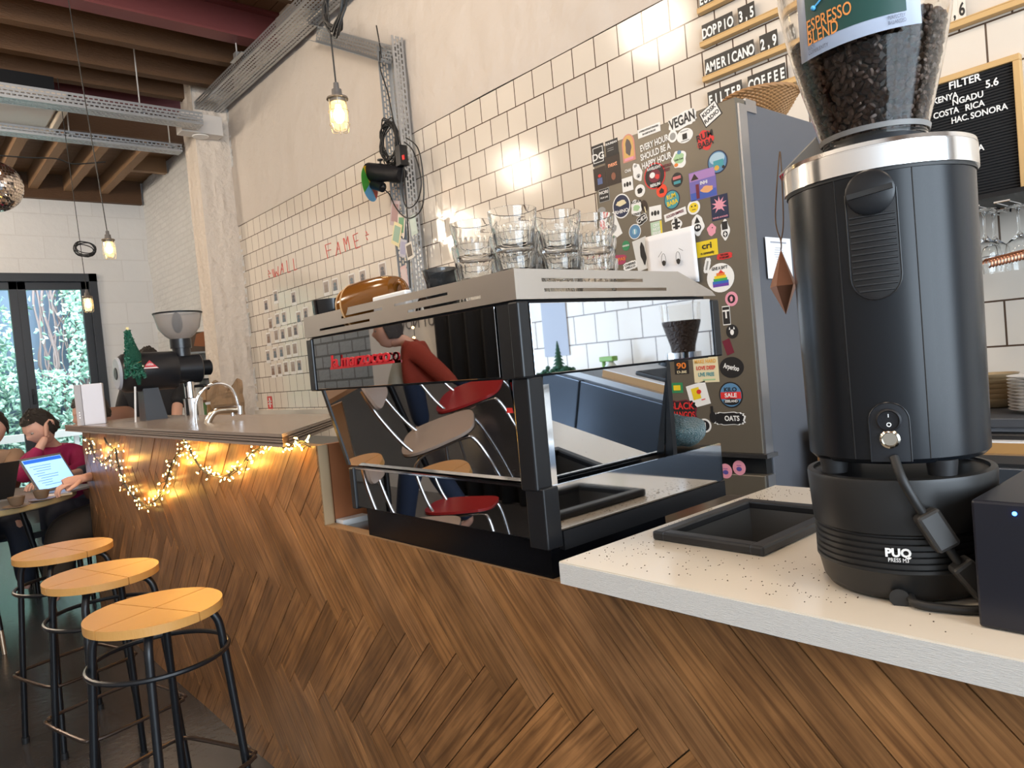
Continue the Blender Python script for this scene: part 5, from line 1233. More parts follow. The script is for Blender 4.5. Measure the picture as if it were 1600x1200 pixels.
# ------------------------------------------------------------------ cage lamps
bulbm = mat('lamp_glow', (1, .85, .6), .3, emit=(1, .72, .34), es=14)
yglass = mat('lamp_jar', (1.0, .85, .55), .05, trans=.95, ior=1.1, emit=(1, .70, .32), es=.5)
gripm = mat('lamp_grip', (.09, .08, .075), .5)
def cage_lamp(top, s, lab, x, y, z, path=None, power=16):
    t = thing('cage_lamp', (x, y, z), lab, 'pendant lamp', 'inspection lamps hanging on cords')
    M = Matrix.Translation((x, y, z)) @ Matrix.Diagonal((s*1.25, s*1.25, s, 1))     # z = bottom of the cage
    G().lathe([(.0001, .20), (.012, .20), (.014, .16), (.022, .155), (.024, .12), (.026, .115), (.027, .100), (.0001, .100)], M @ Matrix.Translation((0, 0, .115)) @ Matrix.Diagonal((1, 1, .85, 1)), 24).build('grip', gripm, t)
    G().lathe([(.025, .205), (.048, .200), (.050, .190), (.042, .186), (.040, .170), (.0001, .170)], M, 28).build('collar', mat('lamp_collar', (.16, .13, .10), .4, .3), t)
    G().lathe([(.036, .172), (.038, .12), (.037, .05), (.030, .018), (.0001, .010)], M, 28).build('glass_jar', yglass, t)
    G().lathe([(.0001, .16), (.014, .16), (.022, .12), (.024, .09), (.016, .06), (.0001, .052)], M, 20).build('bulb', bulbm, t)
    g = G()
    for k in range(6):
        a = 2*PI*k/6; c, s_ = math.cos(a), math.sin(a)
        g.tube([M @ V((c*r, s_*r, zz)) for r, zz in ((.043, .195), (.046, .12), (.046, .03), (.036, .004), (.012, .0))], .0018*s, 6, smooth_path=3)
    for zz, r in ((.045, .0465), (.12, .0465)):
        g.tube([M @ V((r*math.cos(2*PI*k/28), r*math.sin(2*PI*k/28), zz)) for k in range(28)], .0016*s, 6, closed=True)
    g.build('wire_cage', mat('cage_wire', (.62, .52, .32), .35, .8), t)
    zt = z+.285*s
    G().tube([(x, y, zt-.02)]+[V(p) for p in (path or [])]+[V(top)], .0035*max(s, .8), 7).build('cord', cord, t)
    l = point('lamp_light', (x, y, z+.10*s), power, (1, .72, .42), .03)
    return t
def coil(c, r, lab, n=6, axis='x', sq_=1, wob=.12):
    g = G(); c = V(c); n_ = n
    for k in range(n):
        ph = random.uniform(0, 6); rr = r*random.uniform(.75, 1.1); ox, oz = random.uniform(-.1, .1)*r, random.uniform(-.2, .2)*r; tl = random.uniform(-.25, .25)
        pts = []
        for i in range(20):
            a = 2*PI*i/20; p = rr*math.cos(a); q = rr*sq_*math.sin(a)*(1+wob*math.sin(2*a+ph)); d = rr*wob*math.sin(3*a+ph)
            v_ = V((d+tl*q*.3, p+ox, q+oz)) if axis == 'x' else V((p+ox, d, q+oz))
            pts.append(c+v_)
        g.tube(pts, .0042, 6, closed=True)
    o = g.build('cable_coil', cord); return tag(o, lab, 'cable coil')
LX, LY = 1.2, 2.115
cage_lamp((1.19, 2.13, 2.62), .56, 'large lit cage lamp hanging in front of the plaster wall, nearest of the three', LX, LY, 2.035, [(LX, LY+.005, 2.40)], 10)
bpy_c = U(530, 20, 0, 1.2)
coil((1.2, 2.08, bpy_c.z+.035), .062, 'loose coil of black cable at the top of the nearest cage lamp cord', 7, 'x', 1.25)
big = [o for o in COL.objects if o.name.startswith('cage_lamp')][0]
G().tube([(1.19, 2.13, 2.6), (1.19, 2.16, 3.2), (1.19, 2.3, 4.3)], .0045, 7).build('cord', cord, big)
p = U(172, 406, 0, 1.06); cage_lamp((.95, 4.62, 4.3), .56, 'lit cage lamp hanging before the white end wall, middle of the three', 1.058, 4.60, 2.03, None, 10)
q = U(139, 488, 1, 7.0); cage_lamp((1.36, 7.0, 3.95), .68, 'small lit cage lamp hanging in front of the garden door, farthest of the three', q.x, 7.0, q.z, None, 10)
q = U(132, 390, 1, 7.0); c_ = coil((q.x, 6.98, q.z), .085, 'ring of coiled black cable on the cord of the farthest cage lamp', 6, 'y', .75)
g = G().tube([U(0, 243, 1, 7.6), U(40, 246, 1, 7.6), U(88, 248, 1, 7.6), U(115, 256, 1, 7.6), U(165, 253, 1, 7.6)], .006, 6, smooth_path=6); tag(g.build('ceiling_cable', cord), 'black cable sagging under the pale joists of the far ceiling', 'cable')
# mirror ball
bc = U(-9, 291, 1, 5.0); mb = thing('mirror_ball', bc, 'mirror ball at the left edge under the far ceiling', 'mirror ball')
g = G(); Rb = .142; nr = 26
for i in range(nr):
    a0 = PI*i/nr; a1 = PI*(i+1)/nr; n = max(6, int(2*PI*math.sin((a0+a1)/2)*nr/PI))
    for k in range(n):
        b0 = 2*PI*k/n; b1 = 2*PI*(k+.9)/n; aa = a0+(a1-a0)*.9
        P_ = [V((math.sin(a)*math.cos(b), math.sin(a)*math.sin(b), math.cos(a)))*Rb for a, b in ((a0, b0), (aa, b0), (aa, b1), (a0, b1))]
        j = V((random.gauss(0, .0006), random.gauss(0, .0006), random.gauss(0, .0006))); g.add([bc+p+(j if m_ % 2 else -j) for m_, p in enumerate(P_)], [(0, 1, 2, 3)])
g.build('mirror_tiles', mat('mirror_tile', (.9, .82, .75), .06, 1), mb); G().ball(bc, Rb*.985, seg=32, rings=20).build('core', mat('ball_core', (.25, .2, .18), .6), mb)
G().cyl(bc+V((0, 0, Rb)), (bc.x, bc.y, 4.33), .004, seg=6).build('cord', cord, mb)
# cassette unit in the ceiling
ac = thing('ceiling_cassette', (1.0, 7.0, 3.6), 'cream square air-conditioning cassette hanging under the ceiling at the left', 'ceiling unit')
crm = mat('cream_plastic', (.66, .58, .48), .4)
c0, c1, c2, c3 = U(-60, 128, 2, 3.72), U(115, 152, 2, 3.72), U(95, 214, 2, 3.72), U(-80, 206, 2, 3.72)
x0_, x1_, y0_, y1_ = .35, 1.43, 6.90, 7.84
g = G().box(x0_, x1_, y0_, y0_+.05, 3.72, 3.80).box(x0_, x1_, y1_-.12, y1_, 3.70, 3.80).box(x1_-.05, x1_, y0_, y1_, 3.70, 3.80).box(x0_, x0_+.05, y0_, y1_, 3.70, 3.80).box(x0_+.05, x1_-.05, y0_+.05, y1_-.12, 3.76, 3.80)
g.build('casing', crm, ac, bevel=.008); G().box(x0_+.08, x1_-.08, y0_+.09, y1_-.16, 3.735, 3.755).build('grille_panel', mat('pale_grille', (.72, .72, .72), .3), ac)
G().box(x0_+.1, x1_-.1, y0_+.1, y1_-.1, 3.80, 3.95).build('body', blackmetal, ac)
# ------------------------------------------------------------------ spotlight with colour wheel, sockets, coils on the upright tray
sp = thing('stage_spotlight', (2.6, 4.0, 2.5), 'black stage spotlight clamped to the upright cable tray', 'spotlight')
ca, cb2 = U(577, 269, 0, 2.60), U(628, 273, 0, 2.66)
dirv = (ca-cb2).normalized(); Ms = Matrix.Translation(cb2) @ dirv.to_track_quat('Z', 'Y').to_matrix().to_4x4(); Ls = (ca-cb2).length
G().lathe([(.0001, 0), (.045, 0), (.055, .03), (.052, Ls*.45), (.060, Ls*.6), (.062, Ls), (.057, Ls), (.054, Ls*.7), (.0001, Ls*.7)], Ms, 32).build('barrel', matblack, sp)
g = G().cyl(cb2.lerp(ca, .62)+V((0, 0, .055)), cb2.lerp(ca, .62)+V((0, 0, .085)), .006); g.cyl(cb2.lerp(ca, .62)+V((0, 0, .082)), cb2.lerp(ca, .62)+V((0, 0, .09)), .020); g.cyl(cb2.lerp(ca, .6)-V((0, 0, .055)), cb2.lerp(ca, .6)-V((0, 0, .09)), .006); g.cyl(cb2.lerp(ca, .6)-V((0, 0, .088)), cb2.lerp(ca, .6)-V((0, 0, .096)), .020); g.build('clamp_knob', blackmetal, sp)
m1, m2 = U(583, 288, 0, 2.60), U(598, 293, 0, 2.62)
mt = G().cyl(m1, m2, .032, seg=24).build('colour_motor', blackmetal, sp)
wc = U(578, 287, 0, 2.585); wn = (wc-m2).normalized(); Mw = frame(wc, V((0, 0, 1)), wn.cross(V((0, 0, 1)))); Mw = Matrix.Translation(wc) @ (V((-.55, .84, .0))).to_track_quat('Z', 'Y').to_matrix().to_4x4()
cw = thing('colour_wheel', wc, 'four-coloured filter disc in front of the stage spotlight', 'colour wheel')
for k, (nm, col) in enumerate((('yellow_filter', (.85, .50, .02)), ('red_filter', (.6, .06, .04)), ('blue_filter', (.12, .38, .62)), ('green_filter', (.08, .36, .05)))):
    G().prism([(0, 0)]+[(.118*math.cos(a), .118*math.sin(a)) for a in [PI*.28+PI*k/2+PI/2*i/12 for i in range(13)]], 0, .002, Mw).build(nm, mat(nm, col, .3), cw)
c_ = U(608, 222, 0, 2.66); coil(c_, .10, 'thick coil of black cable tied to the upright tray above the spotlight', 14, 'x', 1.35)
pb = thing('power_strip', U(630, 242, 0, 2.66), 'black power strip with a lit red switch on the upright tray', 'power strip')
c_ = U(629, 238, 0, 2.66); G().box(2.62, 2.68, c_.y-.028, c_.y+.028, c_.z-.09, c_.z+.04).build('case', blackmetal, pb, bevel=.004)
c2_ = U(631, 246, 0, 2.62); G().box(2.612, 2.62, c2_.y-.009, c2_.y+.009, c2_.z-.014, c2_.z+.014).build('red_switch', mat('red_switch', (.6, .02, .02), .3, emit=(1, .03, .02), es=.12), pb)
def wire(pts, lab, r=.0045, x=2.66):
    o = G().tube([U(p[0], p[1], 0, p[2] if len(p) > 2 else x) for p in pts], r, 6, smooth_path=5).build('cable', cord); tag(o, lab, 'cable'); return o
wire([(593, 80), (595, 110), (606, 145), (614, 185), (620, 205), (628, 232)], 'black cable leading down the upright tray into the coil')
wire([(588, 40), (592, 62), (596, 90)], 'short black cable end hanging over the slanting tray')
wire([(632, 222), (645, 235), (655, 265), (658, 290), (652, 314), (640, 325), (632, 318), (627, 290), (630, 262)], 'inner loop of black cable right of the spotlight')
wire([(634, 215), (652, 230), (660, 265), (662, 310), (655, 332), (640, 341), (628, 336), (617, 322), (608, 303), (598, 295)], 'outer loop of black cable from the colour wheel motor')
wire([(631, 255), (634, 300), (637, 350), (639, 400), (641, 450)], 'black cable hanging straight down in front of the postcards')
pcd = [(617, 333, 26, 40, -.3, (.45, .36, .38), 'dusky pink postcard, topmost on the upright tray'), (627, 352, 22, 34, -.25, (.68, .60, .52), 'cream postcard with a green oval on the upright tray'), (620, 366, 26, 36, -.45, (.70, .62, .35), 'yellow and green postcard at the left of the upright tray'),
       (646, 352, 18, 30, .1, (.45, .55, .50), 'pale teal card tucked behind the hanging cable'), (630, 388, 20, 28, -.3, (.42, .42, .50), 'lilac card at the lower left of the upright tray'), (640, 392, 20, 26, .12, (.66, .62, .56), 'cream card with a dark photograph, lowest on the tray'), (632, 432, 18, 34, .1, (.62, .42, .42), 'pink card low on the tray beside the amber mug')]
for k, (px, py, w_, h_, ro, col, lab) in enumerate(pcd):
    xx = 2.675-.004*k; c = U(px, py, 0, xx); Wm = w_/255; Hm = h_/255*1.05; M = FX(c, ro)
    o = G().box(-Wm/2, Wm/2, -Hm/2, Hm/2, 0, .0012, M).build('postcard', ink(col)); tag(o, lab, 'postcard', 'postcards on the upright tray')
    ic = [(.35, .2, .2), (.1, .3, .15), (.25, .4, .3), (.5, .6, .55), (.3, .3, .45), (.07, .05, .04), (.6, .5, .5)][k]
    G().box(-Wm*.36, Wm*.36, -Hm*.34, Hm*.36, .0012, .0018, M).build('picture', ink(ic), o)
# ------------------------------------------------------------------ things on and behind the raised bar
BT = 1.107
rt = thing('router_box', (.83, 4.36, BT), 'white upright router box standing at the far left end of the bar top', 'router')
c = U(121, 667, 2, BT); G().box(.79, .875, 0, 0, 0, 0) 
r0, r1 = U(121, 666, 2, BT), U(163, 662, 2, BT)
ang = math.atan2(r1.y-r0.y, r1.x-r0.x)
hgt_ = U(114, 602, 0, r0.x).z-BT
M = Matrix.Translation(r0) @ Matrix.Rotation(ang+.25, 4, 'Z'); Lw = (r1-r0).length
G().box(0.035, Lw*1.0, 0, .05, 0, hgt_, M).build('side', mat('router_white', (.72, .71, .76), .35), rt, bevel=.004)
G().box(0, .034, 0.001, .05, 0, hgt_, M).build('front', mat('router_grey', (.42, .40, .41), .4), rt, bevel=.003)
g = G()
for k in range(3): g.box(.015, .018, -.001, .001, .04+k*.014, .046+k*.014, M)
g.build('indicator_light', mat('ind', (.9, .9, .9), .4, emit=(1, 1, 1), es=.5), rt)
# lower back counter of the bar
o = thing('bar_back_counter', (1.35, 3.6, 0), 'dark counter behind the raised bar carrying the horizontal grinder', 'counter'); G().box(.92, 1.62, 1.85, 4.72, 0, .93).build('carcass', mat('carcass', (.02, .02, .022), .4), o); G().box(.91, 1.64, 1.84, 4.74, .93, .96).build('top', blackmetal, o)
# horizontal shop grinder
ek = thing('shop_grinder', (1.18, 4.2, .96), 'black horizontal shop grinder with funnel hopper and a red emblem, decorated with a tree', 'coffee grinder')
eb = mat('ek_black', (.012, .013, .016), .28, spec=.6)
ekz = U(240, 580, 1, 4.2).z; XL = U(186, 590, 1, 4.2).x; XR = U(310, 570, 1, 4.2).x; XK = U(327, 568, 1, 4.2).x; XM = U(270, 580, 1, 4.2).x
def xl(prof, nm, m, seg=40): return G().lathe(prof, Matrix.Translation((0, 4.2, ekz)) @ Matrix.Rotation(PI/2, 4, 'Y'), seg).build(nm, m, ek)
xl([(.0001, XL), (.085, XL), (.100, XL+.02), (.103, XL+.05), (.103, XM), (.098, XM+.012), (.0001, XM+.012)], 'motor_housing', eb)
xl([(.0001, XL-.012), (.040, XL-.012), (.078, XL-.012), (.086, XL), (.0001, XL)], 'pale_end_cap', mat('ek_cap', (.34, .37, .42), .35))
xl([(.0001, XL-.016), (.030, XL-.016), (.032, XL-.0125), (.0001, XL-.0125)], 'cap_recess', black)
xl([(.0001, XM+.012), (.078, XM+.012), (.080, XR), (.072, XR+.008), (.0001, XR+.008)], 'grinding_head', eb)
xl([(.0001, XR+.008), (.042, XR+.008), (.043, XK), (.036, XK+.006), (.0001, XK+.006)], 'adjust_knob', black)
g = G(); cx = U(237, 640, 1, 4.2).x
Q = [(cx-.045, .05), (cx+.03, .05), (cx+.045, .0), ]
vs = [(cx-.050, 4.12, .96), (cx+.085, 4.12, .96), (cx+.085, 4.28, .96), (cx-.050, 4.28, .96), (cx-.045, 4.15, ekz-.08), (cx+.030, 4.15, ekz-.08), (cx+.030, 4.25, ekz-.08), (cx-.045, 4.25, ekz-.08)]
g.add(vs, [(0, 1, 5, 4), (1, 2, 6, 5), (2, 3, 7, 6), (3, 0, 4, 7), (0, 3, 2, 1), (4, 5, 6, 7)]); g.build('column', mat('ek_grey', (.045, .05, .06), .3), ek)
G().box(cx-.12, cx+.24, 4.08, 4.34, .96, .985).build('base_plate', eb, ek, bevel=.004)
hx = U(282, 535, 1, 4.2).x
G().cyl((hx, 4.2, ekz+.07), (hx, 4.2, ekz+.118), .046, seg=28).cyl((hx, 4.2, ekz+.115), (hx, 4.2, ekz+.165), .055, seg=28).build('hopper_neck', eb, ek)
hz0 = ekz+.165; hz1 = U(272, 490, 1, 4.2).z
G().lathe([(.050, 0), (.075, .02), (.105, .06), (.122, hz1-hz0-.006), (.122, hz1-hz0), (.119, hz1-hz0), (.102, .062), (.072, .024), (.048, .004)], Matrix.Translation((hx, 4.2, hz0)), 44, closed=True).build('funnel', mat('funnel_plastic', (.75, .72, .70), .25, trans=.75, ior=1.15), ek)
G().lathe([(.120, -.004), (.126, -.003), (.127, .004), (.119, .003)], Matrix.Translation((hx, 4.2, hz1)), 44, closed=True).build('funnel_rim', black, ek)
o = G().ball((hx-.025, 4.14, hz0+.085), .03, (.95, .5, 1.9), M=None).build('black_scoop', black); tag(o, 'black scoop standing inside the funnel hopper of the shop grinder', 'scoop')
ep = U(234, 567, 0, 1.1); 
Me = FY((U(234, 570, 1, 4.095).x, 4.095, U(234, 570, 1, 4.095).z))
em_ = G().prism([(-.043, -.020), (.043, -.020), (0, .024)], 0, .002, Me).build('red_emblem', mat('emblem_red', (.55, .04, .05), .4), ek)
g = G().prism([(-.040, -.0185), (.040, -.0185), (.032, -.013), (-.032, -.013)], .002, .003, Me)
for k in range(-2, 3): g.prism([(k*.008-.002, -.004), (k*.008+.002, -.004), (k*.006+.001, .010-.002*abs(k)), (k*.006-.001, .010-.002*abs(k))], .002, .003, Me)
g.build('emblem_mark', whiteink, em_)
sx_ = U(297, 610, 1, 4.2).x
G().cyl((sx_, 4.2, ekz-.16), (sx_, 4.2, ekz-.07), .030, seg=20).build('spout', chrome, ek); G().cyl((sx_+.01, 4.2, .985), (sx_+.01, 4.2, ekz-.165), .048, .05, seg=28).build('steel_bin', chrome, ek)
G().tube([(sx_+.03, 4.2, ekz-.10), (sx_+.07, 4.17, ekz-.10), (sx_+.085, 4.15, ekz-.12)], .008, 8).build('clip_arm', black, ek)
o = G().cyl(U(212, 662, 1, 4.1), U(211, 604, 1, 4.1), .005, seg=8).build('white_pipe', white, ek)
# felt tree decoration on it
tr = thing('felt_tree', (XL+.07, 4.12, ekz+.05), 'small green felt christmas tree with gold tinsel hung on the shop grinder', 'tree')
fg = mat('green_felt', (.006, .075, .045), .85, bump=.8, bscale=180)
g = G(); bs = U(216, 588, 1, 4.08); tpp = U(199, 516, 1, 4.08); mid = U(213, 565, 1, 4.08)
pth = [bs+V((.005, 0, -.02)), mid, tpp]
g.tube([bs+V((.0, 0, -.045)), bs, bs.lerp(tpp, .25), bs.lerp(tpp, .45), bs.lerp(tpp, .7), tpp], [.008, .018, .030, .038, .022, .002], 14)
g.build('felt_body', fg, tr)
g = G()
def tuft():
    f = random.random(); c = bs.lerp(tpp, f); r_ = .046*(1-f*.85); a = random.uniform(0, 6.28); k = random.uniform(.6, 1.5)
    return c+V((math.cos(a)*r_-.012*(1-f), math.sin(a)*r_, -.006)), (.010*k, .10*k, .06*k)
leaves(g, 900, tuft, .022); g.build('felt_needles', leafm, tr)
g = G(); pts = []
for i in range(40): f = i/39; c = bs.lerp(tpp, .1+.85*f); r_ = .040*(1-f*.8); pts.append(c+V((math.cos(f*22)*r_, math.sin(f*22)*r_, 0)))
g.tube(pts, .002, 5); g.build('gold_tinsel', mat('gold_tinsel', (.6, .45, .2), .3, 1), tr)
G().prism([((.012 if i % 2 else .005)*math.cos(i*PI/5+PI/2), (.012 if i % 2 else .005)*math.sin(i*PI/5+PI/2)) for i in range(10)], -.002, .002, FY(tpp+V((0, 0, .008)))).build('gold_star', mat('gold_tinsel', (.6, .45, .2), .3, 1), tr)
for k, f in enumerate((.2, .45, .65)): G().ball(bs.lerp(tpp, f)+V((.025-.01*k, -.032+.008*k, 0)), .0085, seg=12, rings=8).build('bauble', mat('bauble', (.35, .4, .3), .1, 1), tr)
# tap
tp_ = thing('chrome_tap', (1.02, 3.05, BT), 'chrome swan-neck water tap rising from the bar top', 'tap')
def tapP(px, py): return U(px, py, 1, 3.0)
G().tube([tapP(308, 668), tapP(306, 645), tapP(307, 628), tapP(315, 612), tapP(328, 602), tapP(343, 599), tapP(358, 604), tapP(367, 616), tapP(372, 632), tapP(374, 640)], .0062, 10, smooth_path=6).build('neck', chrome, tp_)
G().cyl(tapP(374.5, 634), tapP(375.5, 647), .011, seg=18).build('nozzle', chrome, tp_)
t2 = thing('mixer_tap', (1.15, 3.0, BT), 'stout brushed mixer tap curving up behind the chrome swan-neck tap', 'tap')
nick = mat('nickel', (.62, .56, .47), .18, 1)
def tapQ(px, py): return U(px, py, 1, 3.08)
G().tube([tapQ(324, 664), tapQ(327, 655), tapQ(334, 645), tapQ(345, 641), tapQ(372, 640)], .0145, 14, smooth_path=6).build('spout', nick, t2)
G().cyl(tapQ(363, 641), tapQ(364, 650), .008, seg=14).build('aerator', chrome, t2); G().tube([tapQ(332, 642), tapQ(345, 637), tapQ(368, 635)], .004, 8).build('lever', chrome, t2)
# kraft paper bag, shelf with books and jars in the corner
kb_ = thing('paper_bag', U(345, 655, 1, 6.2), 'crumpled brown kraft paper bag behind the taps', 'paper bag')
a, b = U(332, 660, 1, 6.2), U(374, 598, 1, 6.3); g = G()
vs, fs = wobble(0, 1, 0, 1, 16, 14, lambda u, v: (a.x+(b.x-a.x)*u+.02*math.sin(v*7)*(1-u), 6.2+.03*NZ.noise((u*5, v*5, 1))+.06*abs(u-.45), .93+(b.z-.93)*v+(.04*math.sin(u*9) if v > .9 else 0)))
g.add(vs, fs); g.box(a.x, b.x, 6.3, 6.42, .93, b.z-.03); g.build('crumpled_side', mat('kraft', (.36, .23, .13), .8, bump=.8, bscale=14), kb_)
o = G().box(1.75, 2.78, 6.0, 6.6, 0, .93).build('far_counter', mat('far_counter', (.05, .055, .06), .5)); tag(o, 'low dark counter in front of the plaster column', 'counter')
sh_ = thing('wall_shelf', U(310, 555, 0, 2.6), 'thin metal shelf unit fixed to the white brick wall left of the column', 'shelf')
SY = 8.4
sa, sb = U(292, 551, 1, SY), U(328, 547, 1, SY)
G().box(sa.x-.25, 2.78, SY-.1, SY+.35, sa.z-.02, sa.z).build('upper_board', mat('shelf_metal', (.3, .34, .38), .4, .5), sh_)
sc = U(300, 593, 1, SY); G().box(sa.x-.3, 2.78, SY-.1, SY+.35, sc.z-.02, sc.z).build('lower_board', mat('shelf_dark', (.03, .04, .045), .4), sh_)
bcol = [(.7, .68, .65), (.6, .06, .05), (.75, .74, .72), (.55, .08, .06), (.10, .07, .05)]
bn = ['white book', 'red book', 'pale book', 'dark red book', 'thick brown book, picture cover outwards,']
bxx = sa.x-.12
for k, c_ in enumerate(bcol):
    wd = .035 if k < 4 else .26; z1 = U(300, 519, 1, SY).z
    o = G().box(bxx, bxx+wd, SY, SY+.2, sa.z, z1-(.02 if k % 2 else 0)).build('book', ink(c_), bevel=.003); tag(o, bn[k]+' standing on the wall shelf beside the column', 'book', 'books on the wall shelf'); bxx += wd+.006
    if k == 4: G().prism([(-.09, -.07), (.09, -.09), (.05, .09), (-.05, .06)], 0, .002, FY((bxx-.14, SY-.001, sa.z+.14))).build('cover_picture', ink((.32, .12, .05)), o)
jars = [((.10, .18, .06), 303), ((.30, .17, .06), 313), ((.08, .16, .05), 321), ((.28, .15, .05), 327)]
for k, (c_, px) in enumerate(jars):
    p = U(px, 640, 1, 6.0); zz = U(px, 622+3*k, 1, 6.0).z
    o = thing('jar', (p.x, 6.05, .93), ['green jar at the left of the jars behind the tap', 'tall amber jar behind the arch of the tap', 'dark green jar between the amber jars', 'short amber jar beside the paper bag'][k], 'jar', 'jars behind the taps')
    G().lathe([(.0001, 0), (.035, 0), (.036, zz-.97), (.026, zz-.945), (.026, zz-.935), (.0001, zz-.935)], Matrix.Translation((p.x, 6.05, .931)), 20).build('jar_body', mat('jar%d' % k, c_, .2), o); G().cyl((p.x, 6.05, zz-.005), (p.x, 6.05, zz+.015), .03, seg=18).build('lid', white if k % 2 else brownwood, o)
# ------------------------------------------------------------------ string lights on the cladding
sl_ = thing('string_lights', (PX-.01, 3.6, 1.02), 'clustered warm string lights draped in swags under the bar top', 'string lights')
led = mat('warm_led', (1, .8, .4), .3, emit=(1, .62, .16), es=20)
def sw(px, py, d=.012): return U(px, py, 0, PX-d)
paths = [[(128, 681), (140, 690), (148, 712), (160, 722), (172, 712), (180, 700), (183, 715), (190, 745), (200, 765), (215, 780), (232, 790), (245, 780), (256, 765), (262, 745), (268, 728), (275, 712), (285, 700), (290, 688)],
         [(288, 683), (296, 700), (308, 722), (320, 735), (335, 742), (352, 744), (366, 735), (378, 725), (388, 712), (400, 702), (415, 694), (430, 690), (445, 698), (458, 694), (470, 690), (484, 697)],
         [(163, 683), (168, 692), (176, 700)], [(240, 686), (262, 720), (275, 716)]]
g = G(); 
for pth in paths[:2]+paths[2:3]:
    for off in ((0, 0), (1.5, 2.2), (-1.2, 1.5)): g.tube([sw(x+off[0]+random.uniform(-1, 1), y+off[1]+random.uniform(-1, 1), .010+random.random()*.008) for x, y in pth], .0016, 5, smooth_path=3)
tips = []
dens = []
for pth in paths[:2]:
    for (x0, y0), (x1, y1) in zip(pth, pth[1:]):
        L_ = math.hypot(x1-x0, y1-y0); n = max(2, int(L_/ (2.6)))
        for k in range(n):
            f = random.random(); bx_, by_ = x0+(x1-x0)*f, y0+(y1-y0)*f
            a = random.uniform(0, 2*PI); d = random.uniform(4, 15); ex, ey = bx_+d*math.cos(a)*.9, by_+d*abs(math.sin(a))*(1 if random.random() < .62 else -1)*.8+2
            if ey < 685: ey = 685+random.random()*4
            if ex < 129: ex = 131
            dd = random.uniform(.008, .022); p0, p1 = sw(bx_, by_, .012), sw(ex, ey, dd); g.tube([p0, p0.lerp(p1, .5)+V((-.003, 0, .003)), p1], .0013, 5); tips.append(p1)
g.build('wire', cord, sl_)
random.shuffle(tips)
bulbg = G().lathe([(.0001, 0), (.0022, .001), (.0026, .005), (.0016, .010), (.0001, .012)], None, 8).mesh('bulb'); bulbg.materials.append(led)
tips.sort(key=lambda p: p.y)
for p in tips[:100]:
    o = bpy.data.objects.new('bulb', bulbg); COL.objects.link(o); o.parent = sl_; o.location = p-sl_.location; o.rotation_euler = (random.uniform(-1.5, 1.5), random.uniform(-1.2, 1.2), 0)
if len(tips) > 100:
    g = G()
    for p in tips[100:]: g.lathe([(.0001, 0), (.0022, .001), (.0026, .005), (.0016, .010), (.0001, .012)], Matrix.Translation(p) @ Matrix.Rotation(random.uniform(-1.4, 1.4), 4, 'X'), 8)
    g.build('small_bulbs', led, sl_, kind='stuff')
for k, (x, y) in enumerate(((150, 705), (185, 720), (215, 775), (245, 775), (270, 725), (300, 705), (330, 735), (365, 730), (400, 705), (455, 695))):
    p = sw(x, y, .035); point('string_glow', p, .4, (1, .50, .08), .012)
# ------------------------------------------------------------------ stools
seatw = mat('stool_oak', (.62, .33, .10), .32, col2=(.50, .25, .07), vscale=5, stretch=(1, 9, 1), bump=.05)
def make_stool():
    t = thing('bar_stool', (0, 0, 0), '', 'stool', 'oak-topped bar stools beside the counter'); SZ = .70; R0 = .163
    g = G()
    n = 60; dx = .0018
    for qx in (1, -1):
        for qy in (1, -1):
            pts = [(qx*dx, qy*dx)]+[(qx*max(dx, R0*math.cos(a)), qy*max(dx, R0*math.sin(a))) for a in [PI/2*i/18 for i in range(19)]]
            g.prism(pts, SZ-.022, SZ)
    g.prism([(R0*.97*math.cos(2*PI*i/48), R0*.97*math.sin(2*PI*i/48)) for i in range(48)], SZ-.020, SZ-.006)
    g.build('seat', seatw, t)
    for k in range(4):
        a = PI/4+PI/2*k; c, s = math.cos(a), math.sin(a)
        P = [(c*.03, s*.03, SZ-.031), (c*.095, s*.095, SZ-.031), (c*.128, s*.128, SZ-.036), (c*.146, s*.146, SZ-.062), (c*.152, s*.152, SZ-.10), (c*.175, s*.175, .30), (c*.195, s*.195, .012)]
        P = crom([V(p) for p in P[:5]], 5)+[V(p) for p in P[5:]]
        lg = G().tube(P, .0105, 10).build('leg', blackmetal, t); G().cyl((c*.1952, s*.1952, 0), (c*.1945, s*.1945, .022), .0135, seg=14).build('rubber_foot', rub, lg)
    for z, r in ((SZ-.125, .166),):
        G().tube([(r*math.cos(2*PI*i/40), r*math.sin(2*PI*i/40), z) for i in range(40)], .0065, 8, closed=True).build('ring', blackmetal, t)
    z = .26; r = .193; sq_p = []
    for k in range(4):
        a = PI/4+PI/2*k
        for da in (-.16, 0, .16): sq_p.append((r*(1 if da else 1.0)*math.cos(a+da)*(1.0), r*math.sin(a+da), z))
    G().tube(sq_p, .006, 8, closed=True, smooth_path=3).build('footrest', mat('bronze_rail', (.07, .05, .04), .3, .7), t)
    return t
s1 = make_stool(); s1.location = (.482, 2.03, 0); s1.rotation_euler = (0, 0, .40); s1['label'] = 'nearest of the three oak-topped bar stools with a crossed seat'
dup(s1, (.477, 2.60, 0), .25, label='middle one of the three oak-topped bar stools with a crossed seat')
dup(s1, (.466, 3.17, 0), .30, label='farthest of the three oak-topped bar stools, closest to the cafe table')
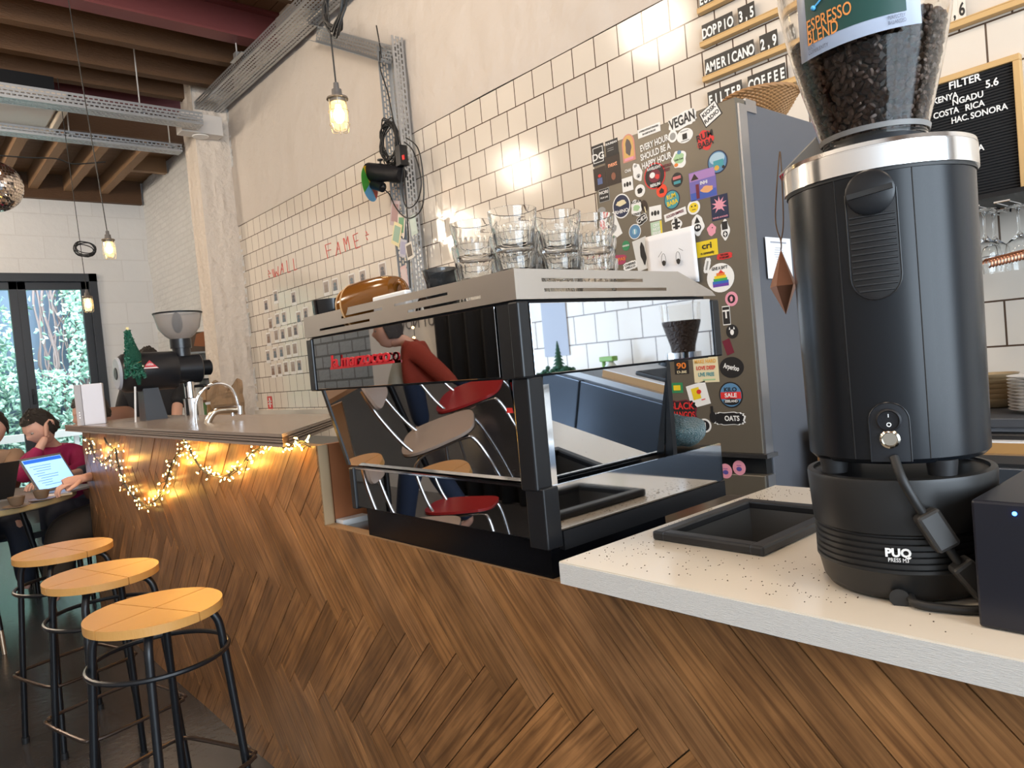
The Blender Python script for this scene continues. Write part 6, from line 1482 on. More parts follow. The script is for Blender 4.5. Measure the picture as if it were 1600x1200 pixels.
# ------------------------------------------------------------------ people
def grow(name, joints, edges, m, parent=None, sub=2, root=0):
    """one continuous skinned surface: joints=[(pos, radius or (rx,ry))]"""
    me = bpy.data.meshes.new(name); me.from_pydata([tuple(j[0]) for j in joints], edges, []); me.materials.append(m)
    o = bpy.data.objects.new(name, me); COL.objects.link(o)
    o.modifiers.new('skin', 'SKIN'); 
    if not me.skin_vertices:
        bm = bmesh.new(); bm.from_mesh(me); bm.verts.layers.skin.verify(); bm.to_mesh(me); bm.free()
    for i, j in enumerate(joints):
        r = j[1]; me.skin_vertices[0].data[i].radius = r if isinstance(r, tuple) else (r, r)
        me.skin_vertices[0].data[i].use_root = (i == root)
    o.modifiers['skin'].use_smooth_shade = True
    s = o.modifiers.new('sub', 'SUBSURF'); s.levels = sub; s.render_levels = sub
    dg = bpy.context.evaluated_depsgraph_get(); nm = bpy.data.meshes.new_from_object(o.evaluated_get(dg)); bpy.data.objects.remove(o)
    for p in nm.polygons: p.use_smooth = True
    nm.materials.clear(); nm.materials.append(m)
    o = bpy.data.objects.new(name, nm); COL.objects.link(o)
    if parent is not None: adopt(o, parent)
    return o
def merge(objs, name, parent):
    bm = bmesh.new()
    for o in objs:
        me = o.data; mw = world_of(o); tmp = me.copy(); tmp.transform(mw); bm.from_mesh(tmp); bpy.data.meshes.remove(tmp)
    me = bpy.data.meshes.new(name); bm.to_mesh(me); bm.free(); m = objs[0].data.materials[0]; me.materials.append(m)
    for p in me.polygons: p.use_smooth = True; p.material_index = 0
    for o in objs: bpy.data.objects.remove(o)
    o = bpy.data.objects.new(name, me); COL.objects.link(o); adopt(o, parent); return o
def head_geo(M, g):
    """face looks along local -Y; origin at the head's centre, height about .23"""
    n, r = 36, 26; vs, fs = [], []
    for i in range(r+1):
        t = PI*i/r; z = math.cos(t)*.115
        for k in range(n):
            a = 2*PI*k/n; s = math.sin(t); x = math.sin(a)*s*.076; y = -math.cos(a)*s*.094; f = max(0, math.cos(a))
            q = z/.115
            if q < -.1: x *= 1-.30*min(1, (-q-.1)/.9); y *= (1-.10*min(1, -q)) if f > 0 else 1-.34*min(1, (-q-.1)/.9)
            w = f**6
            if f > 0:
                y -= .020*math.exp(-((z+.012)/.020)**2)*math.exp(-(x/.011)**2)*(1 if z < .012 else .5)     # nose
                y += .007*math.exp(-((z-.012)/.011)**2)*math.exp(-((abs(x)-.030)/.014)**2)      # eye sockets
                y -= .005*math.exp(-((z-.030)/.008)**2)*math.exp(-((abs(x)-.026)/.022)**2)      # brow
                y -= .006*math.exp(-((z+.048)/.008)**2)*math.exp(-(x/.022)**2)                  # lips
                y += .003*math.exp(-((z+.0485)/.0022)**2)*math.exp(-(x/.022)**2)
                y -= .010*math.exp(-((z+.092)/.014)**2)*math.exp(-(x/.022)**2)                  # chin
            vs.append((x, y, z))
    for i in range(r):
        for k in range(n): fs.append((i*n+k, (i+1)*n+k, (i+1)*n+(k+1) % n, i*n+(k+1) % n))
    g.add(vs, fs, True, M)
    for s in (-1, 1): # ears
        g.lathe([(.0001, .010), (.010, .009), (.017, .004), (.019, 0), (.014, -.004), (.0001, -.004)], M @ Matrix.Translation((s*.074, .008, -.004)) @ Matrix.Rotation(s*PI/2*.92, 4, 'Y') @ Matrix.Diagonal((1.45, .85, 1, 1)), 18)
    return g
def hand_geo(M, g, curl=.6, side=1, spread=.0, s=1.0):
    """palm from the wrist (origin) along local +Y, back of hand +Z, thumb on side*X"""
    M = M @ Matrix.Scale(s, 4)
    vs = []; 
    g.tube([M @ V(p) for p in ((0, -.01, 0), (0, .02, 0), (0, .055, -.002), (0, .088, -.004))], [.021*s, .028*s, .036*s, .034*s], 14, ry=.45)
    for k, (x, L, r) in enumerate(((-.028, .066, .0078), (-.010, .078, .0086), (.0095, .082, .0088), (.028, .074, .0085))):
        x *= side; p = V((x, .084, -.004)); pts = [p-V((0, .02, 0)), p]; a = curl*.35
        for seg_, f in enumerate((.45, .30, .25)):
            p = p+V((spread*x*.6, math.cos(a)*L*f, -math.sin(a)*L*f)); pts.append(p); a += curl*.85
        g.tube([M @ q for q in pts], [r*1.05*s, r*1.05*s, r*s, r*.95*s, r*.75*s], 9)
    th = [V((side*.018, .015, -.006)), V((side*.042, .040, -.014)), V((side*.052, .068, -.022)), V((side*.046, .092, -.030))]
    g.tube([M @ q for q in th], [.013*s, .0115*s, .010*s, .008*s], 9)
    return g
def along(p, q, up=(0, 0, 1)):
    y = (V(q)-V(p)).normalized(); x = y.cross(V(up)).normalized(); z = x.cross(y); M = Matrix((x, y, z)).transposed().to_4x4(); M.translation = V(p); return M
def headM(c, face, up=(0, 0, 1)):
    y = -V(face).normalized(); z = V(up); z = (z-y*z.dot(y)).normalized(); x = y.cross(z); M = Matrix((x, y, z)).transposed().to_4x4(); M.translation = V(c); return M
def hair_cap(M, parent, m, length=.0, back=.1, vol=1.0):
    n, r = 40, 24; vs, fs = [], []
    for i in range(r+1):
        t = PI*.66*i/r
        for k in range(n):
            a = 2*PI*k/n; f = math.cos(a); lim = 1 if f < 0 else 1-.52*min(1, f/.45)
            tt = t*lim; s = math.sin(tt); z = math.cos(tt)*.126; w = .010*NZ.noise((math.sin(a)*s*9, math.cos(a)*s*9, z*20))+.006*NZ.noise((a*9, t*3, 1))
            q = 1+w*9*vol
            vs.append((math.sin(a)*s*.085*q, -math.cos(a)*s*.104*q+.004, z*q-.0))
    for i in range(r):
        for k in range(n): fs.append((i*n+k, (i+1)*n+k, (i+1)*n+(k+1) % n, i*n+(k+1) % n))
    g = G(); g.add(vs, fs, True, M); o = g.build('hair', m, parent); o.modifiers.new('s', 'SOLIDIFY').thickness = .008; return o
def person(name, joints, edges, heads, hands, clothes, label, base, hairs=(), hairM=None, bodymat=skin):
    t = thing('person', base, label, 'person')
    a = grow('body', joints, edges, bodymat)
    g = G(); hd_ = heads
    head_geo(hd_, g); o1 = g.build('headpart', bodymat)
    g = G()
    for h in hands: hand_geo(*h[:1], g, **h[1])
    parts_ = [a, o1]
    if hands: parts_.append(g.build('handpart', bodymat))
    merge(parts_, 'body', t)
    for (nm, js, es, m) in clothes: grow(nm, js, es, m, t)
    if hairM is not None: hair_cap(hd_, t, hairM)
    for s in (-1, 1):
        e = G().ball(hd_ @ V((s*.030, -.0755, .012)), .0105, seg=14, rings=9).build('eye', mat('eye_white', (.34, .30, .28), .2), t)
        G().ball(hd_ @ V((s*.030, -.0835, .010)), .0045, seg=10, rings=7).build('iris', mat('iris', (.05, .03, .02), .2), e)
    return t
# ---- the cafe table at the left
tbl = thing('cafe_table', (.20, 5.02, 0), 'round cafe table with a pale wooden edge and black legs, laptops on it', 'table')
tm = mat('table_top', (.22, .21, .20), .3, var=.1); TC = V((.22, 4.96, 0)); TR = .60; TZt = .74
G().lathe([(.0001, TZt-.004), (TR-.003, TZt-.004), (TR-.003, TZt), (.0001, TZt)], Matrix.Translation(TC), 72).build('top', tm, tbl)
G().lathe([(.0001, TZt-.034), (TR-.006, TZt-.034), (TR, TZt-.028), (TR, TZt-.006), (TR-.004, TZt-.0035), (.0001, TZt-.0045)], Matrix.Translation(TC), 72).build('edge_board', mat('table_edge', (.42, .34, .18), .4, var=.2, vscale=3), tbl)
for a in (.3, .3+PI/2, .3+PI, .3+1.5*PI):
    c, s = math.cos(a), math.sin(a); lg = G().cyl(TC+V((c*.34, s*.34, TZt-.03)), TC+V((c*.46, s*.46, .12)), .017, .013, 14).build('leg', blackmetal, tbl)
    G().cyl(TC+V((c*.46, s*.46, .12)), TC+V((c*.475, s*.475, 0)), .0125, .011, 12).build('brass_foot', mat('brass_foot', (.55, .42, .30), .3, .8), lg)
# laptops
def laptop(hinge_a, hinge_b, up, screen, lab, depth, back):
    """hinge line a-b on the table, lid rises to a+up; base lies along depth"""
    a, b, up, depth = V(hinge_a), V(hinge_b), V(up), V(depth); t = thing('laptop', (a+b)/2, lab, 'laptop'); th = V((0, 0, .012)); nz = (b-a).cross(up).normalized()
    def slab(o, u, v, w_, nm, m, par):
        g = G(); g.add([o, o+u, o+u+v, o+v, o+w_, o+u+w_, o+u+v+w_, o+v+w_], [(3, 2, 1, 0), (4, 5, 6, 7), (0, 1, 5, 4), (1, 2, 6, 5), (2, 3, 7, 6), (3, 0, 4, 7)]); return g.build(nm, m, par)
    slab(a, b-a, depth, th, 'keyboard_base', mat('laptop_grey', (.30, .29, .28), .4, .5), t)
    lid = slab(a+th, b-a, up, nz*.006, 'lid', back, t)
    o = a+th+(b-a)*.04+up*.06; sgn = -1 if nz.dot(depth) > 0 else 1
    fr_ = nz*.0068 if nz.dot(depth) > 0 else nz*(-.0008)
    s_ = slab(o+fr_, (b-a)*.92, up*.88, nz*.0004, 'screen', screen, lid)
    return t, a, b, up, nz
scr = mat('screen_glow', (.3, .5, .8), .2, emit=(.28, .52, .95), es=1.15); scd = mat('screen_dark', (.01, .01, .01), .2)
T0 = V((0, 0, TZt))
h0 = U(66, 770, 2, TZt+.01); 
lt, a_, b_, up_, nz_ = laptop((.615, 4.77, TZt), (.84, 4.935, TZt), V((-.075, .045, .195)), scr, 'open laptop with a lit blue-white page, at the right of the cafe table', V((.10, -.13, 0)), mat('laptop_grey', (.3, .29, .28), .4, .5))
bar_ = a_+V((0, 0, .012))+(b_-a_)*.05+up_*.83; 
g = G(); wv = (b_-a_)*.90; fr_ = up_.normalized(); off = nz_*.0078 if nz_.dot(V((.13, -.17, 0))) > 0 else nz_*(-.0016)
g.add([bar_+off, bar_+off+wv, bar_+off+wv+up_*.10, bar_+off+up_*.10], [(0, 1, 2, 3)]); g.build('title_bar', mat('blue_bar', (.02, .10, .5), .3, emit=(.03, .14, .60), es=.8), lt).modifiers.new('s', 'SOLIDIFY').thickness = .0004
g = G()
for k in range(9):
    s = a_+V((0, 0, .012))+(b_-a_)*(.12+.05*(k % 3))+up_*(.72-.07*k)+off; w2 = (b_-a_)*(.5-.08*(k % 4)); g.add([s, s+w2, s+w2+up_*.018, s+up_*.018], [(0, 1, 2, 3)])
g.build('page_text', mat('page_text', (.1, .2, .5), .3, emit=(.16, .30, .62), es=.7), lt).modifiers.new('s', 'SOLIDIFY').thickness = .0004
laptop((.12, 4.72, TZt), (.50, 4.80, TZt), V((.035, -.10, .20)), scd, 'dark-backed open laptop at the left edge, lid towards the camera', V((-.05, .22, 0)), mat('laptop_black', (.012, .012, .013), .35))
cupm = mat('striped_cup', (.20, .14, .09), .5, var=.6, vscale=3, stretch=(1, 1, 1)); sau = mat('saucer', (.26, .18, .12), .4)
for px, py, lab in ((27, 790, 'ribbed brown espresso cup on a saucer, left one on the cafe table'), (66, 779, 'ribbed brown espresso cup on a saucer, right one on the cafe table')):
    c = U(px, py+3, 2, TZt); t = thing('espresso_cup', c, lab, 'cup', 'espresso cups on the cafe table'); M = Matrix.Translation(c)
    G().lathe([(.0001, .010), (.022, .010), (.028, .018, 1), (.036, .048, 1), (.038, .055), (.035, .055), (.026, .02), (.0001, .016)], M, 44, flute=.04, nfl=22).build('cup_body', cupm, t)
    o = G().lathe([(.0001, 0), (.03, 0), (.062, .008), (.063, .011), (.03, .005), (.0001, .004)], M, 40).build('saucer', sau); tag(o, lab.replace('espresso cup on a saucer', 'cup saucer').replace('ribbed brown', 'brown'), 'saucer', 'saucers on the cafe table'); origin(o, c); t.location.z += 0
    o.location.z += 0
for (x, y, lab) in ((.36, 4.87, 'clear water glass between the laptops'), (.40, 4.95, 'second clear water glass behind the laptops')):
    o = bpy.data.objects.new('water_glass', gm); COL.objects.link(o); o.location = (x, y, TZt); o.scale = (.7, .7, 1.3); tag(o, lab, 'glass', 'water glasses on the cafe table')
o = G().box(.58, .74, 4.56, 4.66, TZt, TZt+.012, None).build('notebook', ink((.62, .48, .30)), bevel=.002); tag(o, 'tan notebook under the hands of the laptop user', 'notebook')
# ---- person in magenta at the back of the table, head on hand
mag = mat('magenta_knit', (.30, .010, .075), .8, bump=.15, bscale=200, var=.15, vscale=14)
jeans = mat('dark_trousers', (.02, .025, .04), .8)
hc = U(62, 668, 1, 5.42); bd = U(84, 740, 1, 5.62)
facev = V((-.75, -.40, -.50)); Hm_ = headM(hc, facev, (-.25, -.1, 1))
nk = hc+V((.06, .10, -.115)); ch_ = nk+V((.06, .06, -.10)); pel = V((nk.x+.10, 5.78, .50))
el = U(33, 745, 1, 5.30); el.z = TZt+.055; wr = hc+V((.015, -.105, -.055))
el2 = V((nk.x-.30, 5.32, TZt+.06)); wr2 = V((nk.x-.42, 5.12, TZt+.05))
shL = nk+V((-.12, -.04, -.085)); shR = nk+V((.17, .03, -.10))
js = [(pel, (.13, .10)), (pel.lerp(ch_, .5), .09), (ch_, .08), (nk, .045), (hc+V((.02, .02, -.06)), .045), (shL, .04), (el, .035), (wr, .024), (shR, .04), (el2+V((.42, .0, 0)), .035), (V((el2.x+.18, 5.10, TZt+.05)), .024), (pel+V((-.1, -.40, -.02)), .03), (pel+V((-.12, -.42, -.42)), .02), (pel+V((.12, -.40, -.02)), .03), (pel+V((.14, -.42, -.42)), .02)]
ed = [(0, 1), (1, 2), (2, 3), (3, 4), (2, 5), (5, 6), (6, 7), (2, 8), (8, 9), (9, 10), (0, 11), (11, 12), (0, 13), (13, 14)]
cl = [('jumper', [(pel, (.165, .13)), (pel.lerp(ch_, .55), (.155, .125)), (ch_, (.135, .115)), (nk+V((.02, .02, -.035)), .062), (shL, .070), (el, .052), (wr.lerp(el, .25), .040), (shR, .078), (el2+V((.42, 0, 0)), .055), (V((el2.x+.24, 5.16, TZt+.05)), .038)], [(0, 1), (1, 2), (2, 3), (2, 4), (4, 5), (5, 6), (2, 7), (7, 8), (8, 9)], mag),
      ('trousers', [(pel+V((0, 0, -.03)), .15), (pel+V((-.1, -.38, -.02)), .085), (pel+V((-.12, -.42, -.40)), .06), (pel+V((.12, -.38, -.02)), .085), (pel+V((.14, -.42, -.40)), .06)], [(0, 1), (1, 2), (0, 3), (3, 4)], jeans)]
person('person', js, ed, Hm_, [(along(wr, wr+V((.01, .06, .08)), (-.9, .2, .2)), dict(curl=1.5, side=-1, s=.95)), (along(V((el2.x+.20, 5.12, TZt+.05)), V((el2.x+.02, 4.98, TZt+.035))), dict(curl=.5, side=1, s=.9))], cl, 'person in a magenta jumper resting the head on one hand at the cafe table', (pel.x, pel.y, 0), hairM=hair)
# seat for that person
ch = thing('bench_seat', (pel.x, 5.95, 0), 'low dark seat under the person in magenta', 'seat'); G().box(pel.x-.28, pel.x+.28, 5.6, 6.02, .38, .42).build('seat', matblack, ch)
for dx_, dy_ in ((-.24, 5.64), (.24, 5.64), (-.24, 5.98), (.24, 5.98)): G().cyl((pel.x+dx_, dy_, 0), (pel.x+dx_, dy_, .38), .014).build('leg', blackmetal, ch)
# ---- person in beige at the left edge
hc = U(-12, 668, 1, 5.7); bei = mat('beige_jumper', (.33, .21, .13), .85); nk = hc+V((-.01, .06, -.12)); ch_ = nk+V((-.02, .05, -.13)); pel = V((nk.x-.02, 5.95, .50))
sL, sR = nk+V((-.17, 0, -.09)), nk+V((.13, -.02, -.09)); eL, eR = sL+V((-.05, -.22, -.20)), V((U(12, 745, 1, 5.5).x, 5.55, TZt+.06))
js = [(pel, .11), (ch_, .09), (nk, .045), (hc+V((0, .02, -.06)), .045), (sL, .04), (eL, .035), (V((eL.x+.1, 5.3, TZt+.05)), .022), (sR, .04), (eR, .035), (V((eR.x-.18, 5.40, TZt+.05)), .022), (pel+V((-.1, -.4, 0)), .03), (pel+V((-.1, -.42, -.42)), .02), (pel+V((.1, -.4, 0)), .03), (pel+V((.1, -.42, -.42)), .02)]
ed = [(0, 1), (1, 2), (2, 3), (1, 4), (4, 5), (5, 6), (1, 7), (7, 8), (8, 9), (0, 10), (10, 11), (0, 12), (12, 13)]
cl = [('jumper', [(pel, (.15, .12)), (ch_, (.14, .11)), (nk+V((0, .02, -.04)), .06), (sL, .068), (eL, .05), (sR, .068), (eR, .048), (V((eR.x-.12, 5.44, TZt+.05)), .034)], [(0, 1), (1, 2), (1, 3), (3, 4), (1, 5), (5, 6), (6, 7)], bei), ('trousers', [(pel, .13), (pel+V((-.1, -.38, -.02)), .08), (pel+V((-.1, -.42, -.40)), .055), (pel+V((.1, -.38, -.02)), .08), (pel+V((.1, -.42, -.40)), .055)], [(0, 1), (1, 2), (0, 3), (3, 4)], jeans)]
person('person', js, ed, headM(hc, (-.3, -.8, -.45)), [(along(V((eR.x-.16, 5.41, TZt+.05)), V((eR.x-.3, 5.3, TZt+.035))), dict(curl=.5, side=-1, s=.9))], cl, 'person in a beige jumper cut off by the left edge behind the cafe table', (pel.x, pel.y, 0), hairM=hair)
ch = thing('bench_seat', (pel.x, 6.1, 0), 'low dark seat under the person in beige', 'seat'); G().box(pel.x-.26, pel.x+.24, 5.85, 6.2, .36, .40).build('seat', matblack, ch)
for dx_, dy_ in ((-.22, 5.9), (.2, 5.9), (-.22, 6.15), (.2, 6.15)): G().cyl((pel.x+dx_, dy_, 0), (pel.x+dx_, dy_, .36), .014).build('leg', blackmetal, ch)
# ---- laptop user, mostly hidden behind the end of the counter
gj = mat('charcoal_jacket', (.035, .035, .042), .8); bt_ = mat('brown_trousers', (.050, .036, .026), .85, var=.2, vscale=10)
pel = V((1.12, 5.03, .50)); ch_ = V((1.06, 5.0, .84)); nk = V((1.0, 5.0, 1.0)); hc = V((.955, 5.0, 1.165))
w1 = U(121, 760, 0, .765); w1 = V((.79, U(128, 764, 0, .79).y, TZt+.075)); w0 = V((.80, 4.99, TZt+.07)); e1 = V((.985, 4.86, .80)); e0 = V((1.0, 5.22, .80))
js = [(pel, .11), (ch_, .09), (nk, .045), (hc+V((0, 0, -.06)), .045), (ch_+V((0, -.17, .08)), .045), (e1, .036), (w1, .024), (ch_+V((0, .17, .08)), .045), (e0, .036), (w0, .024), (V((.72, 4.92, .50)), .03), (V((.66, 4.93, .10)), .02), (V((.74, 5.15, .50)), .03), (V((.70, 5.15, .10)), .02)]
ed = [(0, 1), (1, 2), (2, 3), (1, 4), (4, 5), (5, 6), (1, 7), (7, 8), (8, 9), (0, 10), (10, 11), (0, 12), (12, 13)]
cl = [('jacket', [(pel+V((-.02, 0, .02)), (.15, .14)), (ch_, (.14, .12)), (nk+V((0, 0, -.04)), .06), (ch_+V((0, -.17, .08)), .07), (e1, .054), (w1.lerp(e1, .40), .042), (ch_+V((0, .17, .08)), .07), (e0, .054), (w0.lerp(e0, .3), .04)], [(0, 1), (1, 2), (1, 3), (3, 4), (4, 5), (1, 6), (6, 7), (7, 8)], gj),
      ('trousers', [(pel, .14), (V((.72, 4.90, .515)), .095), (V((.66, 4.93, .12)), .07), (V((.74, 5.15, .50)), .09), (V((.70, 5.15, .12)), .065)], [(0, 1), (1, 2), (0, 3), (3, 4)], bt_)]
person('person', js, ed, headM(hc, (-1, -.05, -.35)), [(along(w1, w1+V((-.10, -.012, -.02)), (.1, 0, 1)), dict(curl=.75, side=-1)), (along(w0, w0+V((-.09, -.035, -.03)), (.1, 0, 1)), dict(curl=.75, side=1))], cl, 'person in a charcoal jacket and brown trousers typing, mostly hidden by the counter end', (pel.x, pel.y, 0), hairM=hair)
ch = thing('low_chair', (1.1, 5.02, 0), 'dark chair under the laptop user behind the counter end', 'chair'); G().box(.88, 1.28, 4.85, 5.25, .34, .38).build('seat', matblack, ch)
for p in ((.9, 4.88), (1.26, 4.88), (.9, 5.22), (1.26, 5.22)): G().cyl((*p, 0), (*p, .34), .013).build('leg', blackmetal, ch)
# ---- person in a black shirt behind the shop grinder
bs_ = mat('black_shirt', (.010, .010, .012), .75); hc = V((U(232, 560, 1, 5.9).x, 5.9, 1.47)); nk = V((hc.x, 5.9, 1.335)); ch_ = V((hc.x+.01, 5.88, 1.18)); pel = V((hc.x+.02, 5.95, .72))
sL, sR = nk+V((-.17, 0, -.075)), nk+V((.19, 0, -.075)); eL = sL+V((-.05, .05, -.28)); eR = U(276, 648, 1, 5.75); wR = eR+V((-.05, -.22, -.10))
js = [(pel, .12), (ch_, .10), (nk, .048), (hc+V((0, 0, -.06)), .046), (sL, .045), (eL, .04), (eL+V((.1, .2, -.1)), .026), (sR, .045), (eR, .040), (wR, .027), (pel+V((-.1, .38, 0)), .03), (pel+V((-.1, .42, -.6)), .02), (pel+V((.1, .38, 0)), .03), (pel+V((.1, .42, -.6)), .02)]
cl = [('shirt', [(pel, (.17, .13)), (ch_, (.165, .12)), (nk+V((0, 0, -.03)), .065), (sL, .085), (eL.lerp(sL, .35), .07), (sR, .085), (eR.lerp(sR, .30), .072)], [(0, 1), (1, 2), (1, 3), (3, 4), (1, 5), (5, 6)], bs_), ('trousers', [(pel, .15), (pel+V((-.1, .38, -.02)), .09), (pel+V((-.1, .42, -.6)), .06), (pel+V((.1, .38, -.02)), .09), (pel+V((.1, .42, -.6)), .06)], [(0, 1), (1, 2), (0, 3), (3, 4)], jeans)]
person('person', js, ed, headM(hc, (.1, 1, -.1)), [(along(wR, wR+V((-.03, -.05, -.02))), dict(curl=.8, side=-1))], cl, 'person in a black short-sleeved shirt seen from behind the shop grinder', (pel.x, pel.y, 0), hairM=hair)
bc_ = thing('bucket_chair', (1.28, 5.75, 0), 'rounded brown leather chair back showing right of the router', 'chair'); lea = mat('brown_leather', (.24, .12, .08), .45)
cc = U(178, 662, 1, 5.30); n = 20; vs, fs = [], []
for i in range(n+1):
    a = -1.15+2.3*i/n
    for j in range(9):
        v = j/8; h = .23*math.sqrt(max(0, 1-(i/n*2-1)**4)) ; vs.append((cc.x+.16*math.sin(a), 5.50-.20*math.cos(a), .66+(h+.29)*v))
for i in range(n):
    for j in range(8): fs.append((i*9+j, i*9+j+1, (i+1)*9+j+1, (i+1)*9+j))
g = G(); g.add(vs, fs, True); o = g.build('backrest', lea, bc_); o.modifiers.new('s', 'SOLIDIFY').thickness = .03
zt_ = U(180, 633, 1, 5.62).z
for v in o.data.vertices: pass
G().cyl((cc.x, 5.60, .58), (cc.x, 5.60, .64), .15, .17, 32).build('seat', lea, bc_)
for k in range(4): a = PI/4+k*PI/2; G().cyl((cc.x+.15*math.cos(a), 5.60+.15*math.sin(a), .58), (cc.x+.22*math.cos(a), 5.60+.22*math.sin(a), 0), .012).build('leg', blackmetal, bc_)
# ------------------------------------------------------------------ the room behind the camera, mirrored in the machine
# passer-by in a rust cardigan
rust = mat('rust_cardigan', (.27, .035, .018), .85, bump=.2, bscale=120, var=.2, vscale=9); grey = mat('sage_shirt', (.36, .38, .34), .8); grh = mat('grey_hair', (.055, .05, .048), .6, var=.4, vscale=60, bump=.5, bscale=150)
B = V((-1.19, 4.30, 0)); d = V((.80, .60, 0)).normalized(); rr_ = V((d.y, -d.x, 0))   # walking along d
def wp(f, s, z): return B+d*f+rr_*s+V((0, 0, z))
hc = wp(.165, 0, 1.53)
pel = wp(-.02, 0, .92); ch_ = wp(.0, 0, 1.28); nk = wp(.05, 0, 1.46)
sA, sB = wp(.0, .17, 1.40), wp(.0, -.17, 1.40); eA, eB = wp(-.28, .24, 1.10), wp(-.26, -.23, 1.08); wA, wB = wp(-.02, .22, .95), wp(-.02, -.2, .93)
kA, kB = wp(.14, .09, .50), wp(-.04, -.09, .50); fA, fB = wp(.22, .09, .09), wp(-.26, -.09, .12)
js = [(pel, .12), (ch_, .10), (nk, .05), (hc+V((0, 0, -.07)), .048), (sA, .045), (eA, .038), (wA, .026), (sB, .045), (eB, .038), (wB, .026), (kA, .06), (fA, .04), (fA+d*.15-V((0, 0, .05)), .03), (kB, .06), (fB, .04), (fB+d*.13-V((0, 0, .08)), .03)]
ed = [(0, 1), (1, 2), (2, 3), (1, 4), (4, 5), (5, 6), (1, 7), (7, 8), (8, 9), (0, 10), (10, 11), (11, 12), (0, 13), (13, 14), (14, 15)]
cl = [('cardigan', [(wp(-.10, 0, .92), (.20, .20)), (wp(-.08, 0, 1.22), (.20, .19)), (wp(-.01, 0, 1.42), .095), (sA, .075), (eA, .062), (wA.lerp(eA, .2), .048), (sB, .075), (eB, .062), (wB.lerp(eB, .2), .048)], [(0, 1), (1, 2), (1, 3), (3, 4), (4, 5), (1, 6), (6, 7), (7, 8)], rust),
      ('shirt', [(wp(.07, 0, .96), .14), (wp(.085, 0, 1.14), .14), (wp(.05, 0, 1.36), .08)], [(0, 1), (1, 2)], grey), ('trousers', [(pel, .145), (kA, .085), (fA, .065), (kB, .085), (fB, .065)], [(0, 1), (1, 2), (0, 3), (3, 4)], mat('navy_jeans', (.02, .035, .075), .85))]
person('person', js, ed, headM(hc, (d.x, d.y-.1, -.08)), [(along(wA, wA+V((.02, .06, -.05))), dict(curl=.7, side=-1)), (along(wB, wB+V((.02, .06, -.05))), dict(curl=.7, side=1))], cl, 'person in a rust cardigan walking past, mirrored in the back of the coffee machine', (B.x, B.y, 0), hairM=grh)
# formica chairs with chrome tubes
def tube_chair(x, y, rz, col, lab, name='formica_chair'):
    t = thing(name, (0, 0, 0), lab, 'chair', 'formica chairs mirrored in the coffee machine'); fm = mat('formica_'+col, {'cream': (.52, .42, .35), 'red': (.42, .03, .03)}[col], .25)
    n = 40; poly = [(.20*(abs(math.cos(a))**.55)*math.copysign(1, math.cos(a))*(1.0 if math.sin(a) < 0 else 1.06), .195*(abs(math.sin(a))**.55)*math.copysign(1, math.sin(a))) for a in [2*PI*i/n for i in range(n)]]
    G().prism(poly, .455, .470, smooth=False).build('seat', fm, t, bevel=.003); G().prism([(p[0]*1.01, p[1]*1.01) for p in poly], .452, .456).build('seat_band', black, t)
    Mb_ = Matrix.Translation((0, .205, .80)) @ Matrix.Rotation(-.2, 4, 'X') @ Matrix.Rotation(PI/2, 4, 'X')
    G().prism([(.19*(abs(math.cos(a))**.45)*math.copysign(1, math.cos(a)), .085*(abs(math.sin(a))**.45)*math.copysign(1, math.sin(a))) for a in [2*PI*i/n for i in range(n)]], -.007, .007, Mb_).build('backrest', fm, t)
    for s in (-1, 1):
        G().tube([(s*.15, .235, .84), (s*.15, .215, .70), (s*.155, .15, .50), (s*.16, .08, .435), (s*.16, -.12, .44), (s*.165, -.18, .40), (s*.19, -.22, .20), (s*.20, -.24, 0)], .009, 10, smooth_path=5).build('frame_tube', chrome, t)
        G().tube([(s*.15, .02, .44), (s*.17, .14, .40), (s*.19, .22, .2), (s*.20, .25, 0)], .009, 10, smooth_path=4).build('rear_leg', chrome, t)
    t.location = (x, y, 0); t.rotation_euler = (0, 0, rz); return t
tube_chair(-.27, 3.05, -.86, 'cream', 'cream formica chair with chrome legs, mirrored in the coffee machine')
tube_chair(-.72, 3.30, -.7, 'red', 'red formica chair behind the cream one, mirrored in the coffee machine')
t = thing('side_table', (-.45, 3.9, 0), 'plywood table leg panel and top, mirrored in the coffee machine', 'table')
ply = mat('birch_ply', (.36, .20, .10), .5, var=.35, vscale=5, stretch=(8, 8, 1))
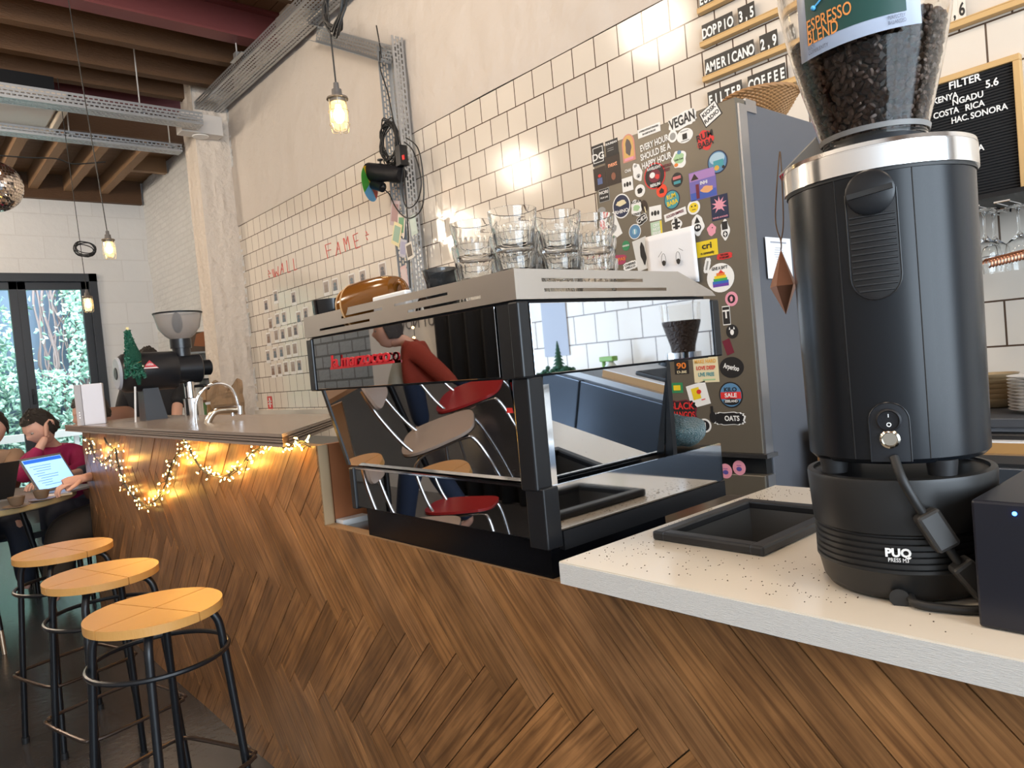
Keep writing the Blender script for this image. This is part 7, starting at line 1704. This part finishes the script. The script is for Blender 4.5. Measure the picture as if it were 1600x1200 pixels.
vs = [(-.1, 3.55, .74), (.18, 3.78, .74), (.10, 3.72, 0), (.02, 3.66, 0)]
nq = V((.63, -.77, 0))*.03; g = G(); g.add([V(v) for v in vs]+[V(v)+nq for v in vs], [(0, 1, 2, 3), (7, 6, 5, 4), (0, 4, 5, 1), (1, 5, 6, 2), (2, 6, 7, 3), (3, 7, 4, 0)]); g.build('leg_panel', ply, t)
G().box(-.7, .12, 3.62, 4.1, .74, .765).build('top', ply, t)
G().cyl((-.6, 3.9, 0), (-.6, 3.9, .74), .02).build('leg', blackmetal, t)
# dark doorway curtain, fairy lights and writing on the wall opposite the bar
cur = G(); vs, fs = wobble(3.9, 5.62, 0, 3.4, 70, 2, lambda y, z: (-2.36+.035*math.sin(y*26), y, z+.01)); cur.add(vs, fs, True); o = cur.build('curtain', mat('black_curtain', (.008, .008, .009), .8)); o.modifiers.new('s', 'SOLIDIFY').thickness = .006; tag(o, 'floor-length black curtain on the wall opposite the bar', 'curtain')
t = thing('fairy_lights', (-2.3, 5.85, 1.5), 'thin string of warm fairy lights hanging beside the black curtain', 'fairy lights')
g = G().tube([(-2.28, 5.85+.05*math.sin(z*5), z) for z in [.5+.15*i for i in range(16)]], .003, 5, smooth_path=3); g.build('wire', cord, t)
for i in range(22):
    z = .55+.1*i; G().ball((-2.27, 5.85+.05*math.sin(z*5)+random.uniform(-.02, .02), z), .013, seg=10, rings=6).build('bulb', mat('fairy_bulb', (1, .8, .4), .3, emit=(1, .62, .25), es=14), t)
t = text('OUT NOW', .16, mat('faded_ink', (.15, .15, .16), .6), frame((-2.395, 5.98, 1.70), (0, 1, 0), (0, 0, 1)), None, 'wall_writing', ext=.001); tag(t, 'large grey capitals on the white wall opposite the bar', 'writing')
# wall fan / bull-horn fitting on the grey bricks
t = thing('wall_horn', (-2.38, 8.6, 1.7), 'dark curved horn-shaped fitting on the grey painted bricks', 'fitting'); G().tube([(-2.36, 8.9, 1.85), (-2.33, 8.7, 1.7), (-2.33, 8.65, 1.4)], [.02, .06, .02], 10, smooth_path=5).build('horn', brownwood, t)
